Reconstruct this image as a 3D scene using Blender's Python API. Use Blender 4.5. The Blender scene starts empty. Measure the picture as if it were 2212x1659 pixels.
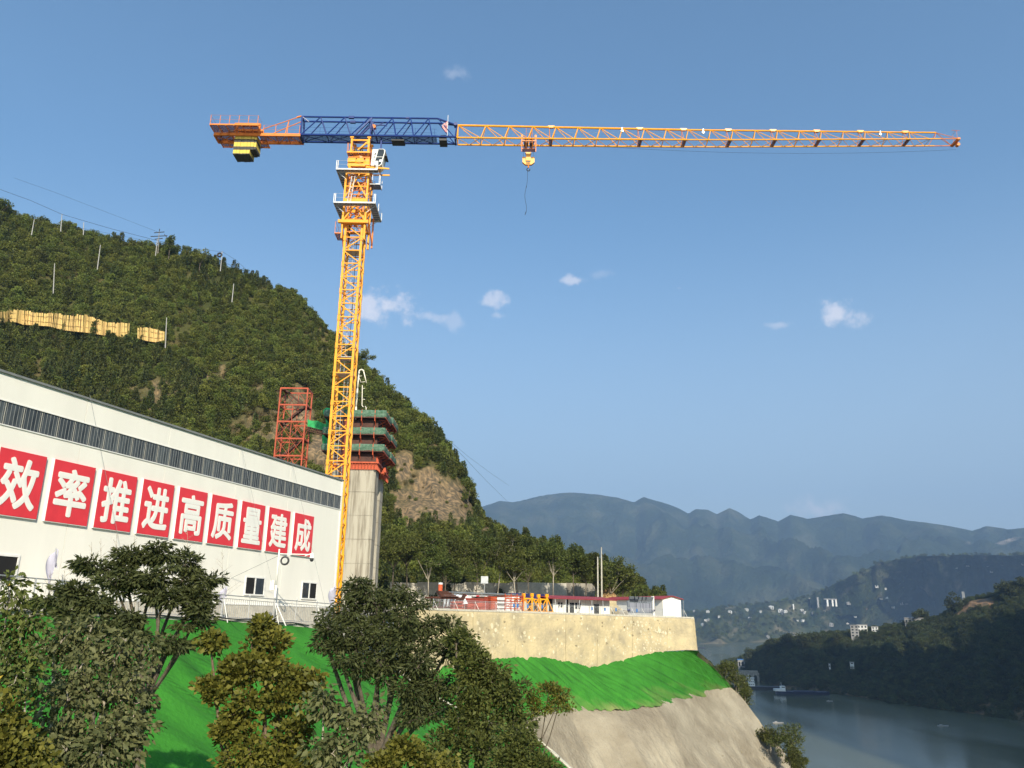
import bpy, math, random
import numpy as np
from mathutils import Vector, Matrix, noise
R = math.radians
S = bpy.context.scene
COL = S.collection
rnd = random.Random(7)
nrs = np.random.RandomState(7)

# ------------------------------------------------------------------ camera
PITCH = math.atan(507/1735); ROLL = R(0.8)
_f = np.array([0, math.cos(PITCH), math.sin(PITCH)]); _r0 = np.array([1., 0, 0]); _u0 = np.cross(_r0, _f)
_r = math.cos(ROLL)*_r0 + math.sin(ROLL)*_u0; _u = -math.sin(ROLL)*_r0 + math.cos(ROLL)*_u0
cam_d = bpy.data.cameras.new('camera'); cam = bpy.data.objects.new('camera', cam_d); COL.objects.link(cam)
cam.matrix_world = Matrix(((_r[0], _u[0], -_f[0], 0), (_r[1], _u[1], -_f[1], 0), (_r[2], _u[2], -_f[2], 0), (0, 0, 0, 1)))
cam_d.sensor_width = 36; cam_d.lens = 36*1735/2212; cam_d.clip_start = 0.3; cam_d.clip_end = 40000
S.camera = cam

# ------------------------------------------------------------------ light, sky, exposure
SUN_EL, SUN_AZ = R(31), R(14)          # sun behind the camera and a little to its right
sun_d = bpy.data.lights.new('sun', 'SUN'); sun_d.energy = 5.0; sun_d.angle = R(0.55); sun_d.color = (1.0, 0.90, 0.73)
sun = bpy.data.objects.new('sun', sun_d); COL.objects.link(sun)
sdir = Vector((math.sin(SUN_AZ)*math.cos(SUN_EL), -math.cos(SUN_AZ)*math.cos(SUN_EL), math.sin(SUN_EL)))
sun.rotation_euler = sdir.to_track_quat('Z', 'Y').to_euler()
W = bpy.data.worlds.new('World'); S.world = W; W.use_nodes = True
wn = W.node_tree.nodes; wl = W.node_tree.links; wn.clear()
wout = wn.new('ShaderNodeOutputWorld'); wbg = wn.new('ShaderNodeBackground'); wbg.inputs['Strength'].default_value = 0.128
sky = wn.new('ShaderNodeTexSky'); sky.sky_type = 'NISHITA'; sky.sun_disc = False
sky.sun_elevation = SUN_EL; sky.sun_rotation = R(180)-SUN_AZ; sky.altitude = 200
sky.air_density = 1.0; sky.dust_density = 2.2; sky.ozone_density = 3.0
S.view_settings.view_transform = 'Standard'; S.view_settings.look = 'None'
S.view_settings.exposure = 0.54; S.view_settings.gamma = 1; S.view_settings.use_curve_mapping = False
S.render.engine = 'CYCLES'
S.cycles.use_denoising = True
S.cycles.max_bounces = 6; S.cycles.diffuse_bounces = 3; S.cycles.glossy_bounces = 3
S.cycles.transmission_bounces = 4; S.cycles.transparent_max_bounces = 8; S.cycles.volume_bounces = 0

# ------------------------------------------------------------------ sight lines: photo measurements to places
def ray(x, y):
    d = _f + (x-1106)/1735*_r - (y-829.5)/1735*_u
    return d/np.linalg.norm(d)
def onz(x, y, z): d = ray(x, y); return d*(z/d[2])
def atd(x, y, D): d = ray(x, y); return d*(D/math.hypot(d[0], d[1]))
def ony(x, y, Y): d = ray(x, y); return d*(Y/d[1])
def interp(x, pts):
    return float(np.interp(x, [p[0] for p in pts], [p[1] for p in pts]))
# ------------------------------------------------------------------ materials
def mat(name, col, rough=0.7, var=0.0, scale=3.0, bump=0.0, bscale=20.0, metal=0.0, spec=0.4, col2=None, stretch=(1, 1, 1), coord='Object', detail=5, trans=0.0, rand=0.0, ramp=(0.35, 0.65)):
    m = bpy.data.materials.new(name); m.use_nodes = True
    n = m.node_tree.nodes; l = m.node_tree.links
    b = n['Principled BSDF']; out = n['Material Output']
    b.inputs['Base Color'].default_value = (*col, 1); b.inputs['Roughness'].default_value = rough
    b.inputs['Metallic'].default_value = metal; b.inputs['Specular IOR Level'].default_value = spec
    last = None
    if var or col2 or bump:
        tc = n.new('ShaderNodeTexCoord'); mp = n.new('ShaderNodeMapping'); mp.inputs['Scale'].default_value = stretch
        l.new(tc.outputs[coord], mp.inputs['Vector'])
    if var or col2:
        t = n.new('ShaderNodeTexNoise'); t.inputs['Scale'].default_value = scale; t.inputs['Detail'].default_value = detail; t.inputs['Roughness'].default_value = 0.6
        l.new(mp.outputs[0], t.inputs['Vector'])
        rp = n.new('ShaderNodeValToRGB'); rp.color_ramp.elements[0].position = ramp[0]; rp.color_ramp.elements[1].position = ramp[1]
        c2 = col2 or tuple(c*(1-var) for c in col); c1 = col if col2 else tuple(min(1, c*(1+var)) for c in col)
        rp.color_ramp.elements[0].color = (*c2, 1); rp.color_ramp.elements[1].color = (*c1, 1)
        l.new(t.outputs['Fac'], rp.inputs[0]); last = rp.outputs[0]
    if rand:
        oi = n.new('ShaderNodeObjectInfo'); hs = n.new('ShaderNodeHueSaturation')
        ma = n.new('ShaderNodeMapRange'); ma.inputs['To Min'].default_value = 1-rand; ma.inputs['To Max'].default_value = 1+rand
        l.new(oi.outputs['Random'], ma.inputs['Value']); l.new(ma.outputs[0], hs.inputs['Value'])
        mb_ = n.new('ShaderNodeMapRange'); mb_.inputs['To Min'].default_value = 0.5+rand*0.05; mb_.inputs['To Max'].default_value = 0.5-rand*0.05
        l.new(oi.outputs['Random'], mb_.inputs['Value']); l.new(mb_.outputs[0], hs.inputs['Hue'])
        if last: l.new(last, hs.inputs['Color'])
        else: hs.inputs['Color'].default_value = (*col, 1)
        last = hs.outputs[0]
    if last: l.new(last, b.inputs['Base Color'])
    if bump:
        t2 = n.new('ShaderNodeTexNoise'); t2.inputs['Scale'].default_value = bscale; t2.inputs['Detail'].default_value = 6
        l.new(mp.outputs[0], t2.inputs['Vector'])
        bp = n.new('ShaderNodeBump'); bp.inputs['Strength'].default_value = bump; bp.inputs['Distance'].default_value = 1.0/bscale
        l.new(t2.outputs['Fac'], bp.inputs['Height']); l.new(bp.outputs[0], b.inputs['Normal'])
    if trans:
        tr = n.new('ShaderNodeBsdfTranslucent'); mx = n.new('ShaderNodeMixShader'); mx.inputs[0].default_value = trans
        if last: l.new(last, tr.inputs[0])
        else: tr.inputs[0].default_value = (*col, 1)
        l.new(b.outputs[0], mx.inputs[1]); l.new(tr.outputs[0], mx.inputs[2]); l.new(mx.outputs[0], out.inputs[0])
    return m

M = {}
M['white_panel'] = mat('white_panel', (0.86, 0.835, 0.76), 0.42, var=0.035, scale=0.6, stretch=(1, 1, 0.15), bump=0.02, bscale=3)
M['white_paint'] = mat('white_paint', (0.80, 0.79, 0.76), 0.45, var=0.05, scale=2)
M['grey_trim'] = mat('grey_trim', (0.20, 0.21, 0.21), 0.5, var=0.1)
M['seam'] = mat('seam', (0.42, 0.40, 0.35), 0.6)
M['red_board'] = mat('red_board', (0.72, 0.042, 0.055), 0.4, var=0.05, scale=1.5)
M['letter_white'] = mat('letter_white', (0.86, 0.84, 0.80), 0.5)
M['glass_dark'] = mat('glass_dark', (0.055, 0.062, 0.064), 0.12, var=0.55, scale=2.2, stretch=(1, 1, 0.35), spec=0.6, rand=0.35)
M['glass_window'] = mat('glass_window', (0.022, 0.024, 0.024), 0.06, spec=0.7, var=0.4, scale=2)
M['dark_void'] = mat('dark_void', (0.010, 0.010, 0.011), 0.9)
M['concrete'] = mat('concrete', (0.33, 0.30, 0.25), 0.9, col2=(0.17, 0.155, 0.13), scale=1.3, stretch=(1, 1, 0.25), bump=0.25, bscale=8)
M['concrete_pale'] = mat('concrete_pale', (0.50, 0.47, 0.40), 0.9, var=0.14, scale=2.5, bump=0.3, bscale=10)
M['pier_concrete'] = mat('pier_concrete', (0.42, 0.39, 0.315), 0.9, col2=(0.17, 0.145, 0.105), scale=1.3, stretch=(1.5, 1.5, 0.12), bump=0.2, bscale=6, ramp=(0.30, 0.55))
M['shotcrete'] = mat('shotcrete', (0.34, 0.30, 0.225), 0.95, col2=(0.19, 0.16, 0.115), scale=0.22, stretch=(1, 1, 1), bump=0.55, bscale=2.2, detail=9, ramp=(0.30, 0.66))
M['wall_stone'] = mat('wall_stone', (0.54, 0.445, 0.265), 0.95, col2=(0.35, 0.30, 0.20), scale=0.5, bump=0.35, bscale=3, detail=12, ramp=(0.34, 0.6))
M['stone'] = mat('stone', (0.60, 0.53, 0.37), 0.95, var=0.10, scale=3, bump=0.3, bscale=9, rand=0.18)
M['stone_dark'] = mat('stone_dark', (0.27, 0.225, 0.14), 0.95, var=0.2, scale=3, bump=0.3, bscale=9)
M['green_net'] = mat('green_net', (0.040, 0.205, 0.022), 0.8, col2=(0.028, 0.145, 0.017), scale=0.5, stretch=(1, 1, 1), bump=0.3, bscale=5, detail=8, ramp=(0.32, 0.66), spec=0.15)
M['crane_yellow'] = mat('crane_yellow', (0.87, 0.37, 0.015), 0.38, var=0.08, scale=1.5, spec=0.45)
M['crane_orange'] = mat('crane_orange', (0.72, 0.215, 0.028), 0.45, var=0.12, scale=1.5)
M['crane_deck'] = mat('crane_deck', (0.45, 0.10, 0.03), 0.6, var=0.2, scale=2)
M['crane_blue'] = mat('crane_blue', (0.010, 0.033, 0.175), 0.40, var=0.1, scale=1.5)
M['galv'] = mat('galv', (0.50, 0.51, 0.52), 0.4, metal=0.35, var=0.12, scale=3)
M['dark_metal'] = mat('dark_metal', (0.03, 0.031, 0.035), 0.5)
M['mesh_grey'] = mat('mesh_grey', (0.20, 0.205, 0.215), 0.6, var=0.3, scale=4)
M['red_steel'] = mat('red_steel', (0.40, 0.070, 0.026), 0.5, var=0.15, scale=1.2)
M['orange_red'] = mat('orange_red', (0.52, 0.095, 0.035), 0.6, var=0.3, scale=2.5)
M['stack_red'] = mat('stack_red', (0.40, 0.075, 0.045), 0.7, var=0.25, scale=1.5)
M['rust_red'] = mat('rust_red', (0.25, 0.045, 0.03), 0.7, var=0.25, scale=1.5)
M['brown_steel'] = mat('brown_steel', (0.075, 0.028, 0.017), 0.7, var=0.3, scale=1.5)
M['roof_red'] = mat('roof_red', (0.29, 0.030, 0.028), 0.5, var=0.1, scale=2)
M['blue_sheet'] = mat('blue_sheet', (0.018, 0.022, 0.10), 0.6, var=0.2, scale=1)
M['blue_tag'] = mat('blue_tag', (0.05, 0.17, 0.42), 0.6)
M['cw_black'] = mat('cw_black', (0.055, 0.055, 0.05), 0.8, var=0.25, scale=2)
M['net_green'] = mat('net_green', (0.13, 0.21, 0.15), 0.9, col2=(0.045, 0.115, 0.07), scale=3, bump=0.5, bscale=6, detail=8)
M['net_bright'] = mat('net_bright', (0.03, 0.36, 0.11), 0.8, var=0.25, scale=1.5)
M['cloth'] = mat('cloth', (0.55, 0.54, 0.66), 0.8, var=0.08, scale=3, trans=0.3)
M['tarp'] = mat('tarp', (0.74, 0.76, 0.77), 0.6, var=0.08, scale=1.5, bump=0.5, bscale=1.5)
M['yellow_plank'] = mat('yellow_plank', (0.62, 0.42, 0.15), 0.8, var=0.1, scale=2, rand=0.14)
M['stick'] = mat('stick', (0.16, 0.10, 0.045), 0.8)
M['bark'] = mat('bark', (0.105, 0.085, 0.062), 0.9, var=0.3, scale=6, bump=0.5, bscale=18)
M['bark_pale'] = mat('bark_pale', (0.33, 0.29, 0.23), 0.9, var=0.25, scale=6, bump=0.4, bscale=18)
M['bark_brown'] = mat('bark_brown', (0.15, 0.105, 0.07), 0.9, var=0.3, scale=6)
def leafmat(name, c1, c2, c3=None, frac=0.0, trans=0.25, rand=0.0, rough=0.6):
    m = bpy.data.materials.new(name); m.use_nodes = True
    n = m.node_tree.nodes; l = m.node_tree.links; b = n['Principled BSDF']; out = n['Material Output']
    b.inputs['Roughness'].default_value = rough; b.inputs['Specular IOR Level'].default_value = 0.25
    at = n.new('ShaderNodeAttribute'); at.attribute_name = 'tone'
    rp = n.new('ShaderNodeValToRGB'); rp.color_ramp.elements[0].color = (*c1, 1); rp.color_ramp.elements[1].color = (*c2, 1)
    if c3 and frac:
        rp.color_ramp.elements[1].position = 1-frac-0.001
        e = rp.color_ramp.elements.new(1-frac); e.color = (*c3, 1)
    l.new(at.outputs['Fac'], rp.inputs[0]); last = rp.outputs[0]
    if rand:
        oi = n.new('ShaderNodeObjectInfo'); hs = n.new('ShaderNodeHueSaturation')
        ma = n.new('ShaderNodeMapRange'); ma.inputs['To Min'].default_value = 1-rand; ma.inputs['To Max'].default_value = 1+rand
        l.new(oi.outputs['Random'], ma.inputs['Value']); l.new(ma.outputs[0], hs.inputs['Value'])
        mh = n.new('ShaderNodeMath'); mh.operation = 'FRACT'; mm = n.new('ShaderNodeMath'); mm.operation = 'MULTIPLY'; mm.inputs[1].default_value = 7.13
        l.new(oi.outputs['Random'], mm.inputs[0]); l.new(mm.outputs[0], mh.inputs[0])
        m2 = n.new('ShaderNodeMapRange'); m2.inputs['To Min'].default_value = 0.475; m2.inputs['To Max'].default_value = 0.515
        l.new(mh.outputs[0], m2.inputs['Value']); l.new(m2.outputs[0], hs.inputs['Hue'])
        l.new(last, hs.inputs['Color']); last = hs.outputs[0]
    l.new(last, b.inputs['Base Color'])
    tr = n.new('ShaderNodeBsdfTranslucent'); mx = n.new('ShaderNodeMixShader'); mx.inputs[0].default_value = trans
    l.new(last, tr.inputs[0]); l.new(b.outputs[0], mx.inputs[1]); l.new(tr.outputs[0], mx.inputs[2]); l.new(mx.outputs[0], out.inputs[0])
    return m
M['leaf_dark'] = leafmat('leaf_dark', (0.026, 0.036, 0.012), (0.100, 0.112, 0.036))
M['leaf_grey'] = leafmat('leaf_grey', (0.046, 0.060, 0.020), (0.180, 0.182, 0.075), (0.50, 0.30, 0.03), 0.012)
M['leaf_olive'] = leafmat('leaf_olive', (0.050, 0.060, 0.010), (0.190, 0.175, 0.028), (0.42, 0.20, 0.03), 0.01)
M['leaf_mid'] = leafmat('leaf_mid', (0.034, 0.050, 0.012), (0.135, 0.145, 0.034))
M['leaf_yellow'] = leafmat('leaf_yellow', (0.055, 0.075, 0.02), (0.13, 0.15, 0.035), (0.50, 0.36, 0.05), 0.05)
M['leaf_hill'] = leafmat('leaf_hill', (0.048, 0.072, 0.013), (0.170, 0.190, 0.036), rand=0.40)
M['leaf_conifer'] = leafmat('leaf_conifer', (0.036, 0.056, 0.016), (0.115, 0.130, 0.036), rand=0.3)
M['leaf_wood'] = leafmat('leaf_wood', (0.034, 0.052, 0.012), (0.135, 0.155, 0.032), rand=0.2)
M['leaf_bank'] = leafmat('leaf_bank', (0.026, 0.042, 0.014), (0.095, 0.110, 0.034), rand=0.35)  # leaf colour darkened to add to the bank's shade
M['leaf_dry'] = leafmat('leaf_dry', (0.095, 0.080, 0.034), (0.19, 0.16, 0.065), rand=0.25)

# ------------------------------------------------------------------ objects
def tag(o, label=None, cat=None, group=None, kind=None):
    if label: o['label'] = label
    if cat: o['category'] = cat
    if group: o['group'] = group
    if kind: o['kind'] = kind
    return o
def thing(name, label, cat, loc=(0, 0, 0), rz=0.0, group=None):
    o = bpy.data.objects.new(name, None); COL.objects.link(o)
    o.location = loc; o.rotation_euler = (0, 0, rz); o.empty_display_size = 0.2
    return tag(o, label, cat, group)
def link(name, me, parent=None, label=None):
    o = bpy.data.objects.new(name, me); COL.objects.link(o)
    if parent is not None: o.parent = parent
    if label: o['label'] = label
    return o
def npmesh(name, v, f, m, smooth=False, tone=None):
    v = np.asarray(v, np.float32); f = np.asarray(f, np.int32); k = f.shape[1]
    me = bpy.data.meshes.new(name); me.vertices.add(len(v)); me.vertices.foreach_set('co', v.ravel())
    me.loops.add(f.size); me.loops.foreach_set('vertex_index', f.ravel())
    me.polygons.add(len(f)); me.polygons.foreach_set('loop_start', np.arange(0, f.size, k, dtype=np.int32))
    me.polygons.foreach_set('loop_total', np.full(len(f), k, np.int32))
    if smooth: me.polygons.foreach_set('use_smooth', np.ones(len(f), bool))
    if tone is not None:
        a = me.attributes.new('tone', 'FLOAT', 'FACE'); a.data.foreach_set('value', np.asarray(tone, np.float32))
    me.update(); me.validate(); me.materials.append(m)
    return me
class MB:
    def __init__(s): s.v = []; s.f = []
    def box(s, c, d, ax=None):
        c = Vector(c); hx, hy, hz = d[0]/2, d[1]/2, d[2]/2
        X, Y, Z = ax if ax else (Vector((1, 0, 0)), Vector((0, 1, 0)), Vector((0, 0, 1)))
        i = len(s.v)
        for a, b, e in ((-1, -1, -1), (1, -1, -1), (1, 1, -1), (-1, 1, -1), (-1, -1, 1), (1, -1, 1), (1, 1, 1), (-1, 1, 1)):
            s.v.append(c+X*(a*hx)+Y*(b*hy)+Z*(e*hz))
        s.f += [tuple(i+k for k in q) for q in ((0, 3, 2, 1), (4, 5, 6, 7), (0, 1, 5, 4), (1, 2, 6, 5), (2, 3, 7, 6), (3, 0, 4, 7))]
        return s
    def bb(s, a, b):
        return s.box([(a[i]+b[i])/2 for i in range(3)], [abs(b[i]-a[i]) for i in range(3)])
    def beam(s, p, q, w=0.1, h=None, up=(0, 0, 1)):
        p = Vector(p); q = Vector(q); d = q-p; L = d.length
        if L < 1e-6: return s
        d = d/L; u = Vector(up)
        if abs(d.dot(u)) > 0.98: u = Vector((0, 1, 0))
        x = d.cross(u).normalized(); z = x.cross(d)
        return s.box((p+q)/2, (w, L, h or w), (x, d, z))
    def tube(s, p, q, r=0.05, r2=None, n=8, cap=True):
        p = Vector(p); q = Vector(q); d = (q-p)
        if d.length < 1e-6: return s
        d.normalize(); u = Vector((0, 0, 1)) if abs(d.z) < 0.95 else Vector((1, 0, 0))
        x = d.cross(u).normalized(); y = d.cross(x); i = len(s.v); r2 = r if r2 is None else r2
        for (c, rr) in ((p, r), (q, r2)):
            for k in range(n):
                a = 2*math.pi*k/n; s.v.append(c+x*(rr*math.cos(a))+y*(rr*math.sin(a)))
        for k in range(n):
            k2 = (k+1) % n; s.f.append((i+k, i+k2, i+n+k2, i+n+k))
        if cap:
            s.f.append(tuple(i+k for k in range(n-1, -1, -1))); s.f.append(tuple(i+n+k for k in range(n)))
        return s
    def path(s, pts, r, r2=None, n=6):
        m_ = len(pts)-1
        for k in range(m_):
            ra = r if r2 is None else r+(r2-r)*k/m_; rb = r if r2 is None else r+(r2-r)*(k+1)/m_
            s.tube(pts[k], pts[k+1], ra, rb, n)
        return s
    def poly(s, pts, n=None):
        i = len(s.v); s.v += [Vector(p) for p in pts]; s.f.append(tuple(range(i, i+len(pts)))); return s
    def prism(s, pts, ext):
        """pts: outline (list of 3D), ext: extrusion vector"""
        e = Vector(ext); i = len(s.v); n = len(pts)
        s.v += [Vector(p) for p in pts]+[Vector(p)+e for p in pts]
        s.f.append(tuple(range(i, i+n))); s.f.append(tuple(range(i+2*n-1, i+n-1, -1)))
        for k in range(n):
            k2 = (k+1) % n; s.f.append((i+k, i+n+k, i+n+k2, i+k2))
        return s
    def ball(s, c, r, n=8, m_=6):
        c = Vector(c); i = len(s.v); rr = r if hasattr(r, '__len__') else (r, r, r)
        for a in range(m_+1):
            t = math.pi*a/m_
            for b in range(n):
                p = 2*math.pi*b/n
                s.v.append(c+Vector((rr[0]*math.sin(t)*math.cos(p), rr[1]*math.sin(t)*math.sin(p), rr[2]*math.cos(t))))
        for a in range(m_):
            for b in range(n):
                b2 = (b+1) % n; s.f.append((i+a*n+b, i+(a+1)*n+b, i+(a+1)*n+b2, i+a*n+b2))
        return s
    def torus(s, c, R_, r, ax='y', n=16, m_=8, arc=2*math.pi, start=0):
        c = Vector(c); pts = []
        for k in range(n+1):
            a = start+arc*k/n
            if ax == 'y': pts.append(c+Vector((R_*math.cos(a), 0, R_*math.sin(a))))
            elif ax == 'x': pts.append(c+Vector((0, R_*math.cos(a), R_*math.sin(a))))
            else: pts.append(c+Vector((R_*math.cos(a), R_*math.sin(a), 0)))
        return s.path(pts, r, n=m_)
    def mesh(s, name, m, smooth=False, bevel=0):
        me = bpy.data.meshes.new(name); me.from_pydata(s.v, [], s.f); me.update(); me.materials.append(m)
        if smooth:
            for p in me.polygons: p.use_smooth = True
        return me
    def build(s, name, m, parent=None, label=None, smooth=False):
        return link(name, s.mesh(name, m, smooth), parent, label)
def text_mesh(txt, size, m, extrude=0.01, bold=0.0, name='lettering', width=None, height=None):
    cu = bpy.data.curves.new(name, 'FONT'); cu.body = txt; cu.size = size; cu.extrude = extrude; cu.offset = bold
    cu.align_x = 'CENTER'; cu.align_y = 'CENTER'; cu.resolution_u = 4
    o = bpy.data.objects.new(name, cu); COL.objects.link(o); bpy.context.view_layer.update()
    dg = bpy.context.evaluated_depsgraph_get(); me = bpy.data.meshes.new_from_object(o.evaluated_get(dg))
    bpy.data.objects.remove(o); me.materials.clear(); me.materials.append(m)
    if len(me.vertices) and (width or height):
        co = np.array([v.co[:] for v in me.vertices]); lo, hi = co.min(0), co.max(0); c = (lo+hi)/2
        co[:, :2] -= c[:2]
        if width: co[:, 0] *= width/max(1e-6, hi[0]-lo[0])
        if height: co[:, 1] *= height/max(1e-6, hi[1]-lo[1])
        me.vertices.foreach_set('co', co.astype(np.float32).ravel()); me.update()
    return me
def nz(x, y, z=0.0, s=1.0): return noise.fractal(Vector((x*s, y*s, z*s)), 1.0, 2.0, 4)
def grid_mesh(P, m, name, smooth=True, attr=None):
    """P: rows x cols x 3"""
    P = np.asarray(P); a, b = P.shape[:2]
    idx = np.arange(a*b).reshape(a, b)
    f = np.stack([idx[:-1, :-1], idx[:-1, 1:], idx[1:, 1:], idx[1:, :-1]], -1).reshape(-1, 4)
    me = npmesh(name, P.reshape(-1, 3), f, m, smooth)
    if attr:
        for k, arr in attr.items():
            at = me.attributes.new(k, 'FLOAT', 'POINT'); at.data.foreach_set('value', np.asarray(arr, np.float32).ravel())
    return me

def grating(name, col, alpha=.5):
    m = mat(name, col, .6, var=.15, scale=3); n = m.node_tree.nodes; l = m.node_tree.links
    tp = n.new('ShaderNodeBsdfTransparent'); mx = n.new('ShaderNodeMixShader'); mx.inputs[0].default_value = alpha
    l.new(n['Principled BSDF'].outputs[0], mx.inputs[1]); l.new(tp.outputs[0], mx.inputs[2]); l.new(mx.outputs[0], n['Material Output'].inputs[0]); return m
M['crane_deck'] = grating('crane_deck', (0.30, 0.09, 0.045), .38)
M['mesh_grey'] = grating('mesh_grey', (0.13, 0.135, 0.145), .22)
M['blue_grating'] = grating('blue_grating', (0.06, 0.075, 0.16), .5)

m = M['green_net']; n = m.node_tree.nodes; l = m.node_tree.links; b = n['Principled BSDF']; src = b.inputs['Base Color'].links[0].from_socket
for nm, c in (('dust', (.21, .22, .085, 1)), ('seam', (.014, .065, .012, 1))):  # seam paints the dark of the creases into the net colour
    a = n.new('ShaderNodeAttribute'); a.attribute_name = nm; mx = n.new('ShaderNodeMix'); mx.data_type = 'RGBA'; mx.inputs[7].default_value = c
    l.new(a.outputs['Fac'], mx.inputs['Factor']); l.new(src, mx.inputs[6]); src = mx.outputs[2]
l.new(src, b.inputs['Base Color'])
# ================================================================== TERRAIN
WZ = -60.0
def struct(o): o['kind'] = 'structure'; return o
def terrain_mat(name, cols, scale, bump=0.6, bscale=0.3, mask=None, maskcol=None, detail=10, maskcol2=None):
    m = bpy.data.materials.new(name); m.use_nodes = True
    n = m.node_tree.nodes; l = m.node_tree.links; b = n['Principled BSDF']; b.inputs['Roughness'].default_value = 0.95; b.inputs['Specular IOR Level'].default_value = 0.1
    g = n.new('ShaderNodeTexCoord'); t = n.new('ShaderNodeTexNoise'); t.inputs['Scale'].default_value = scale; t.inputs['Detail'].default_value = detail; t.inputs['Roughness'].default_value = 0.65
    l.new(g.outputs['Object'], t.inputs['Vector'])
    rp = n.new('ShaderNodeValToRGB'); e = rp.color_ramp.elements; e[0].position = 0.32; e[1].position = 0.68
    e[0].color = (*cols[0], 1); e[1].color = (*cols[-1], 1)
    for k, c in enumerate(cols[1:-1]):
        q = e.new(0.32+0.36*(k+1)/(len(cols)-1)); q.color = (*c, 1)
    l.new(t.outputs['Fac'], rp.inputs[0]); last = rp.outputs[0]
    if mask:
        a = n.new('ShaderNodeAttribute'); a.attribute_name = mask
        t3 = n.new('ShaderNodeTexNoise'); t3.inputs['Scale'].default_value = bscale*2.2; t3.inputs['Detail'].default_value = 8
        mp = n.new('ShaderNodeMapping'); mp.inputs['Scale'].default_value = (1, 1, 0.35); l.new(g.outputs['Object'], mp.inputs[0]); l.new(mp.outputs[0], t3.inputs['Vector'])
        r3 = n.new('ShaderNodeValToRGB'); r3.color_ramp.elements[0].position = 0.42; r3.color_ramp.elements[1].position = 0.72
        r3.color_ramp.elements[0].color = (*maskcol2, 1); r3.color_ramp.elements[1].color = (*maskcol, 1); l.new(t3.outputs['Fac'], r3.inputs[0])
        mx = n.new('ShaderNodeMix'); mx.data_type = 'RGBA'
        l.new(a.outputs['Fac'], mx.inputs['Factor']); l.new(last, mx.inputs[6]); l.new(r3.outputs[0], mx.inputs[7]); last = mx.outputs[2]
    l.new(last, b.inputs['Base Color'])
    t2 = n.new('ShaderNodeTexNoise'); t2.inputs['Scale'].default_value = bscale; t2.inputs['Detail'].default_value = 8; t2.inputs['Roughness'].default_value = 0.7
    l.new(g.outputs['Object'], t2.inputs['Vector'])
    bp = n.new('ShaderNodeBump'); bp.inputs['Strength'].default_value = bump; bp.inputs['Distance'].default_value = 0.6/bscale
    l.new(t2.outputs['Fac'], bp.inputs['Height']); l.new(bp.outputs[0], b.inputs['Normal'])
    return m
M['far_rock'] = terrain_mat('far_rock', [(0.022, 0.034, 0.018), (0.040, 0.056, 0.026), (0.10, 0.105, 0.06)], 0.0035, 1.0, 0.006, mask='bare', maskcol=(0.50, 0.42, 0.33), maskcol2=(0.30, 0.26, 0.20))
M['mid_hill'] = terrain_mat('mid_hill', [(0.018, 0.030, 0.014), (0.045, 0.060, 0.026), (0.135, 0.135, 0.07)], 0.008, 1.0, 0.02, mask='bare', maskcol=(0.33, 0.27, 0.18), maskcol2=(0.19, 0.16, 0.10))
M['bank_hill'] = terrain_mat('bank_hill', [(0.022, 0.036, 0.014), (0.045, 0.060, 0.022), (0.10, 0.10, 0.045)], 0.03, 1.0, 0.08, mask='bare', maskcol=(0.46, 0.27, 0.14), maskcol2=(0.17, 0.12, 0.075))
M['hill_soil'] = terrain_mat('hill_soil', [(0.045, 0.052, 0.016), (0.070, 0.070, 0.024), (0.13, 0.10, 0.045)], 0.06, 0.6, 0.5, mask='bare', maskcol=(0.36, 0.245, 0.135), maskcol2=(0.105, 0.084, 0.058))
M['yard'] = mat('yard', (0.36, 0.32, 0.26), 0.95, col2=(0.22, 0.19, 0.15), scale=0.5, bump=0.4, bscale=4)

# river
m = bpy.data.materials.new('river_water'); m.use_nodes = True; n = m.node_tree.nodes; l = m.node_tree.links
b = n['Principled BSDF']; b.inputs['Base Color'].default_value = (0.075, 0.080, 0.042, 1); b.inputs['Roughness'].default_value = 0.12; b.inputs['IOR'].default_value = 1.33; b.inputs['Specular IOR Level'].default_value = 0.32
g = n.new('ShaderNodeTexCoord'); t = n.new('ShaderNodeTexNoise'); t.inputs['Scale'].default_value = 0.35; t.inputs['Detail'].default_value = 6
l.new(g.outputs['Object'], t.inputs['Vector']); bp = n.new('ShaderNodeBump'); bp.inputs['Strength'].default_value = 0.05; bp.inputs['Distance'].default_value = 0.8
l.new(t.outputs['Fac'], bp.inputs['Height']); l.new(bp.outputs[0], b.inputs['Normal'])
t2 = n.new('ShaderNodeTexNoise'); t2.inputs['Scale'].default_value = 0.006; t2.inputs['Detail'].default_value = 5
mp = n.new('ShaderNodeMapping'); mp.inputs['Rotation'].default_value = (0, 0, R(35)); mp.inputs['Scale'].default_value = (3.0, 0.7, 1)
l.new(g.outputs['Object'], mp.inputs[0]); l.new(mp.outputs[0], t2.inputs['Vector'])
mr = n.new('ShaderNodeMapRange'); mr.inputs['From Min'].default_value = 0.42; mr.inputs['From Max'].default_value = 0.6; mr.inputs['To Min'].default_value = 0.13; mr.inputs['To Max'].default_value = 0.20
l.new(t2.outputs['Fac'], mr.inputs['Value']); l.new(mr.outputs[0], b.inputs['Roughness'])
M['water'] = m
struct(MB().poly([(-1500, -1500, WZ), (8500, -1500, WZ), (8500, 9500, WZ), (-1500, 9500, WZ)]).build('river', m))

def surface(name, m, cols, rows, fn, parent=None):
    P = np.zeros((rows, len(cols), 3)); A = np.zeros((rows, len(cols)))
    for j, x in enumerate(cols):
        for i in range(rows):
            p, a = fn(x, i/(rows-1)); P[i, j] = p; A[i, j] = a
    return P, A, struct(link(name, grid_mesh(P, m, name, True, {'bare': A}), parent))
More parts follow.
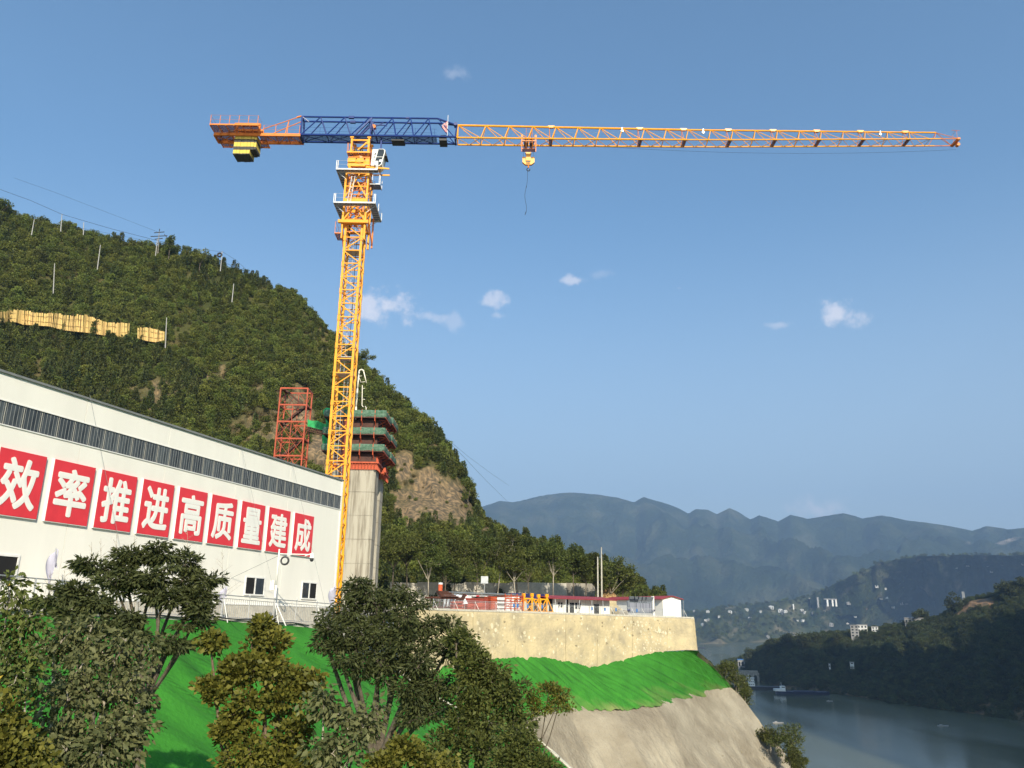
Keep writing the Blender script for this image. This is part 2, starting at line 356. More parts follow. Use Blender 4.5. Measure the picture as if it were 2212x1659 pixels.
# ---- far mountains, the ridge some 6.5 km away
RIDGE = [(600, 1180), (900, 1130), (1044, 1091.4), (1077, 1081.6), (1104.5, 1084.8), (1167, 1070.6), (1233, 1063.5), (1287.5, 1066.8), (1342, 1075), (1377.7, 1084.8), (1399.5, 1073.4), (1440.5, 1084.8), (1473, 1095.8), (1498, 1109.4), (1514, 1099), (1541.6, 1101), (1561.8, 1110.5), (1590.8, 1096.3), (1615, 1112), (1634.5, 1121.5), (1656, 1112.7), (1678, 1118.7), (1694.6, 1126.9), (1727.4, 1111), (1763, 1120), (1801, 1114.3), (1844.8, 1107.2), (1883, 1120), (1932, 1111.6), (1981.5, 1122.5), (2025, 1126.4), (2071.6, 1134), (2126, 1146), (2161.8, 1134), (2194.6, 1141.7), (2230, 1140), (2300, 1130), (2400, 1150), (2600, 1170)]
def far_fn(x, v):
    D0, D1 = 3600, 6600+300*nz(x*0.004, 3.1)
    yr = interp(x, RIDGE)+0.8*nz(x*0.09, 5.5)
    if v > 0.9:
        w = (v-0.9)/0.1; p = atd(x, yr, D1); p = p*(1+0.25*w); p[2] = p[2]/(1+0.25*w)*(1-w*w)-60*w*w; return p, 0
    w = v/0.9
    zr = atd(x, yr, D1)[2]
    D = D0+(D1-D0)*w; pp_ = atd(x, 1340, D)
    spur = abs(nz(pp_[0]*.00085+.4*w, pp_[1]*.00062, 2.0))*1.9+.35*abs(nz(pp_[0]*.0024, pp_[1]*.0018, 6))
    ed = math.sin(math.pi*min(1, w))**0.8
    z = -40+(zr+40)*(w**1.3)-ed*(spur*420*(0.35+w*0.6)-150*w)+ed*25*nz(pp_[0]*.006, pp_[1]*.006)
    if w < 0.25: z = max(z, -80+300*w*0.2)
    p = atd(x, 1340, D); p[2] = z
    if w < .985: z = min(z, zr*D/D1*(.80+.17*w**2))
    q = math.hypot((x-2175)/50, (w-0.80)/0.07)
    bare = max(0, min(1, 2.2-2*q+0.8*nz(x*0.05, w*20)))*0.9
    return p, bare
surface('far_mountain', M['far_rock'], np.arange(560, 2621, 4), 100, far_fn)
# ---- village hills across the water, 2 to 4 km away
MIDR = [(1380, 1328), (1480, 1325), (1560, 1312), (1640, 1305), (1740, 1292), (1800, 1266), (1860, 1238), (1920, 1213), (2000, 1201), (2100, 1197), (2212, 1199), (2400, 1178), (2620, 1168)]
def mid_fn(x, v):
    y0 = interp(x, [(1380, 1397), (1500, 1395), (1560, 1393), (1640, 1389), (1700, 1386), (2700, 1376)])
    D0 = math.hypot(*onz(x, y0, WZ-3)[:2]); D1 = 3300+200*nz(x*0.01, 9)
    yr = interp(x, MIDR)+1.2*nz(x*0.07, 2.2)
    if v > 0.85:
        w = (v-0.85)/0.15; p = atd(x, yr, D1)*(1+0.12*w); p[2] = p[2]/(1+0.12*w)*(1-w*w)-70*w*w; return p, 0
    w = v/0.85; D = D0+(D1-D0)*w; zr = atd(x, yr, D1)[2]
    ed = math.sin(math.pi*w)
    z = WZ-3+(zr-WZ+3)*(w**1.05)+ed*(0.22*abs(zr+60)+18)*nz(x*0.012, w*2.0, 4)*1.6+ed*9*nz(x*0.05, w*9, 1)
    z = max(z, WZ-3+10*w)
    p = atd(x, 1340, D); p[2] = z
    bare = max(0, min(1, (0.10-w)*22))*(0.7 if x > 1500 else 0.35)+max(0, nz(x*0.03, w*9, 8)-0.25)*1.8
    return p, min(1, bare)
MP, MA, _ = surface('village_hill', M['mid_hill'], np.arange(1380, 2621, 6), 80, mid_fn)
# ---- the dark bank on the right, 500 to 950 m away
BR = [(1560, 1440), (1585, 1434), (1612, 1424), (1640, 1410), (1665, 1398), (1700, 1389), (1750, 1382), (1800, 1374), (1860, 1366), (1930, 1360), (1990, 1348), (2040, 1330), (2080, 1312), (2100, 1296), (2140, 1290), (2180, 1274), (2212, 1268), (2300, 1240), (2500, 1180), (2700, 1150)]
BF = [(1560, 1452), (1600, 1462), (1640, 1478), (1700, 1492), (1780, 1500), (1850, 1510), (1920, 1522), (2000, 1535), (2100, 1548), (2212, 1564), (2400, 1592), (2700, 1640)]
def bank_fn(x, v):
    D0 = math.hypot(*onz(x, interp(x, BF), WZ-1)[:2]); D1 = D0+interp(x, [(1560, 25), (1640, 70), (1750, 150), (2000, 260), (2300, 330), (2700, 380)])
    yr = interp(x, BR)
    if v > 0.85:
        w = (v-0.85)/0.15; p = atd(x, yr, D1)*(1+0.25*w); p[2] = p[2]/(1+0.25*w)*(1-w*w)-64*w*w; return p, 0
    w = v/0.85; D = D0+(D1-D0)*w; zr = atd(x, yr, D1)[2]; ed = math.sin(math.pi*w)
    z = WZ-1+(zr-WZ+1)*(w**1.15)+ed*(5+0.06*(zr+60))*nz(x*0.03, w*3, 4)*1.5
    p = atd(x, 1340, D); p[2] = z
    bare = max(0, min(1, (0.19-w)*9+0.5*nz(x*0.06, w*12)))*0.55
    cl = math.hypot((x-2112)/52, (w-0.93)/0.065)
    return p, max(bare, 1.6*max(0, min(1, 2.5-2.4*cl+0.5*nz(x*0.1, w*30))))
BP, BA, _ = surface('river_bank', M['bank_hill'], np.arange(1560, 2701, 5), 70, bank_fn)

# ---- the wooded hill behind the site
HR = [(-420, 330), (-200, 372), (-60, 418), (0, 446), (20, 466), (50, 478), (130, 490), (170, 502), (270, 532), (350, 543), (440, 560), (500, 585), (560, 610), (620, 640), (680, 690), (720, 730), (760, 775), (790, 805), (850, 862), (880, 895), (930, 935), (960, 978), (985, 1012), (1005, 1052), (1020, 1092), (1040, 1128), (1090, 1165), (1180, 1195), (1280, 1226), (1340, 1250), (1380, 1275), (1400, 1290), (1440, 1318)]
HB = [(-420, 1345), (800, 1345), (1000, 1335), (1300, 1330), (1440, 1340)]
ROCKS = [(960, 1085, 62, 70), (925, 1050, 50, 45), (1000, 1120, 30, 30), (640, 890, 42, 62), (700, 985, 60, 60), (870, 1010, 32, 42), (595, 870, 14, 30), (-20, 566, 50, 12), (70, 568, 10, 6), (450, 800, 60, 14), (540, 850, 40, 30), (930, 965, 60, 12), (760, 1000, 50, 60), (1303, 1278, 26, 18), (330, 870, 80, 20), (420, 840, 110, 30), (560, 940, 70, 50), (250, 850, 60, 14), (880, 1100, 50, 60), (1050, 1150, 40, 16)]
SOFT = {(450, 800), (540, 850), (330, 870), (420, 840), (560, 940), (250, 850), (760, 1000), (930, 965)}
def hill_pt(x, v):
    yb = interp(x, HB); yr = interp(x, HR)
    D0 = interp(x, [(-420, 140), (600, 132), (900, 138), (1200, 156), (1440, 170)]); D1 = interp(x, [(-420, 300), (0, 275), (600, 250), (1000, 212), (1200, 192), (1440, 182)])
    if v > 0.88:
        w = (v-0.88)/0.12; p = atd(x, yr, D1)*(1+0.3*w); p[2] = p[2]/(1+0.3*w)-0.5*p[2]*w*w-3*w; return p, 0
    w = v/0.88; y = yb+(yr-yb)*w
    D = D0+(D1-D0)*(w**0.85)
    rock = 0
    for (rx, ry, a, b) in ROCKS:
        q = math.hypot((x-rx)/a, (y-ry)/b); rock = max(rock, min(.5 if (rx, ry) in SOFT else 1, 1.9-1.7*q))
    rock = max(0, rock+0.45*nz(x*0.02, y*0.025, 3)*(rock > 0))
    ed = math.sin(math.pi*min(1, w*1.02))
    D += ed*(8*nz(x*0.008, y*0.01, 1)+2.0*nz(x*0.04, y*0.04, 2))+rock*2.0*nz(x*0.06, y*0.03, 5)*ed
    p = atd(x, y, D)
    return p, min(1, rock)
HP, HA, _ = surface('wooded_hill', M['hill_soil'], np.arange(-420, 1441, 8), 110, hill_pt)

# ---- site ground, terrace and slopes
FA = R(18.4); FE = np.array([math.sin(FA), math.cos(FA), 0]); FN = np.array([math.cos(FA), -math.sin(FA), 0]); FC = -32.29
def fp(s, d, z): return FN*(FC+d)+FE*s+np.array([0, 0, z])      # along the white hall's front, out from it, up
def onf(x, y, d=0.0):
    q = ray(x, y); return q*((FC+d)/(q@FN))
WTOP = [(860, 1313, 86), (960, 1318, 92), (1085, 1321.5, 99), (1250, 1327, 108), (1400, 1332, 118), (1497, 1335.5, 125)]
def wtop(x): # top edge of the retaining wall
    return atd(x, interp(x, [(a, b) for a, b, c in WTOP]), interp(x, [(a, c) for a, b, c in WTOP]))
WB = [(860, 1462), (960, 1440), (1085, 1420), (1150, 1419), (1190, 1421), (1230, 1429), (1262, 1437), (1285, 1439), (1310, 1434), (1345, 1424), (1390, 1413), (1430, 1407), (1480, 1404), (1507, 1405)]
def wbase(x):
    t = wtop(x); n_ = np.array([0.59, -0.81, 0]); y = interp(x, WB)
    # battered face: foot 0.6 m further out than the top
    q = ray(x, y); c = (t@n_)+0.7; return q*(c/(q@n_))
def zg(s, d): return 0.34-.0286*(s-27)-.12*d if s < 56 else 0.34-.0286*29-.12*d
def zT(s): return interp(s, [(-12, .3), (26, -.09), (40, -.30), (46, -.56), (54, -1.15), (60, -1.9), (90, -1.9)])
def ground_z(x, y): return interp(y, [(30, -0.25), (62, -0.45), (80, 0.3), (95, 0.85), (125, 0.62), (160, 0.7)])
xs = np.linspace(700, 1497, 40); Gd = np.zeros((10, 40, 3))
for j, x in enumerate(xs):
    t = wtop(max(860, x)) if x >= 860 else wtop(860)+(np.array([-11.5, 74, 0.2])-wtop(860))*((860-x)/160)
    for i in range(10):
        w = i/9; q = t+np.array([-.59, .81, 0])*(w*(62 if x > 1000 else 80)); q[2] = t[2]+.03-.2*w+.05*nz(x*.05, w*5); Gd[i, j] = q
struct(link('yard_ground', grid_mesh(Gd, M['yard'], 'yard_ground', True)))
Gd = np.zeros((6, 12, 3))
for j in range(12):
    for i in range(6): Gd[i, j] = fp(-20+90*j/11, -.5-80*i/5, -.55+.8*(j/11)*(i/5))
struct(link('rear_ground', grid_mesh(Gd, M['yard'], 'rear_ground', True)))
T = np.zeros((5, 40, 3))
for j in range(40):
    s_ = -12+74*j/39
    for i, d in enumerate((-1.0, 0.0, 1.0, 2.0, 2.35)): T[i, j] = fp(s_, d, zg(s_, d))
struct(link('terrace', grid_mesh(T, M['concrete_pale'], 'terrace', True)))

# retaining wall under the yard: face, coping, joints and stones
rw = thing('retaining_wall', 'long pale yellow stone retaining wall below the storage yard, green netting at its foot', 'retaining wall')
xs = np.linspace(860, 1500, 60); rows = 14; P = np.zeros((rows+3, 61, 3))
for j, x in enumerate(xs):
    t, bs = wtop(x), wbase(x)
    if x > 1440: bs = atd(x+7*(x-1440)/60, interp(x, WB), math.hypot(bs[0], bs[1]))
    for i in range(rows):
        w = i/(rows-1); p = t+(bs-t)*w; p = p+np.array([0.59, -0.81, 0])*(0.10*nz(x*0.03, w*3, 1)*math.sin(math.pi*w)); P[i+3, j] = p-np.array([0, 0, .7*(i == rows-1)*(x < 1430)])
    P[2, j] = t+np.array([-.03, .04, 0.0]); P[1, j] = t+np.array([-.3, .4, 0.02]); P[0, j] = t+np.array([-.3, .4, -1])
end_t = wtop(1497)
for i in range(rows+3):
    P[i, 60] = P[i, 59]+np.array([-0.6, 3.5, 0.0])
# the far end leans out with the batter and turns the corner
link('wall_face', grid_mesh(P, M['wall_stone'], 'wall_face', False), rw)
cp = MB()
cx = [wtop(x) for x in np.linspace(860, 1499, 30)]
for a, b in zip(cx[:-1], cx[1:]): cp.beam(a+np.array([-.2, .27, 0.05]), b+np.array([-.2, .27, 0.05]), 0.75, 0.22)
cp.build('coping', M['concrete_pale'], rw)
jt = MB()
for x in (1022, 1112.5, 1222, 1290, 1366, 1441):
    t, bs = wtop(x), wbase(x); nn = np.array([0.59, -0.81, 0])*0.012
    prev = t+nn
    for k in range(1, 9):
        q = t+(bs-t)*(k/8)+nn+np.array([0.81, 0.59, 0])*0.03*rnd.uniform(-1, 1); jt.beam(prev, q, 0.05, 0.03); prev = q
jt.build('joint', M['stone_dark'], rw)
def wall_at(x, w): t, b = wtop(x), wbase(x); return t+(b-t)*w
stone_protos = []
for k in range(6):
    mb = MB(); na = 7+k % 3; ring = [(math.cos(2*math.pi*a/na)*rnd.uniform(.75, 1), math.sin(2*math.pi*a/na)*rnd.uniform(.75, 1)) for a in range(na)]
    ex, ey, ez = Vector((.81, .59, 0)), Vector((.0, 0, 1)), Vector((.59, -.81, 0))
    o_ = [ex*(u*.5)+ey*(v_*.5) for u, v_ in ring]; i_ = [ex*(u*.38)+ey*(v_*.38)+ez*.05 for u, v_ in ring]
    mb.v = [p-ez*.05 for p in o_]+i_; mb.f = [tuple(range(na, 2*na))]+[(a, (a+1) % na, na+(a+1) % na, na+a) for a in range(na)]
    stone_protos.append(mb)
smesh = [mb.mesh('stone', M['stone']) for mb in stone_protos]
stuff_v, stuff_f = [], []; cnt = 0
cand = []
for k in range(1500):
    x = rnd.uniform(1000, 1495); w = rnd.uniform(0.06, 0.97)
    dens = 0.10+0.9*math.exp(-((x-1395)/55)**2)*(0.35+w)+0.2*(x > 1380)
    if rnd.random() > dens: continue
    p = wall_at(x, w); r_ = rnd.uniform(.18, .42) if rnd.random() < .85 else rnd.uniform(.45, .75)
    if any((p[0]-q[0])**2+(p[1]-q[1])**2+(p[2]-q[2])**2 < (0.42*(r_+q[3]))**2 for q in cand): continue
    cand.append((p[0], p[1], p[2], r_, rnd.randrange(6)))
cand.sort(key=lambda c: -c[3])
for k, (a, b, c, r_, pi) in enumerate(cand):
    asp = rnd.uniform(.8, 1.35)
    if k < 220:
        o = link('stone', smesh[pi], rw); o.location = (a, b, c); o.scale = (r_, r_, r_*asp)
    else:
        i0 = len(stuff_v); stuff_v += [Vector((a+v_.x*r_, b+v_.y*r_, c+v_.z*r_*asp)) for v_ in stone_protos[pi].v]; stuff_f += [tuple(i0+q for q in f) for f in stone_protos[pi].f]
mb = MB(); mb.v, mb.f = stuff_v, stuff_f; o = mb.build('small_stones', M['stone'], rw); o['kind'] = 'stuff'
mb = MB()   # flat darker patches and weep stones
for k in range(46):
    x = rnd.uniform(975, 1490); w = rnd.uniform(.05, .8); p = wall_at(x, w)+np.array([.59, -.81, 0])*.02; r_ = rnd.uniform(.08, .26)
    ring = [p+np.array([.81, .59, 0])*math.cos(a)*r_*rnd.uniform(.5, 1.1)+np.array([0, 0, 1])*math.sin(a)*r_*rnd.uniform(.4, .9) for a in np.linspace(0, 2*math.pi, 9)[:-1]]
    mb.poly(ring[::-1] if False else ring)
mb.build('dark_patch', M['stone_dark'], rw)
for o in list(rw.children)[:0]: pass

# green netted slope below the wall + sprayed concrete slope
GB = [(870, 1600), (1085, 1566), (1130, 1558), (1170, 1549), (1230, 1537), (1330, 1534), (1420, 1526), (1490, 1509), (1540, 1500), (1590, 1493)]
def net_tone(a, w, k, w_):   # dust, and painted crease shade (seam), at pleat coordinate a, height w
    c = abs(math.sin(a*1.7+2.0*nz(a*.31, w*.6))); seam = max(0, 1-c*3.2)*max(0, min(1, nz(a*.9, w*1.6, 4)*3.0+.55))
    dust = max(0, min(1, (w_-.72)*2.2+.9*nz(a*.3, w*2.2, 21)-.15))*.75
    return dust, min(1, seam*.9)
def crease(a, w):   # sharp pleats in the netting
    return -abs(math.sin(a*1.7+2.0*nz(a*.31, w*.6)))**.35*max(0, nz(a*.55, w*1.1, 4)+.35)
def slopes():
    n1, n2 = 40, 60; NS = 760; xs = np.linspace(0, 1, NS); G = np.zeros((n1, NS, 3)); C = np.zeros((n2, NS, 3)); GD = np.zeros((n1, NS)); GS = np.zeros((n1, NS))
    for j, u in enumerate(xs):
        xa = 860+(1507-860)*u; xb = 870+(1592-870)*u
        a = wbase(xa)+np.array([0, 0, 0.0]); b_ = onz(xb, interp(xb, GB), -10.3)
        c = b_+np.array([5.5, -7.5, -12.0])*(1+0.0*u)
        if u > .86:   # the corner turns away to the river
            k = (u-.86)/.14; c = c*(1-k)+(b_+np.array([6.4, -3.0, -9.2]))*k
        e = c+(c-b_)*2.6
        jag = 1.0*nz(u*45, 2.0)+1.0*(nz(u*13, 7.7))-.4+.3*abs(nz(u*160, 4))
        for i in range(n1):
            w = i/(n1-1); p = a+(b_+np.array([.2, -.25, -.15])*jag-a)*w
            p = p+np.array([0.25, -.35, .9])*(math.sin(math.pi*w)*(0.20+0.15*nz(u*7, w*1, 3))+0.10*nz(u*30-w*5, w*.5, 5)+crease(u*62-w*8, w)*.40)
            G[i, j] = p+np.array([.04, -.05, .05]); GD[i, j], GS[i, j] = net_tone(u*62-w*8, w, 0, w)
        for i in range(n2):
            w = i/(n2-1); q = w*3.6; p = b_+(c-b_)*min(q, 1)+(e-c)*max(0, (q-1)/2.6)
            if w == 0: p = b_+(a-b_)*.16+np.array([0, 0, -.35])
            p = p+np.array([0.5, -.6, .5])*(0.55*nz(u*9-w*2, w*5, 11)+0.30*nz(u*35-w*5, w*9, 12)+.12*nz(u*120-w*16, w*22, 13))*min(1, w*6)
            C[i, j] = p
    return G, C, GD, GS
G, C, GD, GS = slopes()
struct(link('netted_slope', grid_mesh(G, M['green_net'], 'netted_slope', True, {'dust': GD, 'seam': GS})))
struct(link('concrete_slope', grid_mesh(C, M['shotcrete'], 'concrete_slope', True)))
# the corner: the slope's flank turns away from view and falls to the river
def flank():
    top = [wbase(1507)+np.array([.1, -.1, .1])]+[G[i, -1] for i in range(2, 40, 4)]+[C[i, -1] for i in range(2, 60, 4)]
    P = np.zeros((14, len(top), 3))
    for j, t in enumerate(top):
        for i in range(14):
            w = i/13; q = t+np.array([1.2, 26, 0])*w*1.5; q[2] = t[2]-(t[2]-WZ+2)*(w**1.2)*min(1, 0.55+0.45*w) - .25*(i > 0); q = q+np.array([1, 0, .5])*0.5*nz(j*.5, w*4)*(i > 0)
            P[i, j] = q
    return P
FL = flank()
struct(link('river_flank', grid_mesh(FL, M['shotcrete'], 'river_flank', True)))

# left green slope below the terrace
SE = [(706, 1366), (760, 1386), (860, 1430), (960, 1478), (1085, 1535), (1162, 1567), (1262, 1659), (1330, 1735), (1400, 1820)]
K = 0.80
def slope_pt(x, y):  # meets the plane z = -.35 - K*(d-2)
    q = ray(x, y); # z = q_z t ; d = q.n t - FC
    t = (-.35+K*2+K*FC)/(q[2]+K*(q@FN)); return q*t
def sd(p): return p@FE, p@FN-FC
ends = [sd(slope_pt(x, y)) for x, y in SE]
ends = [(s, d) for s, d in ends]
def s_end(d): return float(np.interp(d, [e[1] for e in sorted(ends, key=lambda e: e[1])], [e[0] for e in sorted(ends, key=lambda e: e[1])]))
rows, cols = 70, 760; L = np.zeros((rows, cols, 3)); LD = np.zeros((rows, cols)); LS = np.zeros((rows, cols))
for i in range(rows):
    d = 2.32+(34-2.32)*(i/(rows-1))**1.15
    se = s_end(d)
    for j in range(cols):
        s = -12+(se+12)*(j/(cols-1))
        z = zT(s)-K*(d-2.3)
        bul = min(1, (d-2)/3)
        z += bul*(0.45*nz(s*.11, d*.08, 9)+0.14*nz((s*1.0-d*0.45)*.8, d*.12, 10)+.36*crease((s-d*.45)*.9, d*.1))
        L[i, j] = fp(s, d, z); LD[i, j], LS[i, j] = net_tone((s-d*.45)*.9, d*.1, 0, .5)
struct(link('netted_bank', grid_mesh(L, M['green_net'], 'netted_bank', True, {'dust': LD, 'seam': LS})))
# its far edge: pale concrete lip, then ground down to the gully
lip = MB()
ep = [Vector(L[i, -1])+Vector((0, 0, .06)) for i in range(0, 70, 3)]
for a, b in zip(ep[:-1], ep[1:]): lip.beam(a+Vector((.15, .2, 0)), b+Vector((.15, .2, 0)), .35, .12)
struct(lip.build('slope_edge', M['concrete_pale']))
Gq = np.zeros((8, 20, 3))
for j in range(20):
    a = L[min(69, j*3), -1]; b = a+np.array([4, 14, -8.0])
    for i in range(8): Gq[i, j] = a+(b-a)*(i/7)+np.array([0, 0, -.05-.5*(i > 0)])
struct(link('gully', grid_mesh(Gq, M['concrete'], 'gully', True)))
# kerb strip along the terrace edge
kb = MB()
for s in range(-12, 60, 2):
    a0, a1 = fp(s, 2.32, 0), fp(s+2, 2.32, 0); h0 = (zg(s, 2.2)+.05, zT(s)-.4); h1 = (zg(s+2, 2.2)+.05, zT(s+2)-.4)
    o_ = FN*.16; kb.prism([tuple(a0+np.array([0, 0, h0[0]])), tuple(a0+np.array([0, 0, h0[1]])), tuple(a1+np.array([0, 0, h1[1]])), tuple(a1+np.array([0, 0, h1[0]]))], tuple(-o_))
struct(kb.build('terrace_kerb', M['concrete_pale']))

# ---- unseen mountain added behind the viewpoint, its ridge shaped to shade the opposite bank
def back_fn(u, v):
    x = 150+1500*u; prof = interp(x, [(150, -60), (210, -40), (300, 160), (370, 440), (450, 640), (570, 760), (630, 740), (662, 640), (705, 720), (738, 660), (775, 660), (815, 800), (900, 850), (1300, 760), (1650, 600)])+22*nz(u*9, 1)*(u > .05)
    y = -1250+1180*v; z = -62+(prof+62)*math.sin(math.pi*min(1, v*.5/.76 if v < .76 else .5+.5*(v-.76)/.24))**0.9+10*nz(u*9, v*6, 2)
    return np.array([x, y, z]), 0.0
BACK_ON = True
# ================================================================== THE WHITE HALL
hall = thing('site_hall', 'long white sheet-clad hall with a dark ribbed window band, slogan boards on its front', 'building', tuple(FN*FC), R(90-18.4))
H0, H1, S0, S1 = 0.63, 10.25, 13.0, 55.28
def hb(a, b): return MB().bb(a, b)      # local: x along the front, y into the hall, z up
seams = [S0, 20.6]+[float(onf(x, y)@FE) for x, y in ((193, 852), (371, 909), (520, 957), (630, 994))]+[S1]
k0 = zg(30, 0)
for a, b in zip(seams[:-1], seams[1:]):
    MB().bb((a+.012, 0, H0), (b-.012, .12, 7.93)).build('wall_panel', M['white_panel'], hall)
    MB().bb((a+.012, 0, 9.02), (b-.012, .12, H1)).build('wall_panel', M['white_panel'], hall)
hb((S0, .06, -.8), (S1-.02, .5, H1-.05)).build('wall_core', M['seam'], hall)
hb((S1-.02, .02, -.8), (S1+.1, 26, H1-.02)).build('end_wall', M['white_panel'], hall)
hb((S0-.1, 25.9, -.8), (S1, 26, H1-.1)).build('rear_wall', M['white_panel'], hall)
# low pitched roof and dark edge capping
rf = MB(); rf.prism([(S0-.1, -.06, H1+.02), (S0-.1, 13, H1+1.1), (S0-.1, 26.1, H1+.02)], (S1-S0+.25, 0, 0)); rf.build('roof', M['grey_trim'], hall)
hb((S0-.1, -.09, H1-.05), (S1+.14, .0, H1+.05)).build('roof_trim', M['grey_trim'], hall)
hb((S0, -.03, 8.985), (S1, .0-.003, 9.03)).build('band_trim', M['white_paint'], hall)
hb((S0, -.04, 7.915), (S1, -.003, 7.965)).build('band_trim', M['white_paint'], hall)
# plinth
pl = MB(); n_ = 20
for k in range(n_):
    a = S0+(S1-.05-S0)*k/n_; b = S0+(S1-.05-S0)*(k+1)/n_
    pl.prism([(a, -.07, -1.0), (b, -.07, -1.0), (b, -.07, H0), (a, -.07, H0)], (0, .12, 0))
pl.build('plinth', M['concrete_pale'], hall)
hb((S0, -.10, H0-.03), (S1+.1, -.002, H0+.03)).build('drip_trim', M['white_paint'], hall)
hb((S1-.06, -.035, H0), (S1+.12, -.002, H1)).build('corner_trim', M['white_paint'], hall)
# ribbed window band: one pane per sheet
pm = MB().bb((-.468, .02, 7.965), (.468, .05, 8.985)).mesh('window_pane', M['glass_dark'])
rb = MB()
for k in range(5): x = -.38+.19*k; rb.bb((x-.009, .006, 7.965), (x+.009, .02, 8.985))
rm = rb.mesh('rib', M['grey_trim'])
mm = MB().bb((-.012, .008, 7.965), (.012, .03, 8.985)).mesh('mullion', M['seam'])
k = 0; s = S1-.5
while s > S0+.5:
    p = link('window_pane', pm, hall); p.location = (s, 0, 0)
    if s > 20: q = link('rib', rm, p)
    q = link('mullion', mm, hall); q.location = (s-.475, 0, 0)
    s -= .95
# windows in the lower wall
def hall_window(s0, s1, z0, z1, open_side):
    f = MB(); w = .09
    f.bb((s0, -.05, z0), (s0+w, -.002, z1)); f.bb((s1-w, -.05, z0), (s1, -.002, z1)); f.bb((s0+w, -.05, z1-w), (s1-w, -.002, z1)); f.bb((s0+w, -.07, z0), (s1-w, -.002, z0+w))
    win = f.build('window', M['white_paint'], hall)
    c = (s0+s1)/2
    MB().bb((c-.05, -.045, z0+w), (c+.05, -.006, z1-w)).build('sash', M['white_paint'], win)
    a, b = (s0+w, c-.05), (c+.05, s1-w)
    MB().bb((a[0], -.012, z0+w), (a[1], -.004, z1-w)).build('pane', M['dark_void'] if open_side == 0 else M['glass_window'], win)
    MB().bb((b[0], -.012, z0+w), (b[1], -.004, z1-w)).build('pane', M['dark_void'] if open_side == 1 else M['glass_window'], win)
    return win
hall_window(25.2, 27.85, 1.18, 2.42, 1)
hall_window(44.26, 46.37, 1.2, 2.38, 0)
hall_window(50.75, 52.77, 1.12, 2.34, 1)

# the nine slogan boards
Z8 = lambda x, y: (x*.35285, 780.4+y*.35285)
bds = [('效', None, (278, 592)), ('率', (328, 605), (577, 655)), ('推', (617, 665), (833, 712)), ('进', (873, 720), (1060, 762)), ('高', (1095, 770), (1264, 803)), ('质', (1293, 811), (1447, 841)), ('量', (1477, 849), (1618, 879)), ('建', (1643, 885), (1773, 913)), ('成', (1800, 922), (1916, 948))]
where = ['cut off by the left edge of the photo', 'second from the left edge of the photo', 'third board from the left', 'fourth board, crossed by a wall seam', 'middle board of the nine', 'just right of the middle board', 'third from the right end', 'behind the camera pole, next to last', 'last at the right end of the row']
for k, (ch, a, b) in enumerate(bds):
    s1 = float(onf(*Z8(*b))@FE); s0 = float(onf(*Z8(*a))@FE) if a else s1-2.42
    bt = thing('slogan_board', 'red board with the white character %s, %s' % (ch, where[k]), 'sign board', tuple(FN*FC+FE*((s0+s1)/2)+np.array([0, 0, 5.5])), R(90-18.4), 'red slogan boards along the hall front')
    w = s1-s0
    MB().bb((-w/2, -.11, -1.44), (w/2, -.03, 1.44)).build('panel', M['red_board'], bt)
    fr = MB(); fr.bb((-w/2-.03, -.105, -1.47), (-w/2-.002, -.001, 1.47)); fr.bb((-w/2, -.1, -1.47), (w/2, -.001, -1.442)); fr.build('back_frame', M['white_paint'], bt)
    me = text_mesh(ch, 2.0, M['letter_white'], 0.004, 0.0, 'character', width=w*0.74, height=2.16)
    nv = len(me.vertices); co = np.empty(nv*3, np.float32); me.vertices.foreach_get('co', co); co = co.reshape(-1, 3); fs = [tuple(p.vertices) for p in me.polygons]; VV, FF = [], []
    for q in range(9):   # heavy strokes: the outline repeated round a small circle, each 1 mm apart
        a = 2*math.pi*q/8; off = np.array([.062*math.cos(a), .062*math.sin(a), .001*q]) if q < 8 else np.array([0, 0, .009])
        VV.append(co+off); FF += [tuple(i+nv*q for i in f) for f in fs]
    me = bpy.data.meshes.new('character'); me.from_pydata([tuple(v) for v in np.concatenate(VV)], [], FF); me.materials.append(M['letter_white'])
    o = link('character', me, bt); o.rotation_euler = (R(90), 0, 0); o.location = (0, -.118, 0.0)

# ================================================================== TERRACE FENCE
M['rail_grey'] = mat('rail_grey', (.30, .31, .32), .45, metal=.2)
ter = thing('railing', 'grey metal railing with many thin bars along the terrace edge below the hall', 'railing', tuple(FN*FC), R(90-18.4))
FD = 2.12
def fz(s): return zg(s, FD)+.05
def fh(s): return interp(s, [(18, 1.22), (28, 1.24), (40, 1.3), (56, 1.42)])
ss = np.arange(17.0, 57.01, 2.5)
for a, b in zip(ss[:-1], ss[1:]):
    for nm, hf, r_ in (('top_rail', 1.0, .03), ('rail', .86, .018), ('rail', .08, .02)):
        MB().tube((a, -FD, fz(a)+fh(a)*hf), (b, -FD, fz(b)+fh(b)*hf), r_, n=6).build(nm, M['rail_grey'], ter)
for i, s in enumerate(ss):
    if s > 38: MB().tube((s, -FD, fz(s)-.2), (s, -FD, fz(s)+fh(s)*1.03), .035, n=6).build('post', M['galv'], ter)
    else: MB().bb((s-.03, -FD-.03, fz(s)-.2), (s+.03, -FD+.03, fz(s)+fh(s))).build('post', M['galv'], ter)
    if s > 38:
        MB().ball((s, -FD, fz(s)+fh(s)*1.06), .055).build('finial', M['galv'], ter)
        MB().beam((s+.03, -FD-.04, fz(s)+fh(s)*.85), (s+.12, -FD-.4, fz(s)-.2), .035).build('brace', M['white_paint'], ter) if i % 2 else None
bm = MB().tube((0, 0, .08), (0, 0, 1.07), .016, n=4).mesh('baluster', M['rail_grey'])
s = 17.2
while s < 56.9:
    o = link('baluster', bm, ter); o.location = (s, -FD, fz(s)); o.scale = (1, 1, fh(s)/1.24); s += .2
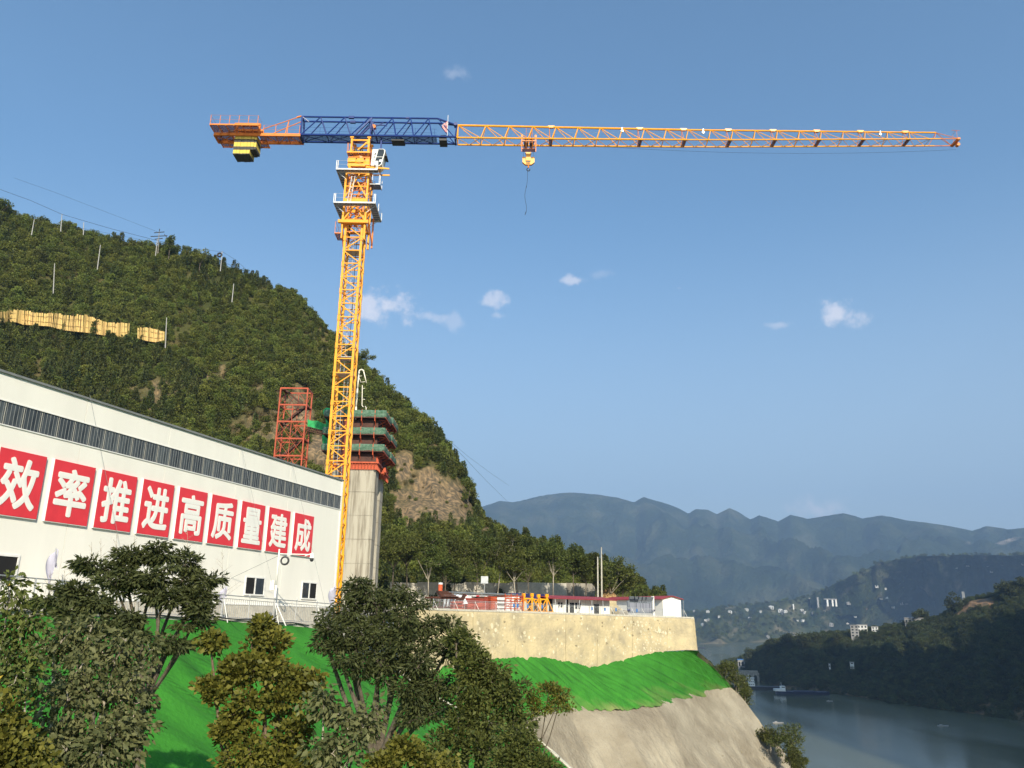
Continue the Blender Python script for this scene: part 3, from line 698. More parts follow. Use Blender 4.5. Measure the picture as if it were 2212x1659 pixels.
# black hose lying along the edge
hs = MB(); pts = []
for k in range(40):
    s = 24+k*.62; pts.append(fp(s, 2.42+.05*math.sin(k*1.3), zT(s)+.12+.04*math.sin(k*.9)))
hs.path(pts, .04, n=6); tag(hs.build('hose', M['dark_metal']), 'black hose lying along the top edge of the green slope', 'hose')

# guy wires from the hall's roof edge
for k, (a, b, lab) in enumerate((((550, 205), (735, 1130), 'thin wire slanting from the roof across the character 推'), ((1475, 510), (1665, 1360), 'thin wire slanting across the character 量 towards the camera pole'), ((1785, 605), (2000, 1535), 'thin wire slanting down past the rightmost character 成'))):
    p = onf(*Z8(*a), .1); q = onf(*Z8(*b), 1.9)
    g = MB(); g.tube(p, q+(q-p)*.14*(k == 0), .007, n=5); tag(g.build('guy_wire', M['grey_trim']), lab, 'wire', 'wires on the hall front')

# flags
def flag(px, ytop, ybot, d, lab, wid, part=1.0):
    base = onf(px, ybot, d); s_ = base@FE; top = onf(px+(ybot-ytop)*.06*0, ytop, d); zb = zg(s_, d)
    base = fp(s_, d, zb); h = top[2]-zb
    t = thing('flag', lab, 'flag', tuple(base), R(90-18.4), 'pale flags in front of the hall')
    MB().tube((0, 0, 0), (0, 0, h), .02, n=6).build('pole', M['galv'], t)
    n1, n2 = 14, 8; P = np.zeros((n1, n2, 3))
    for i in range(n1):
        w = i/(n1-1); ww = wid*(.25+.75*math.sin(math.pi*min(1, w*1.05+.08))**.8)
        for j in range(n2):
            u = j/(n2-1); P[i, j] = (-.02-ww*u, -.10*math.sin(u*5+w*4)-.05, h-.03-w*h*.62*part-u*.25*(1-w)-(u*.1))
    link('cloth', grid_mesh(P, M['cloth'], 'cloth'), t)
    P2 = P.copy(); P2 = P2[:6]; P2[:, :, 0] *= -.45; link('cloth', grid_mesh(P2, M['cloth'], 'cloth'), t)
flag(100, 1181, 1306, 1.0, 'pale lilac feather flag drooping beside the left hall window', .42)
flag(477, 1262, 1345, 1.3, 'white flag half hidden by the dark tree, left of the middle hall window', .5)
flag(716, 1262, 1345, 1.2, 'pale lilac flag hanging at the right corner of the hall', .8)

# camera pole
b0 = onf(589, 1345, 2.05); base = fp(b0@FE, 2.05, zg(b0@FE, 2.05)); D_ = math.hypot(base[0], base[1])
topz = atd(602, 1186, D_)
cp_ = thing('camera_pole', 'slim white pole with a dome camera on its arm, in front of the character 建', 'pole', tuple(base))
Hp = topz[2]-base[2]; lean = topz[:2]-base[:2]; lean = Vector((lean[0]*.25, lean[1]*.25, 0))
MB().tube((0, 0, 0), (0, 0, Hp*.5), .07, .06, n=10).tube((0, 0, Hp*.5), lean*.3+Vector((0, 0, Hp)), .055, .045, n=10).build('pole', M['white_paint'], cp_, smooth=True)
hp = Vector((0, 0, Hp-.3))
MB().tube(hp, hp+Vector((2.0, .2, .0)), .03, n=6).tube(hp+Vector((0, 0, -.35)), hp+Vector((.75, .08, -.02)), .022, n=6).tube(hp+Vector((1.6, .15, -.1)), hp+Vector((2.1, .2, .1)), .03, n=6).build('arm', M['white_paint'], cp_)
dc = hp+Vector((2.05, .2, -.22))
o = MB().tube(dc+Vector((0, 0, .3)), dc, .09, .15, n=10).build('camera_housing', M['white_paint'], cp_)
MB().ball(dc+Vector((0, 0, -.08)), (.13, .13, .15)).build('camera_dome', M['dark_metal'], o, smooth=True)
MB().torus(hp+Vector((.42, -.05, -.42)), .24, .055, 'y', 18, 8).torus(hp+Vector((.42, -.1, -.42)), .22, .04, 'y', 18, 8).build('cable_coil', M['dark_metal'], cp_)
MB().bb((-.35, -.12, 1.95), (-.1, .08, 2.5)).build('equipment_box', M['white_panel'], cp_)
MB().beam((.1, 0, 1.15), (.9, -.25, -.2), .045).build('brace', M['white_paint'], cp_)
MB().tube((0, 0, Hp-.4), Vector((-7.2, -3.0, -.2)), .012, n=4).build('stay_wire', M['grey_trim'], cp_)
# ================================================================== THE TOWER CRANE
CL = Vector((-17.25, 79.8, -0.7))
crane = thing('tower_crane', 'tall yellow tower crane with a blue central boom and a long yellow jib', 'crane', CL)
def rb_(mb, name, m, parent=None, root=None, smooth=False, label=None):
    root = root or crane; L = root.location
    mb.v = [v-L for v in mb.v]
    return mb.build(name, m, parent or root, label, smooth)
XC = lambda z: -17.30-0.0015*z
YF, YB, HWm = 78.82, 80.78, 0.98
Y_, O_ = M['crane_yellow'], M['crane_orange']
# mast sections: 3.06 m each, up to the climbing frame
zs = 39.2; n_sec = 13; hs_ = 3.06
sec = MB(); ch_ = 0.23
def face_pts(z0, fl):  # local section coords: centre (0,0), z 0..hs
    pass
corners = [(-HWm+.09, -HWm+.09), (HWm-.09, -HWm+.09), (HWm-.09, HWm-.09), (-HWm+.09, HWm-.09)]
for k in range(4):
    a, b = corners[k], corners[(k+1) % 4]; ca, cb = (a, b) if k % 2 == 0 else (b, a)
    for zz in (.12, hs_/2+.12): sec.beam((a[0], a[1], zz), (b[0], b[1], zz), .10, .11)
    sec.beam((ca[0], ca[1], hs_/2+.02), (cb[0], cb[1], .2), .095)          # zig
    sec.beam((ca[0], ca[1], hs_/2+.22), (cb[0], cb[1], hs_-.02), .095)     # zag
sec_m = sec.mesh('mast_section', Y_)
cm = MB().bb((-ch_/2, -ch_/2, 0), (ch_/2, ch_/2, hs_))
for zz in (0.0, hs_-.28): cm.bb((-ch_/2-.03, -ch_/2-.03, zz), (ch_/2+.03, ch_/2+.03, zz+.28))
for zz in (hs_/2-.08,):
    cm.bb((-ch_/2-.012, -ch_/2-.012, zz), (ch_/2+.012, ch_/2+.012, zz+.32))
chord_m = cm.mesh('chord', Y_)
bo = MB()
for zz in (hs_-.36, hs_-.2, hs_-.06, .06, .2, .34): bo.tube((-.07, -ch_/2-.06, zz), (-.07, -ch_/2, zz), .018, n=5); bo.tube((.07, -ch_/2-.06, zz), (.07, -ch_/2, zz), .018, n=5)
bolt_m = bo.mesh('bolt', M['dark_metal'])
lad = MB()
for sx in (-.2, .2): lad.tube((sx, 0, 0), (sx, 0, hs_), .022, n=5)
for q in range(11): lad.tube((-.2, 0, .14+q*.28), (.2, 0, .14+q*.28), .014, n=4)
lad_m = lad.mesh('ladder', M['galv'])
hoop = MB()
for q in range(4): hoop.torus((0, .32, .3+q*.78), .34, .016, 'z', 12, 4)
for a in (30, 90, 150): hoop.tube((.34*math.cos(R(a)), .32+.34*math.sin(R(a)), 0), (.34*math.cos(R(a)), .32+.34*math.sin(R(a)), hs_), .012, n=4)
hoop_m = hoop.mesh('ladder_cage', M['galv'])
z = zs
for k in range(n_sec+1):
    z0 = zs-hs_*k-0.0
    o = link('mast_section', sec_m, crane); o.location = Vector((XC(z0+1.5), 79.8, z0))-CL; o.rotation_euler = (0, -.0015, 0)
    for (a, b) in corners:
        c = link('chord', chord_m, o); c.location = (a, b, 0)
        if b < 0: d = link('bolts', bolt_m, o); d.location = (a, b, 0)
    l_ = link('ladder', lad_m, o); l_.location = (-.35+(.5 if k % 3 == 0 else 0), .1, 0)
    c = link('ladder_cage', hoop_m, o); c.location = l_.location
for zz in (37.9, 25.8, 22.6+1.4):
    rb_(MB().bb((XC(zz)-.8, 79.1, zz), (XC(zz)+.8, 80.6, zz+.05)), 'rest_platform', M['galv'])
rb_(MB().path([(XC(40)+.25, 79.6, 40), (XC(30)+.3, 79.55, 30), (XC(20)+.22, 79.6, 20), (XC(5)+.25, 79.6, 2)], .035, n=5), 'power_cable', M['dark_metal'])
rb_(MB().bb((-19.8, 77.3, -1.3), (-14.8, 82.3, -.3)), 'footing', M['concrete'])

# climbing frame round the top of the mast
cf = MB(); xw = 1.22
za, zb = 38.9, 47.2
for sx in (-1, 1):
    for sy in (-1, 1):
        cf.beam((XC(za)+sx*xw, 79.8+sy*xw, za+1.6*(sx < 0)), (XC(zb)+sx*xw, 79.8+sy*xw, zb), .2)
    cf.beam((XC(za)+sx*xw*.98, 79.8-xw, za+.1), (XC(za)+sx*xw*.98, 79.8-xw, za+1.8), .14, .3)
for zz, w_ in ((40.9, .34), (43.6, .42), (47.0, .3), (45.3, .12)):
    x = XC(zz)
    for (a, b) in (((x-xw, 79.8-xw), (x+xw, 79.8-xw)), ((x+xw, 79.8-xw), (x+xw, 79.8+xw)), ((x+xw, 79.8+xw), (x-xw, 79.8+xw)), ((x-xw, 79.8+xw), (x-xw, 79.8-xw))):
        cf.beam((a[0], a[1], zz), (b[0], b[1], zz), .14, w_)
for zl, zh in ((41.1, 43.4), (43.9, 46.8)):
    x = XC(zl)
    for yy in (79.8-xw, 79.8+xw):
        cf.beam((x-xw, yy, zl), (x+xw*.2, yy, zh), .13); cf.beam((x+xw, yy, zl), (x+.1, yy, (zl+zh)/2+.5), .11); cf.beam((x-xw*.2, yy, zh-.6), (x+xw, yy, zh), .11)
    for xx in (x-xw, x+xw):
        cf.beam((xx, 79.8-xw, zl), (xx, 79.8+xw, zh), .12); cf.beam((xx, 79.8+xw, zl), (xx, 79.8-xw, zh), .12)
cfo = rb_(cf, 'climbing_frame', Y_)
# inner mast section inside the frame
inn = MB()
for sx in (-1, 1):
    for sy in (-1, 1): inn.beam((XC(42)+sx*.86, 79.8+sy*.86, 39.4), (XC(48)+sx*.86, 79.8+sy*.86, 48.2), .17)
for q in range(6):
    zz = 40+1.5*q; x = XC(zz)
    for yy in (78.94, 80.66): inn.beam((x-.86, yy, zz), (x+.86, yy, zz), .08); inn.beam((x-.86*(1 if q % 2 else -1), yy, zz), (x+.86*(1 if q % 2 else -1), yy, zz+1.5), .08)
rb_(inn, 'inner_mast', O_)
rb_(MB().beam((-19.0, 78.35, 40.92), (-15.75, 78.35, 40.9), .30, .34), 'lift_beam', Y_)
rb_(MB().beam((XC(44)-.1, 79.9, 41.2), (XC(44), 79.9, 44), .3).tube((XC(44), 79.2, 43.6), (XC(44)+.3, 79.2, 45.5), .12, n=8), 'jack', O_)
# side braces at the foot of the climbing frame
rb_(MB().beam((-15.85, 78.5, 41.3), (-15.65, 80.7, 39.4), .12).beam((-15.7, 80.9, 42.6), (-15.7, 80.9, 39.0), .16).beam((-18.75, 79.0, 41), (-18.75, 80.7, 39.0), .2, .1), 'guide_leg', O_)
# grey work platforms
def deck_ring(z, x0, x1, y0, y1, name='work_platform', skip=None, rails=True, hrail=1.05, wd=.72, right=True):
    d = MB()
    d.bb((x0, y0, z-.03), (x1, y0+.55, z)); d.bb((x0, y1-wd, z-.03), (x1 if right else x0+2, y1, z)); d.bb((x0, y0+.55, z-.031), (x0+wd+.15, y1-wd, z-.001))
    if right: d.bb((x1-wd, y0+.55, z-.031), (x1, y1-wd, z-.001))
    o = rb_(d, name, M['mesh_grey'])
    f = MB(); t = .14
    ring = [((x0, y0), (x1, y0)), ((x0, y1), (x0, y0))]+([((x1, y0), (x1, y1)), ((x1, y1), (x0, y1))] if right else [((x0, y1), (x0+2, y1))])
    for (a, b) in ring: f.beam((a[0], a[1], z+.0), (b[0], b[1], z+.0), .07, t+.04)
    for (a, b) in (((x0, y0+.55), (x1, y0+.55)), ((x0+wd+.15, y0), (x0+wd+.15, y1)))+((((x1-wd, y0), (x1-wd, y1)),) if right else ()): f.beam((a[0], a[1], z-.06), (b[0], b[1], z-.06), .06, .1)
    k = x0+.5
    while k < x1: f.beam((k, y0, z-.05), (k, y0+wd, z-.05), .03, .05); k += .5
    k = y0+.5
    while k < y1:
        f.beam((x0, k, z-.05), (x0+wd, k, z-.05), .03, .05); f.beam((x1-wd, k, z-.05), (x1, k, z-.05), .03, .05) if right else None; k += .5
    for sx, xx in ((1, x0), (-1, x1))[:2 if right else 1]:
        for yy in (y0+.6, y1-.6): f.beam((xx+sx*.1, yy, z-.08), (xx+sx*1.0, yy, z-.85), .05)
    rb_(f, 'deck_frame', M['galv'], o)
    if rails:
        r_ = MB()
        posts = [(x0, y0), (x0+.16, y0), (x1, y0), (x1-.16, y0), (x0, y1), (x0, (y0+y1)/2)]+([(x1, y1), (x1, (y0+y1)/2)] if right else [])
        for (a, b) in posts: r_.beam((a, b, z), (a, b, z+hrail), .065)
        for hh in (hrail, hrail*.55):
            for (a, b) in ring: r_.tube((a[0], a[1], z+hh), (b[0], b[1], z+hh), .011, n=4)
        rb_(r_, 'handrail', M['white_paint'], o)
    return o
deck_ring(46.85, -19.5, -15.0, 77.6, 81.8, right=False)
deck_ring(42.8, -19.48, -15.0, 77.6, 81.9)
# small side decks
sd_ = MB().bb((-16.0, 79.0, 45.9), (-14.9, 80.3, 45.95)); o = rb_(sd_, 'side_platform', M['mesh_grey'])
r_ = MB()
for (a, b) in ((-15.75, 79.0), (-15.0, 79.0), (-14.9, 79.1), (-14.9, 80.3), (-15.75, 80.3)): r_.beam((a, b, 45.95), (a, b, 47.0), .05)
for hh in (46.5, 47.0): r_.tube((-15.75, 79, hh), (-14.9, 79, hh), .012, n=4); r_.tube((-14.9, 79, hh), (-14.9, 80.3, hh), .012, n=4)
rb_(r_, 'handrail', M['white_paint'], o); rb_(MB().beam((-16, 79.0, 45.88), (-14.9, 79.0, 45.88), .06, .14).beam((-14.9, 79.0, 45.88), (-14.9, 80.3, 45.88), .06, .14), 'deck_frame', M['galv'], o)
bk = MB().bb((-19.4, 78.9, 39.75), (-18.7, 80.6, 39.8)); o = rb_(bk, 'basket', M['crane_deck'])
r_ = MB()
for (a, b) in ((-19.4, 78.9), (-18.7, 78.9), (-19.4, 80.6), (-18.7, 80.6)): r_.beam((a, b, 39.8), (a, b, 41.2), .045)
for hh in (40.5, 41.2): r_.tube((-19.4, 78.9, hh), (-18.7, 78.9, hh), .014, n=4); r_.tube((-19.4, 78.9, hh), (-19.4, 80.6, hh), .014, n=4)
r_.beam((-19.4, 78.9, 39.8), (-18.7, 78.9, 39.8), .07, .1); r_.beam((-19.4, 78.9, 39.8), (-19.4, 80.6, 39.8), .07, .1)
rb_(r_, 'handrail', O_, o)
# white ladder with hoops up the front of the frame
l_ = MB()
for sx in (-.17, .17): l_.tube((-17.72+sx-.25, 77.95, 42.4), (-17.72+sx+.05, 78.1, 46.3), .03, n=5)
for q in range(13):
    w = q/12; l_.tube((-17.9-.25*(1-w)+.02, 77.95+.15*w, 42.5+3.7*w), (-17.52-.25*(1-w)+.0, 77.95+.15*w, 42.5+3.7*w), .014, n=4)
for q in range(5): l_.torus((-17.78-.05*(4-q), 78.3, 43.2+q*.82), .33, .022, 'z', 12, 4)
rb_(l_, 'front_ladder', M['white_paint'])

# slewing unit: turntable, ring, platform and rotating tower head
tt = MB(); x = -17.35
tt.bb((x-1.22, 78.72, 47.9), (x+1.22, 80.9, 48.35)); tt.bb((x-1.22, 78.6, 48.35), (x-.35, 78.72, 48.85)); tt.bb((x-.2, 78.6, 48.35), (x+.55, 78.72, 48.85)); tt.bb((x+.75, 78.62, 48.0), (x+1.2, 78.72, 48.85))
for sx in (-1, 1):
    for sy in (-1, 1): tt.beam((x+sx*.9, 79.8+sy*.9, 47.0), (x+sx*1.0, 79.8+sy*1.0, 47.95), .26)
tt.tube((x, 79.8, 48.3), (x, 79.8, 48.72), 1.18, n=24)
rb_(tt, 'turntable', Y_)
rb_(MB().tube((x, 79.8, 48.72), (x, 79.8, 48.95), 1.05, n=24), 'slewing_ring', M['dark_metal'])
st = MB().tube((x, 79.8, 48.95), (x, 79.8, 49.45), 1.12, n=20).bb((x-1.2, 78.75, 48.98), (x+1.2, 80.85, 49.12))
for a in range(8): st.beam((x+1.1*math.cos(a*.785), 79.8+1.1*math.sin(a*.785), 48.9), (x+.75*math.cos(a*.785), 79.8+.75*math.sin(a*.785), 49.4), .1, .3)
rb_(st, 'slewing_support', O_)
for sx in (-.55, .1):
    rb_(MB().tube((x+sx, 79.2, 49.5), (x+sx, 79.2, 50.25), .16, n=10).tube((x+sx, 79.2, 50.25), (x+sx, 79.2, 50.5), .1, n=8), 'slewing_motor', M['dark_metal'])
dk = rb_(MB().bb((-18.66, 78.4, 49.42), (-16.1, 81.2, 49.48)), 'slewing_deck', M['crane_deck'])
r_ = MB().beam((-18.66, 78.4, 49.48), (-16.1, 78.4, 49.48), .06, .16).beam((-18.66, 78.4, 49.48), (-18.66, 81.2, 49.48), .06, .16)
for q in range(5): r_.beam((-18.6+q*.6, 78.4, 49.4), (-18.6+q*.6, 81.2, 49.4), .05, .08)
rb_(r_, 'deck_frame', Y_, dk)
r_ = MB()
for (a, b) in ((-18.66, 78.4), (-18.55, 78.4), (-18.66, 79.6), (-18.66, 81.2)): r_.beam((a, b, 49.5), (a, b, 50.6), .04)
for hh in (50.05, 50.6): r_.tube((-18.66, 78.4, hh), (-16.2, 78.4, hh), .012, n=4); r_.tube((-18.66, 78.4, hh), (-18.66, 81.2, hh), .012, n=4)
rb_(r_, 'handrail', O_, dk)
th = MB()
for sx, xx in ((-1, -18.35), (1, -16.42)):
    for yy in (79.0, 80.55): th.beam((xx, yy, 48.95 if sx > 0 else 49.45), (xx, yy, 51.75), .2); th.bb((xx-.2, yy-.16, 51.6), (xx+.2, yy+.16, 51.75))
for yy in (79.0, 80.55):
    th.beam((-18.35, yy, 51.35), (-16.42, yy, 51.35), .16); th.beam((-17.6, yy, 50.1), (-16.5, yy, 51.2), .16); th.beam((-18.3, yy, 49.75), (-17.7, yy, 49.75), .2, .3)
    th.prism([(-16.5, yy-.05, 51.3), (-16.9, yy-.05, 51.0), (-16.5, yy-.05, 50.8)], (0, .1, 0))
for xx in (-18.35, -16.42): th.beam((xx, 79.0, 51.35), (xx, 80.55, 51.35), .14); th.beam((xx, 79.0, 49.8), (xx, 80.55, 51.2), .12)
rb_(th, 'tower_head', Y_)
rb_(MB().prism([(-16.3, 78.95, 50.6), (-16.15, 78.95, 48.6), (-15.95, 78.95, 47.9), (-16.3, 78.95, 48.9)], (0, 1.6, 0)), 'head_side_plate', O_)
# cab
cx0, cx1, cz0, cz1, cy0, cy1 = -16.0, -14.35, 47.85, 49.98, 78.55, 79.95
out = [(cx0+.03, cz0+.1), (cx0+.12, cz1), (cx1-.32, cz1), (cx1-.14, cz1-.14), (cx1-.12, cz1-.35), (cx1-.42, cz0+.25), (cx1-.62, cz0+.03), (cx1-.85, cz0)]
cab = rb_(MB().prism([(a, cy0+.03, b) for a, b in out][::-1], (0, cy1-cy0-.06, 0)), 'cab', M['white_panel'])
def prof(pts, y, dy, nm, m, par): return rb_(MB().prism([(a, y, b) for a, b in pts][::-1], (0, dy, 0)), nm, m, par)
wx = cx0+.60
prof([(wx+.16, cz1-.04), (cx1-.34, cz1-.04), (cx1-.22, cz1-.2), (cx1-.22, cz1-.4), (cx1-.33, cz1-.95), (wx+.0, cz1-.95)], cy0+.022, .01, 'window', M['glass_window'], cab)
prof([(wx-.02, cz1-1.03), (cx1-.36, cz1-1.03), (cx1-.5, cz0+.3), (cx1-.72, cz0+.1), (wx-.24, cz0+.08)], cy0+.022, .01, 'window', M['glass_window'], cab)
fr = MB(); pp = [(wx+.2, cz1), (cx1-.32, cz1), (cx1-.14, cz1-.14), (cx1-.14, cz1-.38), (cx1-.42, cz0+.27), (cx1-.62, cz0+.05), (cx1-.95, cz0)]
for a, b in zip(pp[:-1], pp[1:]): fr.beam((a[0], cy0+.0, a[1]), (b[0], cy0+.0, b[1]), .05, .05)
fr.beam((wx-.02, cy0, cz1-.99), (cx1-.34, cy0, cz1-.99), .05, .05); fr.beam((cx1-.4, cy0, cz0+.3), (cx1-.18, cy0+.3, cz0-.35), .04)
rb_(fr, 'window_frame', M['white_paint'], cab)
MBs = MB().prism([(cx1-.33, cy0+.05, cz1+.01), (cx1-.10, cy0+.05, cz1-.12), (cx1+.12, cy0+.05, cz1-.82), (cx1-.15, cy0+.05, cz1-.8)], (0, cy1-cy0-.1, 0)); rb_(MBs, 'sun_shade', M['dark_metal'], cab)
rb_(MB().bb((wx+.35, cy0+.012, cz0+.55), (wx+.72, cy0+.02, cz0+.82)), 'notice', M['letter_white'], cab)
rb_(MB().bb((wx-.12, cy0-.25, cz0-.05), (wx+.2, cy0-.05, cz0+.5)), 'control_box', M['galv'], cab)
me = text_mesh('SCM', .3, M['dark_metal'], .004, .008, 'lettering', width=.72, height=.17)
o = link('lettering', me, cab); o.rotation_euler = (R(90), R(-78), 0); o.location = Vector((cx0+.40, cy0+.018, cz0+1.32))-CL
rb_(MB().torus((cx0+.27, cy0+.02, cz0+.68), .13, .022, 'y', 18, 6), 'emblem', M['grey_trim'], cab)
rb_(MB().beam((-16.4, 78.6, 47.72), (-13.9, 78.6, 47.55), .1, .16).beam((-16.4, 80.3, 47.75), (-14.1, 80.3, 47.75), .1, .16).beam((-15.1, 78.6, 47.65), (-15.1, 80.3, 47.72), .08, .12), 'cab_support', Y_)
rb_(MB().beam((-15.15, 79.5, 52.0), (-15.15, 79.5, 50.6), .16), 'hanger', M['crane_blue'])

# boom trusses: three chords, lacing and joint plates
def truss(name, xs_top, xs_bot, zt, zb_, m, cham, r_t=.10, r_b=.09, r_l=.05, lac=None, root=None, yn=79.08, yf=80.5, yc=79.8, up=True):
    b = MB(); n = len(xs_top)
    for k in range(n):
        xt = xs_top[k]
        for yy in (yn, yf):
            if k < len(xs_bot): b.tube((xs_bot[k], yy, zb_(xs_bot[k])), (xt, yc, zt(xt)), r_l, n=6)
            if k+1 < len(xs_bot): b.tube((xt, yc, zt(xt)), (xs_bot[k+1], yy, zb_(xs_bot[k+1])), r_l*.8, n=6)
    for k in range(len(xs_bot)):
        xb = xs_bot[k]; b.tube((xb, yn, zb_(xb)), (xb, yf, zb_(xb)), r_l*.75, n=5) if k % 1 == 0 and lac != 'x' else None
        if k+1 < len(xs_bot):
            xm = (xb+xs_bot[k+1])/2
            b.tube((xb, yn, zb_(xb)), (xm, yf, zb_(xm)), r_l*.7, n=5); b.tube((xm, yf, zb_(xm)), (xs_bot[k+1], yn, zb_(xs_bot[k+1])), r_l*.7, n=5)
    o = rb_(b, name, m)
    x0, x1 = cham
    rb_(MB().tube((x0, yc, zt(x0)), (x1, yc, zt(x1)), r_t, n=8), 'chord', m, o, smooth=False)
    for yy in (yn, yf): rb_(MB().tube((x0, yy, zb_(x0)), (x1, yy, zb_(x1)), r_b, n=8), 'chord', m, o)
    return o
ztb = lambda x: 54.55; zbb = lambda x: 51.88+.006*(x+24)
# blue central boom: twin top chords
B_ = M['crane_blue']
def blue(x0, x1, tops, bots):
    b = MB()
    for yt, yb in ((79.35, 79.08), (80.25, 80.5)):
        q = 0
        for k in range(len(bots)-1):
            b.tube((bots[k], yb, zbb(0)), (tops[k], yt, ztb(0)), .065, n=6)
            b.tube((tops[k], yt, ztb(0)), (bots[k+1], yb, zbb(0)), .065, n=6)
    for k, xb in enumerate(bots):
        b.tube((xb, 79.08, zbb(0)), (xb, 80.5, zbb(0)), .05, n=5)
        if k+1 < len(bots):
            b.tube((xb, 79.08, zbb(0)), (bots[k+1], 80.5, zbb(0)), .045, n=5); b.tube((xb, 80.5, zbb(0)), (bots[k+1], 79.08, zbb(0)), .045, n=5)
    for xt in tops: b.tube((xt, 79.35, ztb(0)), (xt, 80.25, ztb(0)), .05, n=5)
    o = rb_(b, 'boom_section', B_)
    for (yy, zz, rr) in ((79.35, ztb(0), .10), (80.25, ztb(0), .10), (79.08, zbb(0), .12), (80.5, zbb(0), .12)):
        rb_(MB().tube((x0, yy, zz), (x1, yy, zz), rr, n=8), 'chord', B_, o)
    w = MB().bb((x0, 79.3, zbb(0)-.02), (x1, 80.3, zbb(0)+.01)); rb_(w, 'walkway', M['blue_grating'], o)
    r2 = MB()
    for hh in (.55, 1.05):
        for yy in (79.2, 80.4): r2.tube((x0, yy, zbb(0)+hh), (x1, yy, zbb(0)+hh), .012, n=4)
    k = x0
    while k < x1:
        for yy in (79.2, 80.4): r2.tube((k, yy, zbb(0)), (k, yy, zbb(0)+1.08), .016, n=4)
        k += 2.2
    rb_(r2, 'handrail', B_, o)
    return o
blue(-24.3, -18.6, [-22.2, -19.45], [-24.2, -21.3, -18.6])
blue(-18.6, -15.75, [-16.65], [-18.6, -15.75])
bo_ = blue(-15.75, -8.9, [-14.0, -11.95, -9.9], [-15.7, -13.5, -11.5, -9.4])
# nose of the blue boom: the twin chords meet at the jib pin
nb = MB()
for yt in (79.35, 80.25): nb.tube((-8.9, yt, 54.55), (-6.75, 79.8, 54.02), .11, n=8)
for yb in (79.08, 80.5):
    nb.tube((-8.9, yb, zbb(0)), (-6.7, yb, zbb(0)), .12, n=8); nb.tube((-8.8, 79.35 if yb < 80 else 80.25, 54.5), (-7.0, yb, zbb(0)+.1), .06, n=6)
    nb.tube((-6.75, 79.8, 54.0), (-6.8, yb, zbb(0)), .05, n=6)
nb.tube((-6.85, 79.5, 54.02), (-6.85, 80.1, 54.02), .2, n=12); nb.beam((-6.8, 79.1, 51.9), (-6.8, 80.5, 51.9), .16)
nb.tube((-8.9, 79.08, zbb(0)), (-6.8, 80.5, zbb(0)), .045, n=5)
rb_(nb, 'boom_nose', B_)
# heavy A-frame and gusset plates over the mast
ab = MB()
for yt in (79.35, 80.25): ab.beam((-18.3, yt-.1, 52.0), (-16.35, yt, 54.5), .16); ab.beam((-16.42, yt, 52.0), (-16.42, yt, 54.6), .16); ab.bb((-19.0, yt-.12, 54.4), (-18.4, yt+.12, 54.68)); ab.bb((-12.5, yt-.1, 54.46), (-12.1, yt+.1, 54.64))
ab.beam((-18.0, 79.8, 52), (-16.5, 79.8, 53.8), .14); ab.beam((-16.2, 79.8, 53.9), (-14.9, 79.8, 53.9), .1); ab.beam((-16.2, 79.8, 53.6), (-14.9, 79.8, 54.3), .08); ab.beam((-14.85, 79.8, 54.3), (-14.7, 79.8, 53.7), .07)
rb_(ab, 'boom_frame', B_)
rb_(MB().tube((-16.15, 79.5, 53.55), (-16.15, 79.95, 53.55), .24, n=14), 'pulley', O_)
rb_(MB().bb((-14.0, 79.3, 51.6), (-12.55, 80.4, 51.82)), 'winch_tray', M['dark_metal'])
wn_ = rb_(MB().bb((-8.6, 79.15, 51.6), (-7.75, 80.5, 51.95)).bb((-8.55, 79.3, 51.95), (-7.85, 80.4, 52.25)), 'winch_frame', M['dark_metal'])
rb_(MB().tube((-8.5, 79.8, 52.4), (-7.85, 79.8, 52.4), .26, n=14), 'winch_drum', M['dark_metal'], wn_)
# red banner and pole on the boom nose
fp_ = rb_(MB().tube((-7.7, 79.2, 52.0), (-7.7, 79.2, 54.9), .03, n=6), 'flag_pole', M['white_paint'])
P = np.zeros((12, 7, 3))
for i in range(12):
    w = i/11
    for j in range(7): u = j/6; P[i, j] = (-7.72-u*(.25+.35*math.sin(math.pi*min(1, w+.1))), 79.15-.12*math.sin(u*6+w*3), 54.0-w*1.25-.1*u)
P -= np.array(CL); M['red_cloth'] = mat('red_cloth', (0.68, 0.10, 0.13), 0.8, col2=(0.80, 0.55, 0.52), scale=2.5, trans=.25)
link('banner', grid_mesh(P, M['red_cloth'], 'banner'), fp_)
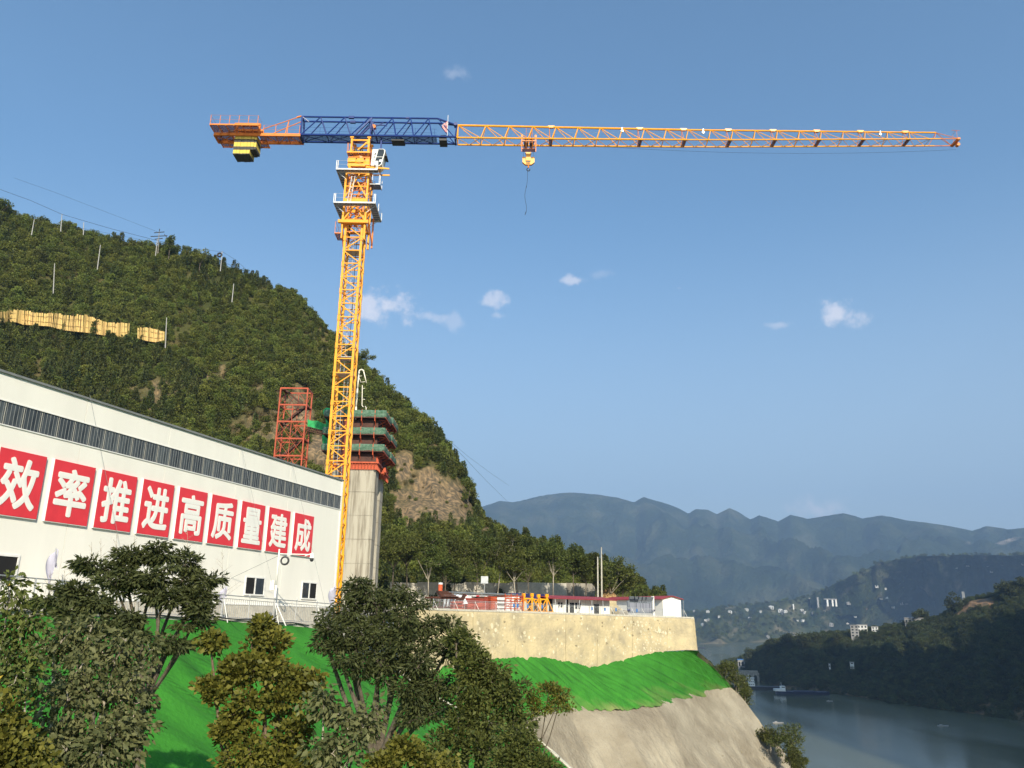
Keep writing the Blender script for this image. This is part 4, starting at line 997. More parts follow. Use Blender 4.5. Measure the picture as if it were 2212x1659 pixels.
# yellow jib sections
def ztj(x): return interp(x, [(-6.7, 54.0), (19.5, 53.82), (49, 53.92)])
def zbj(x): return interp(x, [(-6.7, 51.92), (4, 51.95), (22, 52.08), (47, 52.62), (50, 52.7)])
def yj(x): return 0.0
nodes = [-6.6, -4.0, -1.45, 1.15]
js = [(-6.6, 4.1, 4), (4.1, 14.2, 4), (14.2, 19.2, 2), (19.2, 24.3, 2), (24.3, 29.4, 2), (29.4, 34.4, 2), (34.4, 39.4, 2), (39.4, 44.5, 2), (44.5, 48.0, 1.5)]
for k, (x0, x1, n) in enumerate(js):
    N = int(round(n)) if k < 8 else 1
    st_ = (x1-x0)/n; bots = [x0+st_*q for q in range(N+1)]; tops = [x+st_*.13+.18 for x in bots[:-1]]
    if k == 0: tops[0] = x0+.05
    truss('jib_section', tops, bots, ztj, zbj, Y_, (x0, x1), .12-.02*(k > 2)-.012*(k > 5), .10-.015*(k > 2)-.01*(k > 5), .055-.008*(k > 2)-.006*(k > 5))
    if k < 8:
        pl_ = MB().bb((x1-.32, 79.12, zbj(x1)-.05), (x1-.08, 80.46, zbj(x1)-.01)).bb((x1-.1, 79.12, zbj(x1)-.08), (x1+.1, 80.46, zbj(x1)+.05))
        rb_(pl_, 'joint_plate', M['crane_deck'])
        rb_(MB().bb((x1-.4, 79.7, ztj(x1)+.02), (x1+.35, 79.9, ztj(x1)+.16)).bb((x1-.3, 79.66, ztj(x1)-.12), (x1+.2, 79.94, ztj(x1)+.1)), 'jib_joint', Y_)
        rb_(MB().tube((x1-.25, 79.8, ztj(x1)), (x1-.2, 79.08, zbj(x1)), .03, n=5).tube((x1-.25, 79.8, ztj(x1)), (x1-.2, 80.5, zbj(x1)), .03, n=5), 'joint_strut', O_)
tip = MB()
for yy in (79.08, 80.5):
    tip.tube((48.0, 79.8, ztj(48)), (50.0, yy, zbj(50)), .035, n=5); tip.tube((48.0, 79.8, ztj(48)), (47.3, yy, zbj(47.3)), .03, n=5); tip.tube((48, yy, zbj(48)), (50.1, yy, zbj(50)), .055, n=6)
tip.tube((48, 79.08, zbj(48)), (50, 80.5, zbj(50)), .03, n=5); tip.beam((50.05, 79.0, zbj(50)), (50.05, 80.6, zbj(50)), .3, .22)
tip.tube((50.2, 79.5, 52.3), (50.2, 79.9, 52.3), .2, n=10)
for yy in (79.4, 80.2): tip.tube((50.1, yy, 52.8), (50.15, yy, 54.0), .02, n=4)
tip.tube((49.6, 79.4, 54.0), (50.5, 79.4, 53.95), .03, n=4); tip.tube((50.15, 79.4, 54.0), (50.15, 80.2, 54.0), .02, n=4)
rb_(tip, 'jib_tip', O_)
for x in (12.15, 21.4, 41.6):
    rb_(MB().tube((x, 79.7, ztj(x)-.32), (x, 79.9, ztj(x)-.32), .15, n=10).bb((x-.05, 79.68, ztj(x)-.3), (x+.05, 79.92, ztj(x)+.1)), 'rope_sheave', M['galv'])
# trolley
tr_ = rb_(MB().bb((.62, 78.95, 52.0), (.86, 79.2, 52.35)).bb((2.16, 78.95, 52.0), (2.4, 79.2, 52.35)).bb((.62, 80.35, 52.0), (.86, 80.6, 52.35)).bb((2.16, 80.35, 52.0), (2.4, 80.6, 52.35))
    .beam((.72, 79.0, 51.6), (.72, 80.6, 51.6), .12).beam((2.3, 79.0, 51.6), (2.3, 80.6, 51.6), .12).beam((.72, 79.0, 51.6), (2.3, 79.0, 51.6), .1).beam((.72, 80.6, 51.6), (2.3, 80.6, 51.6), .1)
    .beam((.72, 79.0, 52.3), (.72, 79.0, 50.2), .08).beam((2.3, 79.0, 52.3), (2.3, 79.0, 50.2), .08), 'trolley', O_)
rb_(MB().bb((.78, 78.7, 50.35), (2.25, 79.3, 50.4)).beam((.72, 78.7, 50.6), (2.3, 78.7, 50.6), .03), 'basket', M['crane_deck'], tr_)
rb_(MB().tube((1.2, 79.2, 51.75), (1.2, 80.4, 51.75), .22, n=12).tube((1.85, 79.2, 51.75), (1.85, 80.4, 51.75), .22, n=12), 'pulley', M['dark_metal'], tr_)
r_ = MB()
for a in (1.2, 1.9): r_.tube((a, 78.75, 50.4), (a, 78.75, 53.1), .02, n=4)
for hh in (51.2, 52.4, 52.9): r_.tube((1.2, 78.75, hh), (1.9, 78.75, hh), .016, n=4)
rb_(r_, 'handrail', O_, tr_)
# ropes
rp = MB(); rp.path([(-7.8, 79.8, 52.6), (1.2, 79.75, 53.0), (12.1, 79.8, 53.45), (21.4, 79.8, 53.45)], .012, n=4)
rb_(rp, 'trolley_rope', M['galv'])
pts = [(x, 79.8, 51.75-1.45*(1-((x-28)/22.)**2)*.55) for x in np.linspace(6, 50, 20)]
rb_(MB().path(pts, .014, n=4), 'hoist_rope', M['dark_metal'])

# counter jib
cj = MB()
for yy in (79.0, 80.6): cj.beam((-24.2, yy, 51.9), (-33.9, yy, 51.9), .18, .34)
xs_ = [-24.4, -25.7, -27.0, -28.3, -29.2]
for k, xx in enumerate(xs_):
    cj.beam((xx, 79.0, 51.85), (xx, 80.6, 51.85), .08, .12)
    if k+1 < len(xs_):
        a, b = (79.0, 80.6) if k % 2 else (80.6, 79.0); cj.beam((xx, a, 51.8), (xs_[k+1], b, 51.8), .07, .09)
for xx in (-29.2, -31.9, -33.9): cj.beam((xx, 79.0, 51.85), (xx, 80.6, 51.85), .16, .3)
for (a, b) in ((-31.9, -33.9), (-33.9, -31.9)): cj.beam((a, 79.0, 51.75), (b, 80.6, 51.75), .08)
cjo = rb_(cj, 'counter_jib', O_)
rb_(MB().bb((-29.0, 79.1, 51.98), (-24.2, 80.5, 52.0)).bb((-33.9, 79.1, 52.02), (-31.95, 80.5, 52.04)), 'walkway', M['crane_deck'], cjo)
pf = rb_(MB().bb((-33.95, 77.6, 52.2), (-28.6, 79.1, 52.24)).bb((-33.9, 80.5, 52.2), (-28.5, 82.1, 52.24)), 'side_deck', M['crane_deck'], cjo)
f = MB().beam((-33.95, 77.6, 52.22), (-28.6, 77.6, 52.22), .06, .16).beam((-33.9, 82.1, 52.22), (-28.5, 82.1, 52.22), .06, .14)
for q in range(7): xx = -33.92+q*.885; f.beam((xx, 77.6, 52.14), (xx, 79.0, 52.14), .06, .12); f.beam((xx, 80.6, 52.14), (xx, 82.1, 52.14), .06, .12)
rb_(f, 'deck_frame', O_, cjo)
r_ = MB()
for q in range(6):
    xx = -33.9+q*1.05; r_.beam((xx, 77.6, 52.3), (xx, 77.6, 53.4), .05)
for hh in (52.85, 53.4): r_.tube((-33.9, 77.6, hh), (-28.65, 77.6, hh), .014, n=4); r_.tube((-33.95, 77.6, hh), (-33.95, 82.1, hh), .014, n=4); r_.tube((-28.65, 77.6, hh), (-28.65, 79.0, hh), .014, n=4)
for q in range(4): xx = -28.4+q*1.35; r_.beam((xx, 79.0, 52.05), (xx, 79.0, 53.15), .05)
for hh in (52.6, 53.15): r_.tube((-28.4, 79.0, hh), (-24.3, 79.0, hh), .014, n=4)
for q in range(5): xx = -33.9+q*1.3; r_.beam((xx, 82.1, 52.3), (xx, 82.1, 53.3), .045)
rb_(r_, 'handrail', O_, cjo)
rb_(MB().bb((-31.75, 79.0, 53.15), (-28.9, 79.4, 53.4)).bb((-31.75, 80.2, 53.15), (-28.9, 80.6, 53.4)).beam((-31.5, 79.2, 52.1), (-31.5, 79.2, 53.2), .2).beam((-28.95, 79.2, 52.1), (-28.95, 79.2, 53.4), .24).beam((-31.5, 80.4, 52.1), (-31.5, 80.4, 53.2), .2).beam((-31.8, 79.2, 52.4), (-31.2, 79.2, 53.3), .12), 'ballast_frame', O_, cjo)
rb_(MB().ball((-32.3, 79.8, 52.6), (.42, .5, .28)).bb((-33.6, 79.5, 52.1), (-33.3, 79.9, 52.9)), 'winch', M['grey_trim'], cjo)
td = MB()
for ya in (79.35, 80.25): td.tube((-24.55, ya, 54.55), (-28.5, 79.1 if ya < 80 else 80.5, 52.7), .05, n=6)
td.beam((-25.95, 79.1, 52.1), (-25.75, 79.35, 53.95), .09); td.tube((-24.9, 79.35, 54.45), (-24.4, 79.35, 54.6), .1, n=8)
rb_(td, 'tie_bar', O_, cjo)
eb = MB().beam((-24.3, 79.35, 54.6), (-24.25, 79.1, 51.8), .18).beam((-24.3, 80.25, 54.6), (-24.25, 80.5, 51.8), .18).beam((-24.3, 79.3, 54.5), (-24.3, 80.3, 54.5), .16).beam((-24.25, 79.1, 51.9), (-24.25, 80.5, 51.9), .16).beam((-24.2, 79.2, 54.4), (-23.5, 79.35, 53.9), .1)
rb_(eb, 'boom_end_frame', B_)
# ballast blocks, painted in bands
m = bpy.data.materials.new('ballast_paint'); m.use_nodes = True; n = m.node_tree.nodes; l = m.node_tree.links
g = n.new('ShaderNodeTexCoord'); sx = n.new('ShaderNodeSeparateXYZ'); l.new(g.outputs['Object'], sx.inputs[0])
rp_ = n.new('ShaderNodeValToRGB'); rp_.color_ramp.interpolation = 'CONSTANT'
mr = n.new('ShaderNodeMapRange'); mr.inputs['From Min'].default_value = 49.35-CL.z; mr.inputs['From Max'].default_value = 51.95-CL.z; l.new(sx.outputs['Z'], mr.inputs['Value'])
nt = n.new('ShaderNodeTexNoise'); nt.inputs['Scale'].default_value = 6; l.new(g.outputs['Object'], nt.inputs['Vector'])
ad = n.new('ShaderNodeMath'); ad.operation = 'MULTIPLY_ADD'; ad.inputs[1].default_value = .012; l.new(nt.outputs['Fac'], ad.inputs[0]); l.new(mr.outputs[0], ad.inputs[2]); l.new(ad.outputs[0], rp_.inputs[0])
yel, blk = (0.66, 0.50, 0.09, 1), (0.06, 0.058, 0.05, 1)
e = rp_.color_ramp.elements; e[0].position = 0; e[0].color = blk; e[1].position = .085; e[1].color = yel
for p_, c_ in ((.255, blk), (.42, yel), (.63, blk), (.78, yel), (.965, blk)): q = e.new(p_); q.color = c_
l.new(rp_.outputs[0], n['Principled BSDF'].inputs['Base Color']); n['Principled BSDF'].inputs['Roughness'].default_value = .75
M['ballast'] = m
for k in range(5):
    x0 = -31.6+.376*k; dy = rnd.uniform(-.03, .03); dz = rnd.uniform(-.03, .03)
    rb_(MB().bb((x0+.012, 79.1+dy, 49.45+dz), (x0+.364, 80.75+dy, 51.85)), 'ballast_block', M['ballast'], cjo)
rb_(MB().bb((-29.7, 79.1, 50.05), (-29.36, 80.75, 51.85)), 'ballast_block', M['ballast'], cjo)
rb_(MB().bb((-29.34, 79.15, 50.12), (-29.1, 80.7, 51.85)), 'ballast_block', M['ballast'], cjo)

# hook block hanging below the trolley
hk = thing('hook_block', 'yellow crane hook block hanging below the trolley with a dangling chain', 'crane hook', (1.5, 79.8, 48.1))
o = rb_(MB().prism([(.82, 79.65, 49.95), (.82, 79.65, 49.3), (1.15, 79.65, 49.0), (1.85, 79.65, 49.0), (2.18, 79.65, 49.3), (2.18, 79.65, 49.95), (1.85, 79.65, 49.95), (1.8, 79.65, 49.8), (1.2, 79.65, 49.8), (1.15, 79.65, 49.95)][::-1], (0, .3, 0)).bb((1.22, 79.5, 49.4), (1.75, 80.05, 50.45)).bb((1.15, 79.55, 50.42), (1.8, 80.0, 50.5)), 'housing', Y_, root=hk)
rb_(MB().bb((1.25, 79.47, 49.2), (1.72, 79.5, 49.32)), 'plate', M['dark_metal'], o, root=hk)
rb_(MB().tube((1.5, 79.8, 49.0), (1.5, 79.8, 48.65), .09, n=8), 'swivel', M['crane_orange'], root=hk)
rb_(MB().torus((1.5, 79.8, 48.42), .17, .055, 'y', 12, 8, arc=math.pi*1.5, start=math.pi*1.25-math.pi*.5-.3), 'hook', M['dark_metal'], root=hk)
r_ = MB()
for a in (.95, 1.45, 1.6, 2.05): r_.tube((a, 79.8, 49.9 if a in (.95, 2.05) else 50.4), (a+(.0), 79.8, 51.6), .012, n=4)
rb_(r_, 'rope', M['dark_metal'], root=hk)
pts = [(1.42+.10*math.sin(k*.35)*k/12-.012*k, 79.8, 48.25-k*.21) for k in range(27)]
r_ = MB().path(pts, .018, n=4); r_.tube(pts[-3], pts[-1], .035, n=5).tube(pts[9], pts[10], .035, n=5)
rb_(r_, 'chain', M['dark_metal'], root=hk)
# ================================================================== VEGETATION
def leaves(pts, dirs, size, asp, rs, fold=0.25, droop=0.0):
    """one folded rhombus per point: returns verts (n*4,3), faces (n*2,3) arrays"""
    n = len(pts); d = dirs+rs.normal(0, .35, (n, 3)); d[:, 2] -= droop; d /= np.linalg.norm(d, axis=1)[:, None]
    r = rs.normal(0, 1, (n, 3)); s = np.cross(d, r); s /= np.linalg.norm(s, axis=1)[:, None]+1e-9; u = np.cross(s, d)
    L = size*rs.uniform(.6, 1.25, n)[:, None]; Wd = L*asp
    v = np.stack([pts, pts+d*L*.45+s*Wd*.5+u*L*fold*.3, pts+d*L, pts+d*L*.45-s*Wd*.5+u*L*fold*.3], 1).reshape(-1, 3)
    i = np.arange(n)[:, None]*4
    f = np.concatenate([i+np.array([0, 1, 2]), i+np.array([0, 2, 3])], 1).reshape(-1, 3)
    return v, f
def ell_points(c, r, n, rs, shell=.55):
    p = rs.normal(0, 1, (n, 3)); p /= np.linalg.norm(p, axis=1)[:, None]; q = rs.uniform(shell, 1, n)[:, None]
    return np.array(c)+p*q*np.array(r), p
def tree(name, label, base, blobs, lm, bark, leaf=.16, asp=.42, clumps=60, per=60, spread=.5, flat=.45, trunk=.16, seed=1, droop=.2, group=None, cat='tree', fork=.45, bare=0.0, fine=1, ragged=True):
    """blobs: list of (centre, radii, weight); clumps are sprays of leaves held on twigs"""
    rs = np.random.RandomState(seed); base = Vector(base)
    t = thing(name, label, cat, base, 0, group)
    sub_ = []
    for (c, r, w) in blobs:
        par_ = np.array(c)-np.array([0, 0, r[2]*.5]); sub_.append((c, tuple(q*.86 for q in r), w*.62, None))
        for q in range(3 if ragged else 0):
            d = rs.normal(0, 1, 3); d /= np.linalg.norm(d); d[1] *= .5; sub_.append((tuple(np.array(c)+d*np.array(r)*rs.uniform(.85, 1.25)), tuple(e*rs.uniform(.22, .42) for e in r), w*.14, par_))
    blobs = sub_
    C = np.mean([b[0] for b in blobs], 0); wts = np.array([b[2] for b in blobs], float); wts /= wts.sum()
    zlow = min(b[0][2]-b[1][2]*.6 for b in blobs)
    fk = base+(Vector(C)-base)*fork; fk.z = base.z+(zlow-base.z)*.85 if zlow > base.z else base.z+.5
    tb = MB(); mid = base.lerp(fk, .5)+Vector((rs.normal(0, .12), rs.normal(0, .12), 0))
    tb.path([base+Vector((0, 0, -.3)), mid, fk], trunk, trunk*.72, 8)
    tb.v = [v-base for v in tb.v]; tr_ = tb.build('trunk', bark, t, smooth=True)
    V, F, T, k0 = [], [], [], 0
    lb = MB()
    for (c, r, w, par_), wt in zip(blobs, wts):
        c = Vector(c); nb = max(3, int(clumps*wt)); st = c+Vector((0, 0, -r[2]*.55))
        if par_ is None: m1 = fk.lerp(st, .5)+Vector((rs.normal(0, .15), rs.normal(0, .15), .1)); lb.path([fk, m1, st], trunk*.45, trunk*.24, 6)
        else: lb.path([Vector(par_), Vector(par_).lerp(st, .6)+Vector((0, 0, .05)), st], trunk*.2, trunk*.1, 5)
        cp_, nd = ell_points(c, r, nb, rs, .35)
        for q in range(nb):
            p = cp_[q]; pv = Vector(p)
            a = st.lerp(pv, .45)+Vector((0, 0, .12*r[2]))
            lb.path([st, a, pv], trunk*.13, trunk*.035, 4)
            nn = max(4, int(per*rs.uniform(.6, 1.3)*(1-bare))); off = rs.normal(0, 1, (nn, 3)); off /= np.linalg.norm(off, axis=1)[:, None]
            off *= rs.uniform(.15, 1, nn)[:, None]**.6*spread; off[:, 2] *= flat
            pp = p+off; dd = off*1.0+nd[q]*.15; dd /= np.linalg.norm(dd, axis=1)[:, None]+1e-6
            v, f = leaves(pp, dd, leaf, asp, rs, droop=droop)
            V.append(v); F.append(f+k0); k0 += len(v)
            T.append(np.repeat(np.clip(rs.uniform(0, 1)*.35+rs.uniform(0, .65, nn), 0, 1), 2))
    lb.v = [v-base for v in lb.v]; lb.build('limbs', bark, t, smooth=False)
    V = np.concatenate(V)-np.array(base); link('crown', npmesh('crown', V, np.concatenate(F), lm, False, np.concatenate(T)), t)
    return t
def bl(x, y, rx, ry, D, depth=None, w=None):
    """a clump of crown seen at (x,y) with the given apparent radii, D metres off"""
    c = atd(x, y, D); k = D/1735*.80
    return (tuple(c), (rx*k, (depth or (rx+ry)/2*k), ry*k), w or rx*ry)
def slope_z(x, y):  # ground height under a point on the left slope
    d = np.array([x, y, 0])@FN-FC; s = np.array([x, y, 0])@FE
    return zT(s)-K*(d-2.3) if d < 34 else zT(s)-K*31.7-(d-34)*.1
def foot(x, y, D): p = atd(x, y, D); return (p[0], p[1], slope_z(p[0], p[1])-.2)

# --- foreground trees rooted on the bank below
tree('umbrella_tree', 'very dark flat-topped tree standing against the white hall front', foot(318, 1400, 25.5),
     [bl(215, 1225, 34, 20, 25.5), bl(268, 1208, 38, 20, 25.2), bl(250, 1255, 56, 20, 25.0), bl(345, 1200, 36, 26, 25.4), bl(335, 1245, 52, 30, 24.6), bl(405, 1218, 32, 24, 25.6), bl(440, 1255, 36, 26, 25.4), bl(425, 1295, 50, 26, 25), bl(350, 1285, 36, 22, 24.6), bl(420, 1335, 40, 20, 24.8), bl(385, 1395, 34, 16, 24.2)],
     M['leaf_dark'], M['bark'], leaf=.17, asp=.34, clumps=135, per=72, spread=.33, flat=.40, trunk=.13, seed=11, droop=.35, fork=.7)
tree('umbrella_tree', 'low dark layered tree before the railing, left of the very dark one', foot(235, 1480, 22.5),
     [bl(118, 1300, 34, 14, 22.5), bl(165, 1278, 40, 16, 22.4), bl(150, 1325, 40, 14, 22), bl(205, 1310, 36, 12, 22), bl(262, 1335, 36, 12, 21.8), bl(210, 1355, 44, 14, 21.5), bl(290, 1372, 36, 12, 21.6)],
     M['leaf_dark'], M['bark'], leaf=.16, asp=.36, clumps=60, per=70, spread=.30, flat=.36, trunk=.09, seed=12, droop=.35)
tree('mulberry_tree', 'broad grey-green tree with large drooping leaves filling the lower left', foot(180, 1700, 17.5),
     [bl(120, 1395, 52, 34, 17.6), bl(185, 1385, 60, 38, 17.4), bl(250, 1410, 60, 42, 17.2), bl(300, 1440, 40, 44, 17.2), bl(150, 1460, 66, 50, 16.8), bl(230, 1490, 76, 56, 16.6), bl(130, 1550, 60, 54, 16.2), bl(215, 1575, 72, 52, 16), bl(285, 1540, 36, 50, 16.4), bl(80, 1620, 66, 50, 15.8), bl(190, 1650, 90, 46, 15.6), bl(255, 1620, 50, 40, 15.8)],
     M['leaf_grey'], M['bark_pale'], leaf=.118, asp=.56, clumps=150, per=48, spread=.33, flat=.8, trunk=.11, seed=13, droop=.75)
tree('sapling', 'thin sapling with pale stem and scattered yellow leaves at the left edge', foot(22, 1640, 15),
     [bl(20, 1290, 30, 26, 15), bl(50, 1345, 36, 30, 15), bl(-5, 1360, 30, 40, 15), bl(20, 1420, 40, 36, 14.8), bl(60, 1440, 30, 30, 14.8), bl(0, 1490, 40, 40, 14.6)],
     M['leaf_yellow'], M['bark_pale'], leaf=.11, asp=.5, clumps=70, per=26, spread=.26, flat=.9, trunk=.05, seed=14, droop=.7)
tree('maple_tree', 'olive maple half out of frame at the bottom left corner', foot(-20, 1800, 12.5),
     [bl(5, 1560, 42, 50, 12.5), bl(25, 1630, 44, 48, 12.4), bl(-30, 1620, 60, 60, 12.2), bl(20, 1700, 60, 50, 12)],
     M['leaf_olive'], M['bark_brown'], leaf=.085, asp=.8, clumps=70, per=90, spread=.3, flat=.8, trunk=.07, seed=15, droop=.2)
tree('maple_tree', 'golden olive maple alone on the green netted bank below the camera pole', foot(575, 1680, 20.5),
     [bl(570, 1352, 22, 18, 20.6), bl(585, 1395, 42, 28, 20.5), bl(545, 1440, 62, 34, 20.4), bl(605, 1455, 62, 42, 20.2), bl(500, 1460, 34, 22, 20.4), bl(660, 1490, 46, 34, 20.2), bl(600, 1520, 66, 42, 20), bl(530, 1530, 40, 30, 20), bl(610, 1590, 70, 44, 19.8), bl(540, 1620, 46, 36, 19.6), bl(610, 1655, 64, 34, 19.6), bl(455, 1385, 16, 12, 20.4), bl(460, 1490, 20, 14, 20.2), bl(490, 1580, 18, 16, 20)],
     M['leaf_olive'], M['bark_brown'], leaf=.125, asp=.75, clumps=128, per=60, spread=.28, flat=.75, trunk=.10, seed=16, droop=.15)
tree('rain_tree', 'big dark green tree with feathery leaves hiding the foot of the crane', foot(802, 1700, 30),
     [bl(765, 1275, 48, 26, 30.4), bl(815, 1300, 66, 34, 30.2), bl(745, 1320, 46, 32, 30), bl(890, 1300, 44, 34, 30.2), bl(700, 1365, 26, 18, 29.6), bl(770, 1370, 70, 44, 29.6), bl(850, 1370, 76, 50, 29.4), bl(925, 1355, 52, 46, 29.8), bl(730, 1400, 46, 24, 29.4), bl(820, 1430, 72, 44, 29), bl(900, 1430, 70, 50, 29), bl(960, 1400, 40, 44, 29.6), bl(770, 1440, 52, 24, 29), bl(880, 1490, 66, 44, 28.8), bl(940, 1480, 50, 46, 29), bl(915, 1540, 50, 30, 28.6)],
     M['leaf_dark'], M['bark'], leaf=.19, asp=.34, clumps=245, per=80, spread=.46, flat=.5, trunk=.22, seed=17, droop=.4)
tree('broadleaf_tree', 'dark olive tree with pointed leaf tips beside the big dark tree, before the retaining wall', foot(985, 1750, 27.5),
     [bl(985, 1385, 30, 22, 28), bl(1015, 1410, 36, 24, 28), bl(1010, 1450, 48, 34, 27.8), bl(1060, 1450, 44, 34, 27.8), bl(1035, 1500, 56, 40, 27.6), bl(1090, 1500, 42, 40, 27.6), bl(1000, 1530, 40, 36, 27.4), bl(1060, 1560, 60, 36, 27.2), bl(1110, 1555, 34, 32, 27.6), bl(990, 1590, 50, 34, 27), bl(1050, 1620, 66, 38, 26.8), bl(960, 1640, 50, 34, 26.6)],
     M['leaf_mid'], M['bark'], leaf=.155, asp=.5, clumps=160, per=72, spread=.38, flat=.7, trunk=.15, seed=18, droop=.2)
tree('slender_tree', 'thin tree reaching right over the green slope with open leafy branches', foot(1120, 1700, 29),
     [bl(1150, 1505, 18, 12, 29), bl(1185, 1492, 24, 12, 29), bl(1212, 1500, 22, 14, 29), bl(1200, 1525, 28, 12, 29), bl(1165, 1530, 22, 10, 29)],
     M['leaf_olive'], M['bark'], leaf=.10, asp=.5, clumps=64, per=34, spread=.24, flat=.6, trunk=.06, seed=19, droop=.1)
tree('shrub', 'olive green shrub at the bottom between the big tree and the concrete slope', foot(1150, 1800, 24),
     [bl(1110, 1590, 26, 24, 24), bl(1140, 1620, 40, 34, 24), bl(1090, 1650, 44, 34, 23.8), bl(1165, 1660, 30, 30, 23.8)],
     M['leaf_mid'], M['bark'], leaf=.12, asp=.45, clumps=90, per=70, spread=.3, flat=.8, trunk=.06, seed=20, droop=.2, cat='shrub')
tree('mulberry_tree', 'small grey-leaved tree with pale bare branches between the maple and the big dark tree', foot(705, 1800, 18),
     [bl(700, 1520, 28, 24, 18.4), bl(745, 1540, 44, 26, 18.4), bl(790, 1545, 34, 26, 18.2), bl(760, 1590, 46, 30, 18), bl(700, 1620, 36, 28, 18), bl(740, 1650, 44, 26, 17.8)],
     M['leaf_grey'], M['bark_pale'], leaf=.15, asp=.55, clumps=52, per=24, spread=.3, flat=.8, trunk=.07, seed=21, droop=.75)
tree('maple_tree', 'yellowish maple top at the bottom edge under the big dark tree', foot(890, 1850, 22),
     [bl(880, 1622, 34, 22, 22), bl(930, 1650, 44, 22, 22), bl(840, 1655, 30, 22, 21.8)],
     M['leaf_olive'], M['bark_brown'], leaf=.12, asp=.75, clumps=44, per=60, spread=.3, flat=.75, trunk=.06, seed=22, droop=.15)
# leafless saplings in front of the hall wall
def bare_tree(label, x, y0, y1, D, seed, group='leafless saplings before the hall'):
    rs = np.random.RandomState(seed); f0_ = onf(x, 1330, 1.3); s_ = f0_@FE; base = Vector(fp(s_, 1.3, zg(s_, 1.3))); D = math.hypot(base.x, base.y); top = Vector(atd(x, y1, D)); t = thing('bare_sapling', label, 'tree', base, 0, group)
    mb = MB(); start = Vector(atd(x, y0, D)); mb.path([base, start], .03, .02, 5); mb.path([start, top], .02, .006, 4)
    H = (top-start).length*.8
    for k in range(11):
        w = k/11; p = start.lerp(top, .1+w*.85); a = rs.uniform(0, 6.28); L = H*(.34*(1-w)+.08)
        q = p+Vector((math.cos(a)*L, math.sin(a)*L*.5, L*.75)); mb.path([p, q], .009, .004, 3)
        for j in range(3): p2 = p.lerp(q, .3+.22*j); mb.path([p2, p2+Vector((rs.normal(0, .3), rs.normal(0, .2), .5))*L*.5], .005, .003, 3)
    mb.v = [v-base for v in mb.v]; mb.build('stem', M['bark_pale'], t)
for k, (x, y0, y1, lab) in enumerate(((198, 1225, 1170, 'leafless sapling above the left shoulder of the very dark tree'), (218, 1215, 1163, 'taller leafless sapling just right of it above the very dark tree'), (252, 1212, 1148, 'leafless sapling reaching up just below the board 推'), (290, 1205, 1155, 'bushy leafless sapling between boards 推 and 进'), (405, 1200, 1140, 'leafless sapling under the board 高'), (480, 1245, 1185, 'leafless sapling leaning right under the board 质'), (108, 1262, 1232, 'small leafless sapling right of the feather flag'), (140, 1262, 1226, 'small leafless sapling before the railing at left'))):
    bare_tree(lab, x, y0+60, y1, 27, 100+k)

# --- instanced cover on the hills
def proto(kind, seed):
    rs = np.random.RandomState(seed); V, F, T, k0 = [], [], [], 0
    if kind == 'cone':
        n = 420; h = rs.uniform(0.05, 1, n); a = rs.uniform(0, 6.28, n); r = (1-h)**.8*.26*rs.uniform(.4, 1.1, n)+.02
        p = np.stack([np.cos(a)*r, np.sin(a)*r, h], 1); d = np.stack([np.cos(a), np.sin(a), np.full(n, .6)], 1); size = .11
        v, f = leaves(p, d, size, .5, rs); V.append(v); F.append(f); T.append(np.repeat(rs.uniform(0, 1, n), 2))
    else:
        nb = 12 if kind == 'round' else 16
        for b in range(nb):
            if kind == 'round': c = rs.normal(0, 1, 3); c /= np.linalg.norm(c); c = c*rs.uniform(.15, .33)*np.array([1.15, 1.15, .9])+np.array([0, 0, .42]); r = rs.uniform(.14, .24)
            else: c = np.array([rs.normal(0, .17), rs.normal(0, .17), rs.uniform(.3, .92)]); r = rs.uniform(.11, .19)
            n = 52; p = rs.normal(0, 1, (n, 3)); p /= np.linalg.norm(p, axis=1)[:, None]; q = c+p*r*rs.uniform(.5, 1.1, n)[:, None]*np.array([1.15, 1.15, .8])
            v, f = leaves(q, p+np.array([0, 0, .2]), .10, .6, rs); V.append(v); F.append(f+k0); k0 += len(v)
            T.append(np.repeat(np.clip(rs.uniform(0, .5)+rs.uniform(0, .5, n), 0, 1), 2))
    return np.concatenate(V), np.concatenate(F), np.concatenate(T)
PC = bpy.data.collections.new('plant_kinds')
def add_proto(kind, seed, m):
    v, f, t = proto(kind, seed); o = bpy.data.objects.new('plant_kind_%02d' % len(PC.objects), npmesh('plant', v, f, m, False, t)); PC.objects.link(o); return len(PC.objects)-1
kr = [add_proto('round', 30+k, M['leaf_hill']) for k in range(4)]
kt = [add_proto('tall', 40+k, M['leaf_hill']) for k in range(3)]
kc = [add_proto('cone', 50+k, M['leaf_conifer']) for k in range(3)]
kb = [add_proto('round', 70+k, M['leaf_bank']) for k in range(3)]+[add_proto('tall', 75+k, M['leaf_bank']) for k in range(2)]
kd = [add_proto('round', 60+k, M['leaf_dry']) for k in range(2)]
